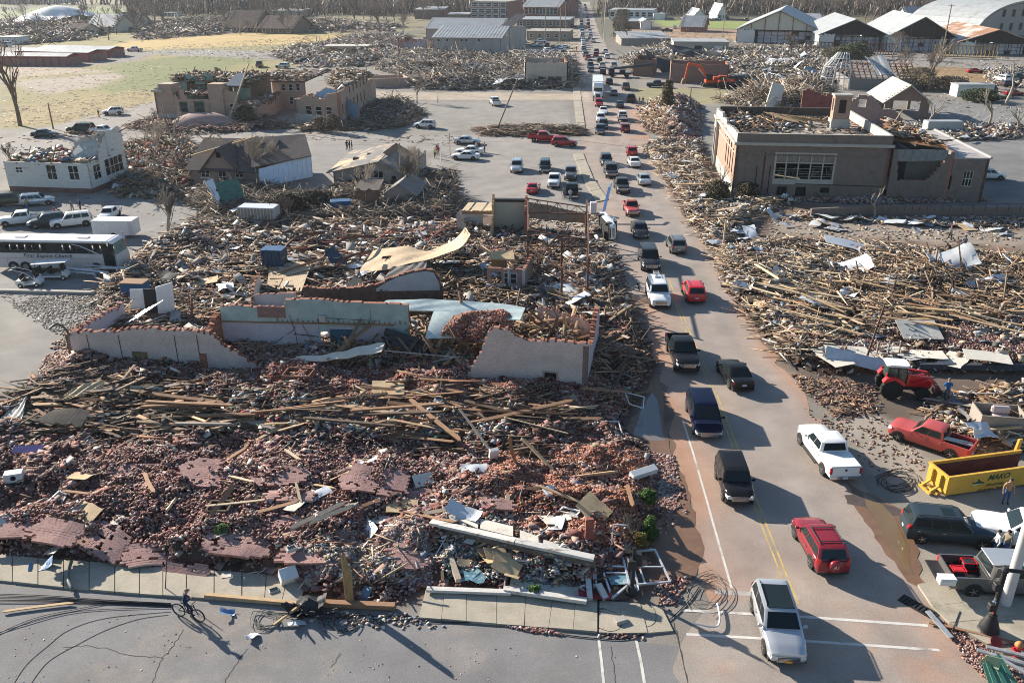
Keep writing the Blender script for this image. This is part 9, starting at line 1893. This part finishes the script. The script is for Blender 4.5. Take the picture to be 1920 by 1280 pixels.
cB([(1345,1130),(1350,1160),(1340,1175),(1300,1168)],.05,.2,'thick white hose curled beside the crosswalk',None,m_white)
for k in range(4):cB([(1770+k*6,740),(1768+k*5,755),(1775-k*8,770),(1760-k*10,790)],.03,.4,'grey hose hanging behind the man in blue','grey hoses behind the man in blue',eF)
cB([(1770,748),(1738,750),(1732,765),(1740,778),(1760,785)],.035,.15,'pale hose curving left of the man in blue',None,eF)
cB([(1800,1145),(1788,1175),(1780,1195)],.02,.15,'thin wire curving over the right kerb',None)
t=bQ('tangled_heap','black tangled heap of roofing and wire at the kerb left of the wooden pole','tangled heap',575,1150)
mb=MB();me=aT(55,1.5,1.0,cV,.55,9);aI('roofing',me,t,(.2,.2,.45));aI('roofing',aT(56,1.1,.8,cV,.5,8),t,(-.5,-.1,.4))
for k in range(14):mb.E((rr.uniform(-1,1),rr.uniform(-.5,.5),.1),(rr.uniform(-1.4,1.6),rr.uniform(-.9,.9),rr.uniform(.1,.8)),.04)
mb.B('wire_bundle',aB,t);mb=EX_((-1.4,-.9,.1),(-.2,.0,.6),.1);mb.B('stick',PLM[0],t)
sheet('blue tarp',427,1152,'pale blue grey cloth bundle on the road beside the bicycle',None,.55,.2,.2,0,.15,41);sheet('plastic sheet',473,1195,'crumpled white rag on the road right of the cyclist',None,.4,1,.2,0,.1,42)
sheet('white metal sheet',557,1172,'bent pale metal scrap on the road by the tangled heap',None,.4,.5,.2,0,.12,43);sheet('plasterboard piece',425,1082,'tan broken board lying on the front pavement',None,.45,.2,0,0,.15,44)
p=P(1115,1124);t=tag(aI('red_cloth',aT(60,1.7,.6,mat('red_cloth_mat',(.25,.03,.04),.9,var=.3),.2,8),None,p+VV((0,0,.3))),'crumpled dark red cloth at the corner of the fallen storefront','cloth')
t=tag(aI('white_shirt',aT(61,1.3,.9,mat('white_cloth',(.62,.60,.62),.9),.25,8),None,PH(688,876)+VV((0,0,.25))),'white printed shirt lying on the bricks above the large cracked slab','shirt')
t=tag(aI('purple_box',MB().box(-.9,.9,-.25,.25,0,.06).mesh('purple_board',mat('purple_paint',(.26,.19,.36),.7)),None,PH(55,852)+VV((0,0,.4))),'purple painted board at the left edge of the near heaps','board');t.rotation_euler=(.5,0,.1)
p=PH(30,905);t=aE('washing_machine','white appliances tumbled together at the left edge','appliance',p+VV((0,0,.2)),.3);t.scale=(.65,.65,.65);mb=BX_(-.8,.8,-.5,.5,0,.9);mb.B('body',m_white,t,bevel=.04);mb=LX_([(.25,-.52),(.25,-.5)],16,0,'y',(0,0,.5));mb.B('door',m_glass,t)
# TREES AND SHRUBS
gE=mat('grey_bark',(.17,.14,.115),.95,var=.25,scale=3)
eH=mat('pale_bark',(.34,.29,.235),.95,var=.2,scale=3)
iH=mat('fine_twigs',(.155,.13,.115),.95,var=.2)
def jZ(seed,H,r0,spread=.5,depth=5,snapped=0.0,up=.35,n0=3):
 rr=random.Random(seed);S=[]
 def br(p,d,L,r,k):
  n=3;q=p
  for i in range(n):
   d2=(d+VV((rr.gauss(0,.12),rr.gauss(0,.12),rr.gauss(0,.08)))).normalized();e=q+d2*L/n;S.append((q,e,r*(1-.28*i/n),r*(1-.28*(i+1)/n),k));q=e;d=d2
   if k<depth and i>0 and rr.random()<.8 and rr.random()>snapped*(k>1):iP(q,d,L,r*.55,k+1)
  if k<depth and rr.random()>snapped*.6:
   for _ in range(2 if k else n0):iP(q,d,L,r*.62,k+1)
 def iP(p,d,L,r,k):
  a=rr.uniform(0,6.28);v=VV((math.cos(a),math.sin(a),rr.uniform(-.1,.6)))*spread;br(p,(d+v+VV((0,0,up*.4))).normalized(),L*rr.uniform(.55,.8),r,k)
 br(VV((0,0,0)),VV((0,0,1)),H*.34,r0,0);return S
def eL(name,S,m,iM=.012):
 n=len(S);
 if n==0:return None
 A_=np.array([s[0]for s in S]);B_2=np.array([s[1]for s in S]);ra=np.maximum(np.array([s[2]for s in S]),iM);rb=np.maximum(np.array([s[3]for s in S]),iM);d=B_2-A_;d/=np.linalg.norm(d,axis=1)[:,None];ref=np.where(np.abs(d[:,2:3])>.9,np.array([[1.,0,0]]),np.array([[0,0,1.]]));x=np.cross(d,ref);x/=np.linalg.norm(x,axis=1)[:,None];y=np.cross(d,x);K=3 if n>200 else 6;V=np.empty((n,2*K,3))
 for k in range(K):
  a=2*math.pi*k/K;o=x*math.cos(a)+y*math.sin(a);V[:,k]=A_+o*ra[:,None];V[:,K+k]=B_2+o*rb[:,None]
 F=np.array([[k,(k+1)%K,K+(k+1)%K,K+k]for k in range(K)]);return cL(name,V.reshape(-1,3),(F[None]+(np.arange(n)*2*K)[:,None,None]).reshape(-1,4),m)
TP={}
def bK(key,seed,H,r0,m=gE,**kw):
 if key not in TP:
  S=jZ(seed,H,r0,**kw);TP[key]=(eL('trunk',[s for s in S if s[4]<=1],m),eL('crown',[s for s in S if s[4]>1],m if kw.get('snapped')else iH,.014))
 return TP[key]
def gM(key,px,py,lab,s=1.0,rz=None,aC=None,name='bare_tree',cat='tree',z=0):
 p=P(px,py);t=aE(name,lab,cat,(p.x,p.y,z),rr.uniform(0,6.28)if rz is None else rz,aC);t.scale=(s,s,s*rr.uniform(.9,1.1));a,b=TP[key];aI('trunk',a,t)
 if b:aI('crown',b,t)
 return t
for i in range(5):bK('w%d'%i,30+i,12,.28,spread=.55+.08*i,depth=5,n0=3)
for i in range(3):bK('s%d'%i,60+i,9,.30,m=eH,spread=.5,depth=4,snapped=.45,n0=3)
for i in range(2):bK('b%d'%i,80+i,4,.06,m=eH,spread=.35,depth=4,up=.8,n0=5)
for i in range(2):bK('p%d'%i,90+i,8,.16,m=eH,spread=.6,depth=5,snapped=.05,n0=4)
bK('big',101,15,.40,m=mat('brown_bark',(.19,.135,.095),.95,var=.3),spread=.42,depth=5,snapped=.25,n0=4)
gM('big',38,236,'tall broken tree with upright limbs at the left edge beside the street',1.1)
for key,px,py,s_,lab in[('w1',782,193,.55,'small bare tree at the corner of the empty car park'),('p0',480,347,1.0,'pale bare tree in front of the brown brick house'),('p1',508,340,.8,'pale bare tree before the bluish white siding'),('p1',300,300,.9,'pale bare tree in the debris right of the white house'),('p0',785,352,.8,'pale bare tree against the right end of the low house'),('p1',690,372,.7,'pale bare tree leaning by the board shed'),('s0',318,440,.8,'stripped tree with two stems beyond the coach'),('b0',762,372,1.6,'thin upright saplings beside the low house'),('b1',318,445,1.5,'bush of thin shoots around the stripped tree'),('s1',1640,405,.55,'pale stump tree with snapped limbs at the retaining wall'),('s2',1742,232,.75,'pale broken tree before the car park lines'),('s0',1852,240,1.0,'pale broken tree in the lot at right'),('s1',1886,197,1.4,'tall forked trunk at the far right'),('s2',1908,245,.7,'short broken tree at the right edge'),('b1',30,330,1.3,'bare bush left of the white house'),('w0',1165,78,1.1,'slender tree behind the lifted store'),('w3',1178,82,1.2,'second slender tree behind the lifted store'),('b0',545,425,1.1,'pale snapped sapling by the small container'),('s0',330,260,.7,'splintered trunk beside the ruined white house'),('w4',1740,172,1.0,'wide bare tree left of the bare earth'),('w1',1700,150,.8,'bare tree behind the bare rafters'),('s2',1350,360,.5,'dark snapped shrub below the arched door'),('s1',820,193,.28,'small pollarded tree on the car park verge'),('s2',1755,125,1.1,'broken tree among the trusses'),('w2',1672,110,.9,'bare tree before the second warehouse'),('w0',1480,118,.9,'bare tree before the leftmost warehouse'),('w3',1540,125,.7,'bare tree amid the far white heap'),('b0',1188,1030,.6,'bare shoots beside the green shrubs'),('w4',285,235,.3,'small bare bush at the school corner')]:
 gM(key,px,py,lab,s_)
rr=random.Random(77)
WG='bare trees along the far woods'
for i in range(120):
 x=rr.uniform(1135,1920);y=rr.choice([rr.uniform(20,30),rr.uniform(26,42)if x>1380 else rr.uniform(20,33)]);gM('w%d'%(i%5),x,y,'bare grey tree in the woods above the warehouses',rr.uniform(1.0,1.6),aC=WG+' right')
for i in range(105):
 x=rr.uniform(250,1078);y=rr.uniform(20,38)if x<880 else rr.uniform(14,26);gM('w%d'%(i%5),x,y,'bare grey tree in the woods left of the far street',rr.uniform(.9,1.5),aC=WG+' left')
for i in range(48):
 x=rr.uniform(0,760);y=rr.uniform(38,82)if x<250 else rr.uniform(38,66);gM(rr.choice(['s0','s1','s2','w0','w3']),x,y,'broken bare tree among the wrecked houses of the far left',rr.uniform(.6,1.2),aC='broken trees among the far left houses')
n=9000
xs=NR.uniform(0,1920,n);ys=np.where(NR.rand(n)<.6,NR.uniform(8,20,n),NR.uniform(18,30,n));k=~((xs>1070)&(xs<1122))&~((xs<240)&(ys>10));xs,ys=xs[k],ys[k];n=len(xs)
G=np.array([P(a,b)[:]for a,b in zip(xs,ys)])
S_=np.stack([NR.uniform(.3,.9,n),NR.uniform(.3,.9,n),NR.uniform(5,15,n)],1);G[:,2]=S_[:,2]*.45
col=np.array(TW)[NR.choice(len(TW),n)]*NR.uniform(.6,1.1,(n,1))*np.array([1.0,.95,.95])
tag(aI('woods',cP('woods',G,S_,dT(NR.uniform(0,6,n),NR.normal(0,.25,n),NR.normal(0,.25,n)),col,dE['bark_pieces'],.9)),kind='stuff')
def bD(px,py,rx,h,hU,lab,n=900,iF=.09,name='evergreen_shrub',cone=.0,z=None):
 p=PH(px,py)if z is None else P(px,py,z);t=aE(name,lab,'shrub',p);th=NR.uniform(0,6.28,n);u=NR.rand(n);r_=NR.rand(n)**.4*rx*(1-cone*u)*(1+.25*np.sin(th*3+u*9))
 if not cone:r_*=np.sqrt(np.clip(1-(u*2-.9)**2*.8,.05,1))
 C=np.stack([np.cos(th)*r_,np.sin(th)*r_,.05+u*h],1);q=np.array(hU);co=q[NR.choice(len(q),n)]*NR.uniform(.6,1.3,(n,1));S=np.stack([NR.uniform(.6,1.6,n)*iF,NR.uniform(.4,1,n)*iF,np.full(n,iF*.15)],1);o=aI('foliage',cP('foliage',C,S,dT(NR.uniform(0,6,n),NR.normal(0,.9,n),NR.normal(0,.9,n)),np.clip(co,0,1),mat('leaf_pieces',(.1,.15,.05),.8,attr=True,var=.2)),t);tag(o,kind='stuff');mb=EX_((0,0,0),(0,0,h*.5),.06);mb.B('stem',gE,t)
GRN=[(.04,.09,.02),(.06,.13,.025),(.10,.17,.04)];DKG=[(.03,.05,.025),(.05,.075,.03),(.08,.09,.045)]
bD(1218,1006,.5,1.3,GRN,'bright green pointed shrub near the puddle, nearest the kerb',1100,cone=.6)
bD(1214,944,.55,.9,GRN,'bright green rounded shrub at the edge of the puddle',900)
bD(1196,1022,.55,.7,[(.22,.16,.03),(.12,.15,.04),(.28,.13,.05)],'yellowish orange shrub left of the pointed green shrub',900)
bD(1002,1108,.3,.25,GRN,'small green plant lying on the storefront floor',250,z=.3)
bD(418,1000,.35,.5,GRN,'small green weed below the dark pit',300)
bD(1251,198,1.6,5.2,[(.10,.075,.035),(.07,.065,.035),(.14,.11,.05)],'brown green cone shaped evergreen left of the brick building',2200,.2,cone=.55)
bD(463,228,2.2,3.2,DKG,'dark green rounded shrub at the school wing',1500,.22);bD(601,243,1.8,2.4,[(.12,.09,.06),(.16,.12,.09)],'brown bare shrub at the school front',1000,.2);bD(625,242,1.6,2.8,[(.13,.10,.07),(.09,.07,.05)],'tall brown shrub at the school corner',1000,.2)
bD(1838,190,4.5,2.8,DKG,'wide dark green bush beside the pale hut',2500,.3);bD(1600,110,6,5,DKG+[(.10,.11,.05)],'large ragged green crown fallen amid the far heap',3000,.35);bD(1570,116,5,4.5,[(.16,.15,.08),(.10,.10,.05)],'ragged olive crown fallen beside the larger one',2400,.35)
bD(1165,70,4.5,12,[(.09,.085,.045),(.12,.11,.06)],'ivy covered trunk behind the lifted store',2400,.4,cone=.4);bD(1720,168,5,5.5,[(.15,.12,.08),(.11,.09,.06),(.2,.17,.12)],'tangled brown thicket behind the carport',3000,.25);bD(1780,170,5,3.5,[(.14,.11,.08),(.1,.08,.06)],'low brown thicket right of the tangled one',2500,.25)
bD(540,395,2.6,2.2,[(.06,.055,.03),(.10,.085,.055),(.05,.04,.03)],'dark vine covered mound beside the blue tub',2600,.2,name='vine_mound');bD(590,385,2.4,2.0,[(.07,.06,.04),(.10,.085,.055)],'second vine covered mound left of the board shed',2200,.2,name='vine_mound');bD(1400,372,1.6,2.2,[(.10,.08,.04),(.07,.06,.035)],'brown green shrub at the foot of the arched door',1200,.18)
bD(1345,372,1.8,2.4,[(.10,.085,.05),(.07,.06,.035)],'bushy brown shrub in the heap left of the brick building',1500,.18)
# PEOPLE
gV=mat('skin',(.42,.25,.18),.6);
def bR(n_,c):return mat('cloth_'+n_,c,.9,var=.15,scale=8)
CL={'navy':bR('navy',(.015,.025,.07)),'black':bR('black',(.015,.015,.018)),'tan':bR('tan',(.36,.22,.12)),'jeans':bR('jeans',(.05,.10,.22)),'blue':bR('blue',(.03,.13,.33)),'grey':bR('grey',(.16,.17,.18)),'red':bR('red',(.40,.03,.04)),'orange':bR('orange',(.40,.16,.05)),'yellow':bR('yellow',(.55,.55,.20)),'khaki':bR('khaki',(.24,.20,.14)),'white':bR('white',(.5,.5,.5)),'pale':bR('pale',(.40,.43,.50)),'darkgrey':bR('darkgrey',(.05,.05,.055)),'maroon':bR('maroon',(.18,.03,.05))}
jF={'stand':dict(lh=(.09,0,.92),rh=(-.09,0,.92),lk=(.12,.02,.50),rk=(-.11,.0,.50),la=(.14,-.02,.09),ra=(-.13,-.02,.09),le=(.28,-.02,1.14),re=(-.28,-.02,1.14),lw=(.30,.10,.90),rw=(-.30,.10,.90),head=(0,.03)),'walk':dict(lh=(.09,0,.92),rh=(-.09,0,.92),lk=(.10,.20,.52),rk=(-.10,.0,.50),la=(.10,.22,.09),ra=(-.10,-.34,.16),le=(.27,-.16,1.16),re=(-.27,.12,1.16),lw=(.28,-.12,.92),rw=(-.27,.30,1.0),head=(0,.06)),'hold':dict(lh=(.09,0,.92),rh=(-.09,0,.92),lk=(.13,.05,.50),rk=(-.12,.0,.50),la=(.16,-.02,.09),ra=(-.14,-.02,.09),le=(.27,.08,1.16),re=(-.27,.08,1.16),lw=(.12,.28,1.10),rw=(-.10,.28,1.12),head=(0,.07)),'bend':dict(lh=(.09,-.08,.90),rh=(-.09,-.08,.90),lk=(.13,.06,.48),rk=(-.12,.02,.48),la=(.16,-.04,.09),ra=(-.14,-.06,.09),le=(.26,.42,1.05),re=(-.26,.42,1.05),lw=(.16,.50,.78),rw=(-.16,.50,.78),head=(0,.16),lean=.32),'ride':dict(lh=(.09,0,.98),rh=(-.09,0,.98),lk=(.13,.26,.62),rk=(-.16,.10,.52),la=(.12,.22,.22),ra=(-.24,.04,.09),le=(.26,.10,1.18),re=(-.26,.10,1.18),lw=(.06,.28,1.16),rw=(-.10,.26,1.14),head=(0,.12),lean=.06)}
PM={}
def eS(fA):
 if fA in PM:return PM[fA]
 q=jF[fA];ln=q.get('lean',0);J={'pel':((q['lh'][0]+q['rh'][0])/2,q['lh'][1],q['lh'][2]+.03),'bel':(0,q['lh'][1]+ln*.3,1.12-ln*.1),'che':(0,q['lh'][1]+ln*.8,1.34-ln*.25),'nek':(0,q['lh'][1]+ln*1.05,1.49-ln*.35),'hea':(q['head'][0],q['lh'][1]+ln*1.1+q['head'][1],1.60-ln*.4),'top':(q['head'][0],q['lh'][1]+ln*1.1+q['head'][1]*1.1,1.70-ln*.42)};sh=J['che'];E=[('pel','bel'),('bel','che'),('che','nek'),('nek','hea'),('hea','top')];Rr={'pel':(.155,.115),'bel':(.15,.11),'che':(.165,.12),'nek':(.058,.058),'hea':(.088,.10),'top':(.075,.085)}
 for s,k in(('l',1),('r',-1)):
  J[s+'s']=(.185*k,sh[1]-.0,sh[2]+.07);J[s+'e']=q[s+'e'];J[s+'w']=q[s+'w'];J[s+'h_']=tuple(VV(q[s+'w'])+(VV(q[s+'w'])-VV(q[s+'e'])).normalized()*.09);J[s+'hip']=q[s+'h'];J[s+'k']=q[s+'k'];J[s+'a']=q[s+'a'];J[s+'t']=(q[s+'a'][0]*1.1,q[s+'a'][1]+.17,max(.04,q[s+'a'][2]-.05));E+=[('che',s+'s'),(s+'s',s+'e'),(s+'e',s+'w'),(s+'w',s+'h_'),('pel',s+'hip'),(s+'hip',s+'k'),(s+'k',s+'a'),(s+'a',s+'t')];Rr.update({s+'s':(.075,.075),s+'e':(.052,.052),s+'w':(.038,.038),s+'h_':(.042,.026),s+'hip':(.10,.10),s+'k':(.068,.068),s+'a':(.05,.05),s+'t':(.045,.035)})
 fL=list(J);me=bpy.data.meshes.new('person_skeleton');me.from_pydata([J[n_]for n_ in fL],[(fL.index(a),fL.index(b))for a,b in E],[]);o=bpy.data.objects.new('tmp',me);COL.objects.link(o);o.modifiers.new('s','SKIN');ss=o.modifiers.new('u','SUBSURF');ss.levels=1
 for i,n_ in enumerate(fL):
  sv=me.skin_vertices[0].data[i];sv.radius=Rr[n_];sv.use_root=n_=='pel'
 dg=bpy.context.evaluated_depsgraph_get();dg.update();out=bpy.data.meshes.new_from_object(o.evaluated_get(dg));bpy.data.objects.remove(o);bm=bmesh.new();bm.from_mesh(out)
 def cls(c):
  jC,w=9,'pel'
  for a,b in E:
   A0,B0=VV(J[a]),VV(J[b]);d=B0-A0;t_=max(0,min(1,(c-A0).dot(d)/d.length_squared));dd=(A0+d*t_-c).length
   if dd<jC:jC,w,tt=dd,b,t_
  if w in('hea','top','lh_','rh_'):return 0
  if w[1:]in('hip','k','a'):return 2
  if w[1:]=='t':return 3
  return 1
 for f in bm.faces:f.material_index=cls(f.calc_center_median())
 def fin(a,b,r_):
  d=(b-a).normalized();x=d.orthogonal().normalized();y=d.cross(x);vs=[bm.verts.new(p+x*math.cos(k*2.09)*rad+y*math.sin(k*2.09)*rad)for p,rad in((a,r_),((a+b)/2+VV((0,0,-.004)),r_),(b,r_*.7))for k in range(3)]
  for i in(0,3):
   for k in range(3):bm.faces.new((vs[i+k],vs[i+(k+1)%3],vs[i+3+(k+1)%3],vs[i+3+k]))
  bm.faces.new(vs[6:9])
 for s in 'lr':
  w,h=VV(J[s+'w']),VV(J[s+'h_']);d=(h-w).normalized();sd=d.cross(VV((1,0,0))).normalized()
  for k,ln_ in enumerate((.065,.078,.072,.055)):b0=h+sd*(k-1.5)*.021;fin(b0,b0+d*ln_+VV((0,.012,-.008)),.0095)
  fin(w+d*.04-sd*.03,w+d*.085-sd*.07,.011)
 hc=VV(J['hea']);fy=.11;fin(hc+VV((0,.085,.035)),hc+VV((0,.12,.0)),.016)
 for k in(1,-1):fin(hc+VV((k*.085,0,.03)),hc+VV((k*.10,-.01,-.015)),.02)
 bm.to_mesh(out);bm.free()
 for _ in range(4-len(out.materials)):out.materials.append(gV)
 out.polygons.foreach_set('use_smooth',[True]*len(out.polygons));out.name='body';mb=MB();c=hc+VV((0,-.012,.035));vs=[];mb.L([(.098,.015),(.104,.05),(.092,.095),(.05,.125),(.005,.13)],10,0,'z',tuple(c));hair=mb.mesh('hair',aB,aF=60);mb=LX_([(.107,.05),(.10,.11),(.05,.145),(.005,.15)],12,0,'z',tuple(c));mb.box(-.07,.07,c.y+.07,c.y+.19,c.z+.05,c.z+.065);cap=mb.mesh('cap',aB,aF=60);mb=MB()
 for k in(1,-1):mb.X((k*.035,hc.y+.094,hc.z+.045),(.022,.012,.012))
 jV=mb.mesh('eyes',aB);mb=MB();mb.X((0,hc.y+.092,hc.z-.03),(.045,.012,.01));iY=mb.mesh('mouth',bR('lip',(.25,.09,.08)));PM[fA]=(out,hair,cap,jV,iY);return PM[fA]
def cC(fA,px,py,rz,top,leg,lab,hair='black',hat=None,s=1.0,z=None,aC='people'):
 b,hr,cp,ey,mo=eS(fA);p=P(px,py);p.z=H1(p.x,p.y)*.9 if z is None else z;t=aE('person',lab,'person',p,rz,aC);t.scale=(s,s,s);o=aI('body',b,t)
 for i,m_ in enumerate([gV,CL[top],CL[leg],CL['black']]):fZ(o,m_,i)
 aI('eyes',ey,t);aI('mouth',mo,t);fZ(aI('cap' if hat else 'hair',cp if hat else hr,t),CL[hat or hair]if(hat or hair)in CL else aB);return t
F_=math.pi
cyc=cC('ride',352,1158,-1.2,'navy','navy','person in dark blue jacket and trousers astride a bicycle looking at a phone',hat='khaki')
cC('stand',1884,944,F_-.2,'tan','jeans','man in a tan jacket, blue jeans and dark cap before the yellow dumpster',hat='darkgrey',s=1.02)
cC('hold',1772,752,-.2,'blue','grey','man in a blue sweater holding hoses beside the tractor loader',hair='khaki',s=1.05)
cC('walk',1779,451,-1.0,'grey','darkgrey','person with a red cap walking on the dirt before the retaining wall',hat='red')
cC('bend',1776,490,1.8,'black','darkgrey','person in dark clothes bending over a red tarp on the right field');cC('hold',1803,485,1.9,'navy','navy','person in dark blue picking through the right field')
cC('stand',1388,497,1.4,'khaki','maroon','person in a pale hat standing in the debris just right of the street',hat='white')
cC('hold',235,462,.9,'pale','orange','person in a pale hooded top and orange trousers beside the trailer',hat='pale')
for a in[('stand',195,407,2.0,'khaki','black','person in brown waiting left of the trailer'),('stand',152,397,2.4,'navy','navy','person in dark blue behind the white suv'),('hold',137,399,.4,'grey','khaki','person in a grey patterned top behind the white suv'),('hold',106,410,2,'red','black','person in a red hat behind the dark suv'),('bend',117,412,2,'black','black','person in black leaning over behind the dark suv'),('stand',52,395,.9,'khaki','jeans','person in a brown coat at the open wagon tailgate'),('stand',651,282,.2,'black','black','person in black standing apart in the group on the left lane'),('stand',656,281,1.4,'darkgrey','black','middle person of the dark dressed group on the left lane'),('stand',660,282,-1.4,'black','darkgrey','right person of the dark dressed group on the left lane'),('stand',816,297,.1,'yellow','black','person in a pale yellow vest near the parked white sedans'),('stand',822,292,2.8,'red','khaki','person in a red jacket beside the one in a yellow vest'),('stand',820,289,2.8,'maroon','black','person in dark red behind the one in a red jacket'),('walk',899,285,1.4,'black','black','person in black right of the white sedans'),('hold',909,286,1.8,'darkgrey','black','person in dark grey at the right of the trio by the sedans'),('stand',893,284,1.0,'white','darkgrey','person in white and dark grey next to the sedan'),('stand',1057,374,.3,'grey','jeans','person in grey at the left of the open black pickup'),('hold',1069,377,.1,'pale','jeans','person in pale shirt and jeans behind the open black pickup'),('hold',186,221,-.4,'black','orange','person near the white suv by the school'),('walk',1081,96,.1,'red','red','person in red walking along the far street'),('walk',1852,262,1.6,'maroon','jeans','person in dark red stooping at the heap in the right car park'),('stand',1198,196,.5,'khaki','khaki','left person at the roadside heap by the far pickup'),('stand',1205,196,2.5,'darkgrey','khaki','right person at the roadside heap by the far pickup'),('stand',1863,1043,1.4,'white','jeans','person in white standing behind the grey pickup, at left'),('stand',1881,1043,1.9,'khaki','jeans','person in khaki standing behind the grey pickup, at right'),('hold',324,372,1.2,'black','black','person in dark clothes in front of the debris by the white house'),('stand',404,378,1.2,'darkgrey','darkgrey','person in dark grey near the tipped trailer'),('stand',608,98,1,'darkgrey','navy','left person of the distant pair by the dark suv'),('stand',612,99,2,'khaki','khaki','right person of the distant pair by the dark suv')]:
 cC(*a)
p=cyc.location;t=aE('phone','small dark phone in the hands of the cyclist','phone',cyc.matrix_basis@VV((-.02,.38,1.17)),-1.2);mb=BX_(-.04,.04,-.005,.005,-.07,.07);mb.B('phone_body',m_glass,t)
t=aE('bicycle','bicycle with thin wheels under the rider in dark blue','bicycle',P(355,1159),-.35)
for x in(-.52,.55):
 mb=MB();R_=.34
 for k in range(20):a0,a1=2*math.pi*k/20,2*math.pi*(k+1)/20;mb.E((math.cos(a0)*R_,0,math.sin(a0)*R_),(math.cos(a1)*R_,0,math.sin(a1)*R_),.045,.045)
 w_=mb.B('wheel',bX,t,loc=(x,0,.36));mb=MB()
 for k in range(9):a0=math.pi*k/9;mb.E((math.cos(a0)*R_,0,math.sin(a0)*R_),(-math.cos(a0)*R_,0,-math.sin(a0)*R_),.006)
 mb.B('spokes',bJ,w_)
mb=MB();
for a,b in(((-.52,.36),(-.05,.36)),((-.05,.36),(-.18,.85)),((-.52,.36),(-.16,.75)),((-.05,.36),(.38,.80)),((-.16,.75),(.38,.85)),((.36,.95),(.55,.36))):mb.E((a[0],0,a[1]),(b[0],0,b[1]),.04,n=6)
mb.B('frame',bB['charcoal'],t);mb=EX_((.36,-.3,1.0),(.36,.3,1.0),.035,n=6);mb.B('handlebar',aB,t);mb=BX_(-.3,-.06,-.07,.07,.86,.92);mb.B('saddle',aB,t,bevel=.02)
for s_ in(1,-1):mb=EX_((-.05,s_*.08,.36),(-.05+.12*s_,s_*.14,.3),.04);mb.B('pedal',aB,t)
t.scale=(1.1,1.1,1.05)
gU={'bricks':('loose_bricks',mat('brick_pieces',(.3,.1,.07),.92,var=.2,scale=6,attr=True)),'splinters':('timber_splinters',hC),'scraps':('debris_scraps',mat('mixed_scraps',(.4,.4,.4),.75,var=.15,scale=5,attr=True)),'twigs':('tangled_branches',dE['bark_pieces'])}
iX=0
for k,bs in eW.items():
 C=np.concatenate([b[0]for b in bs]);S=np.concatenate([b[1]for b in bs]);Rm=np.concatenate([b[2]for b in bs]);co=np.concatenate([b[3]for b in bs]);iX+=len(C)*12;tag(aI(gU[k][0],cP(gU[k][0],C,S,Rm,co,gU[k][1],jit={'splinters':.07,'twigs':.2,'scraps':.12,'bricks':.12}[k])),kind='stuff')
print('RUBBLE TRIS',iX)
mb=BX_(-4200,4200,-300,4600,-1.3,46)
hz_=bpy.data.materials.new('haze_air');hz_.use_nodes=True;nt=hz_.node_tree;nt.nodes.clear()
o_=nt.nodes.new('ShaderNodeOutputMaterial');v_=nt.nodes.new('ShaderNodeVolumePrincipled');v_.inputs['Color'].default_value=(.80,.86,.95,1);v_.inputs['Density'].default_value=.00009;v_.inputs['Anisotropy'].default_value=.3
nt.links.new(v_.outputs[0],o_.inputs['Volume']);tag(mb.B('haze',hz_),kind='stuff')
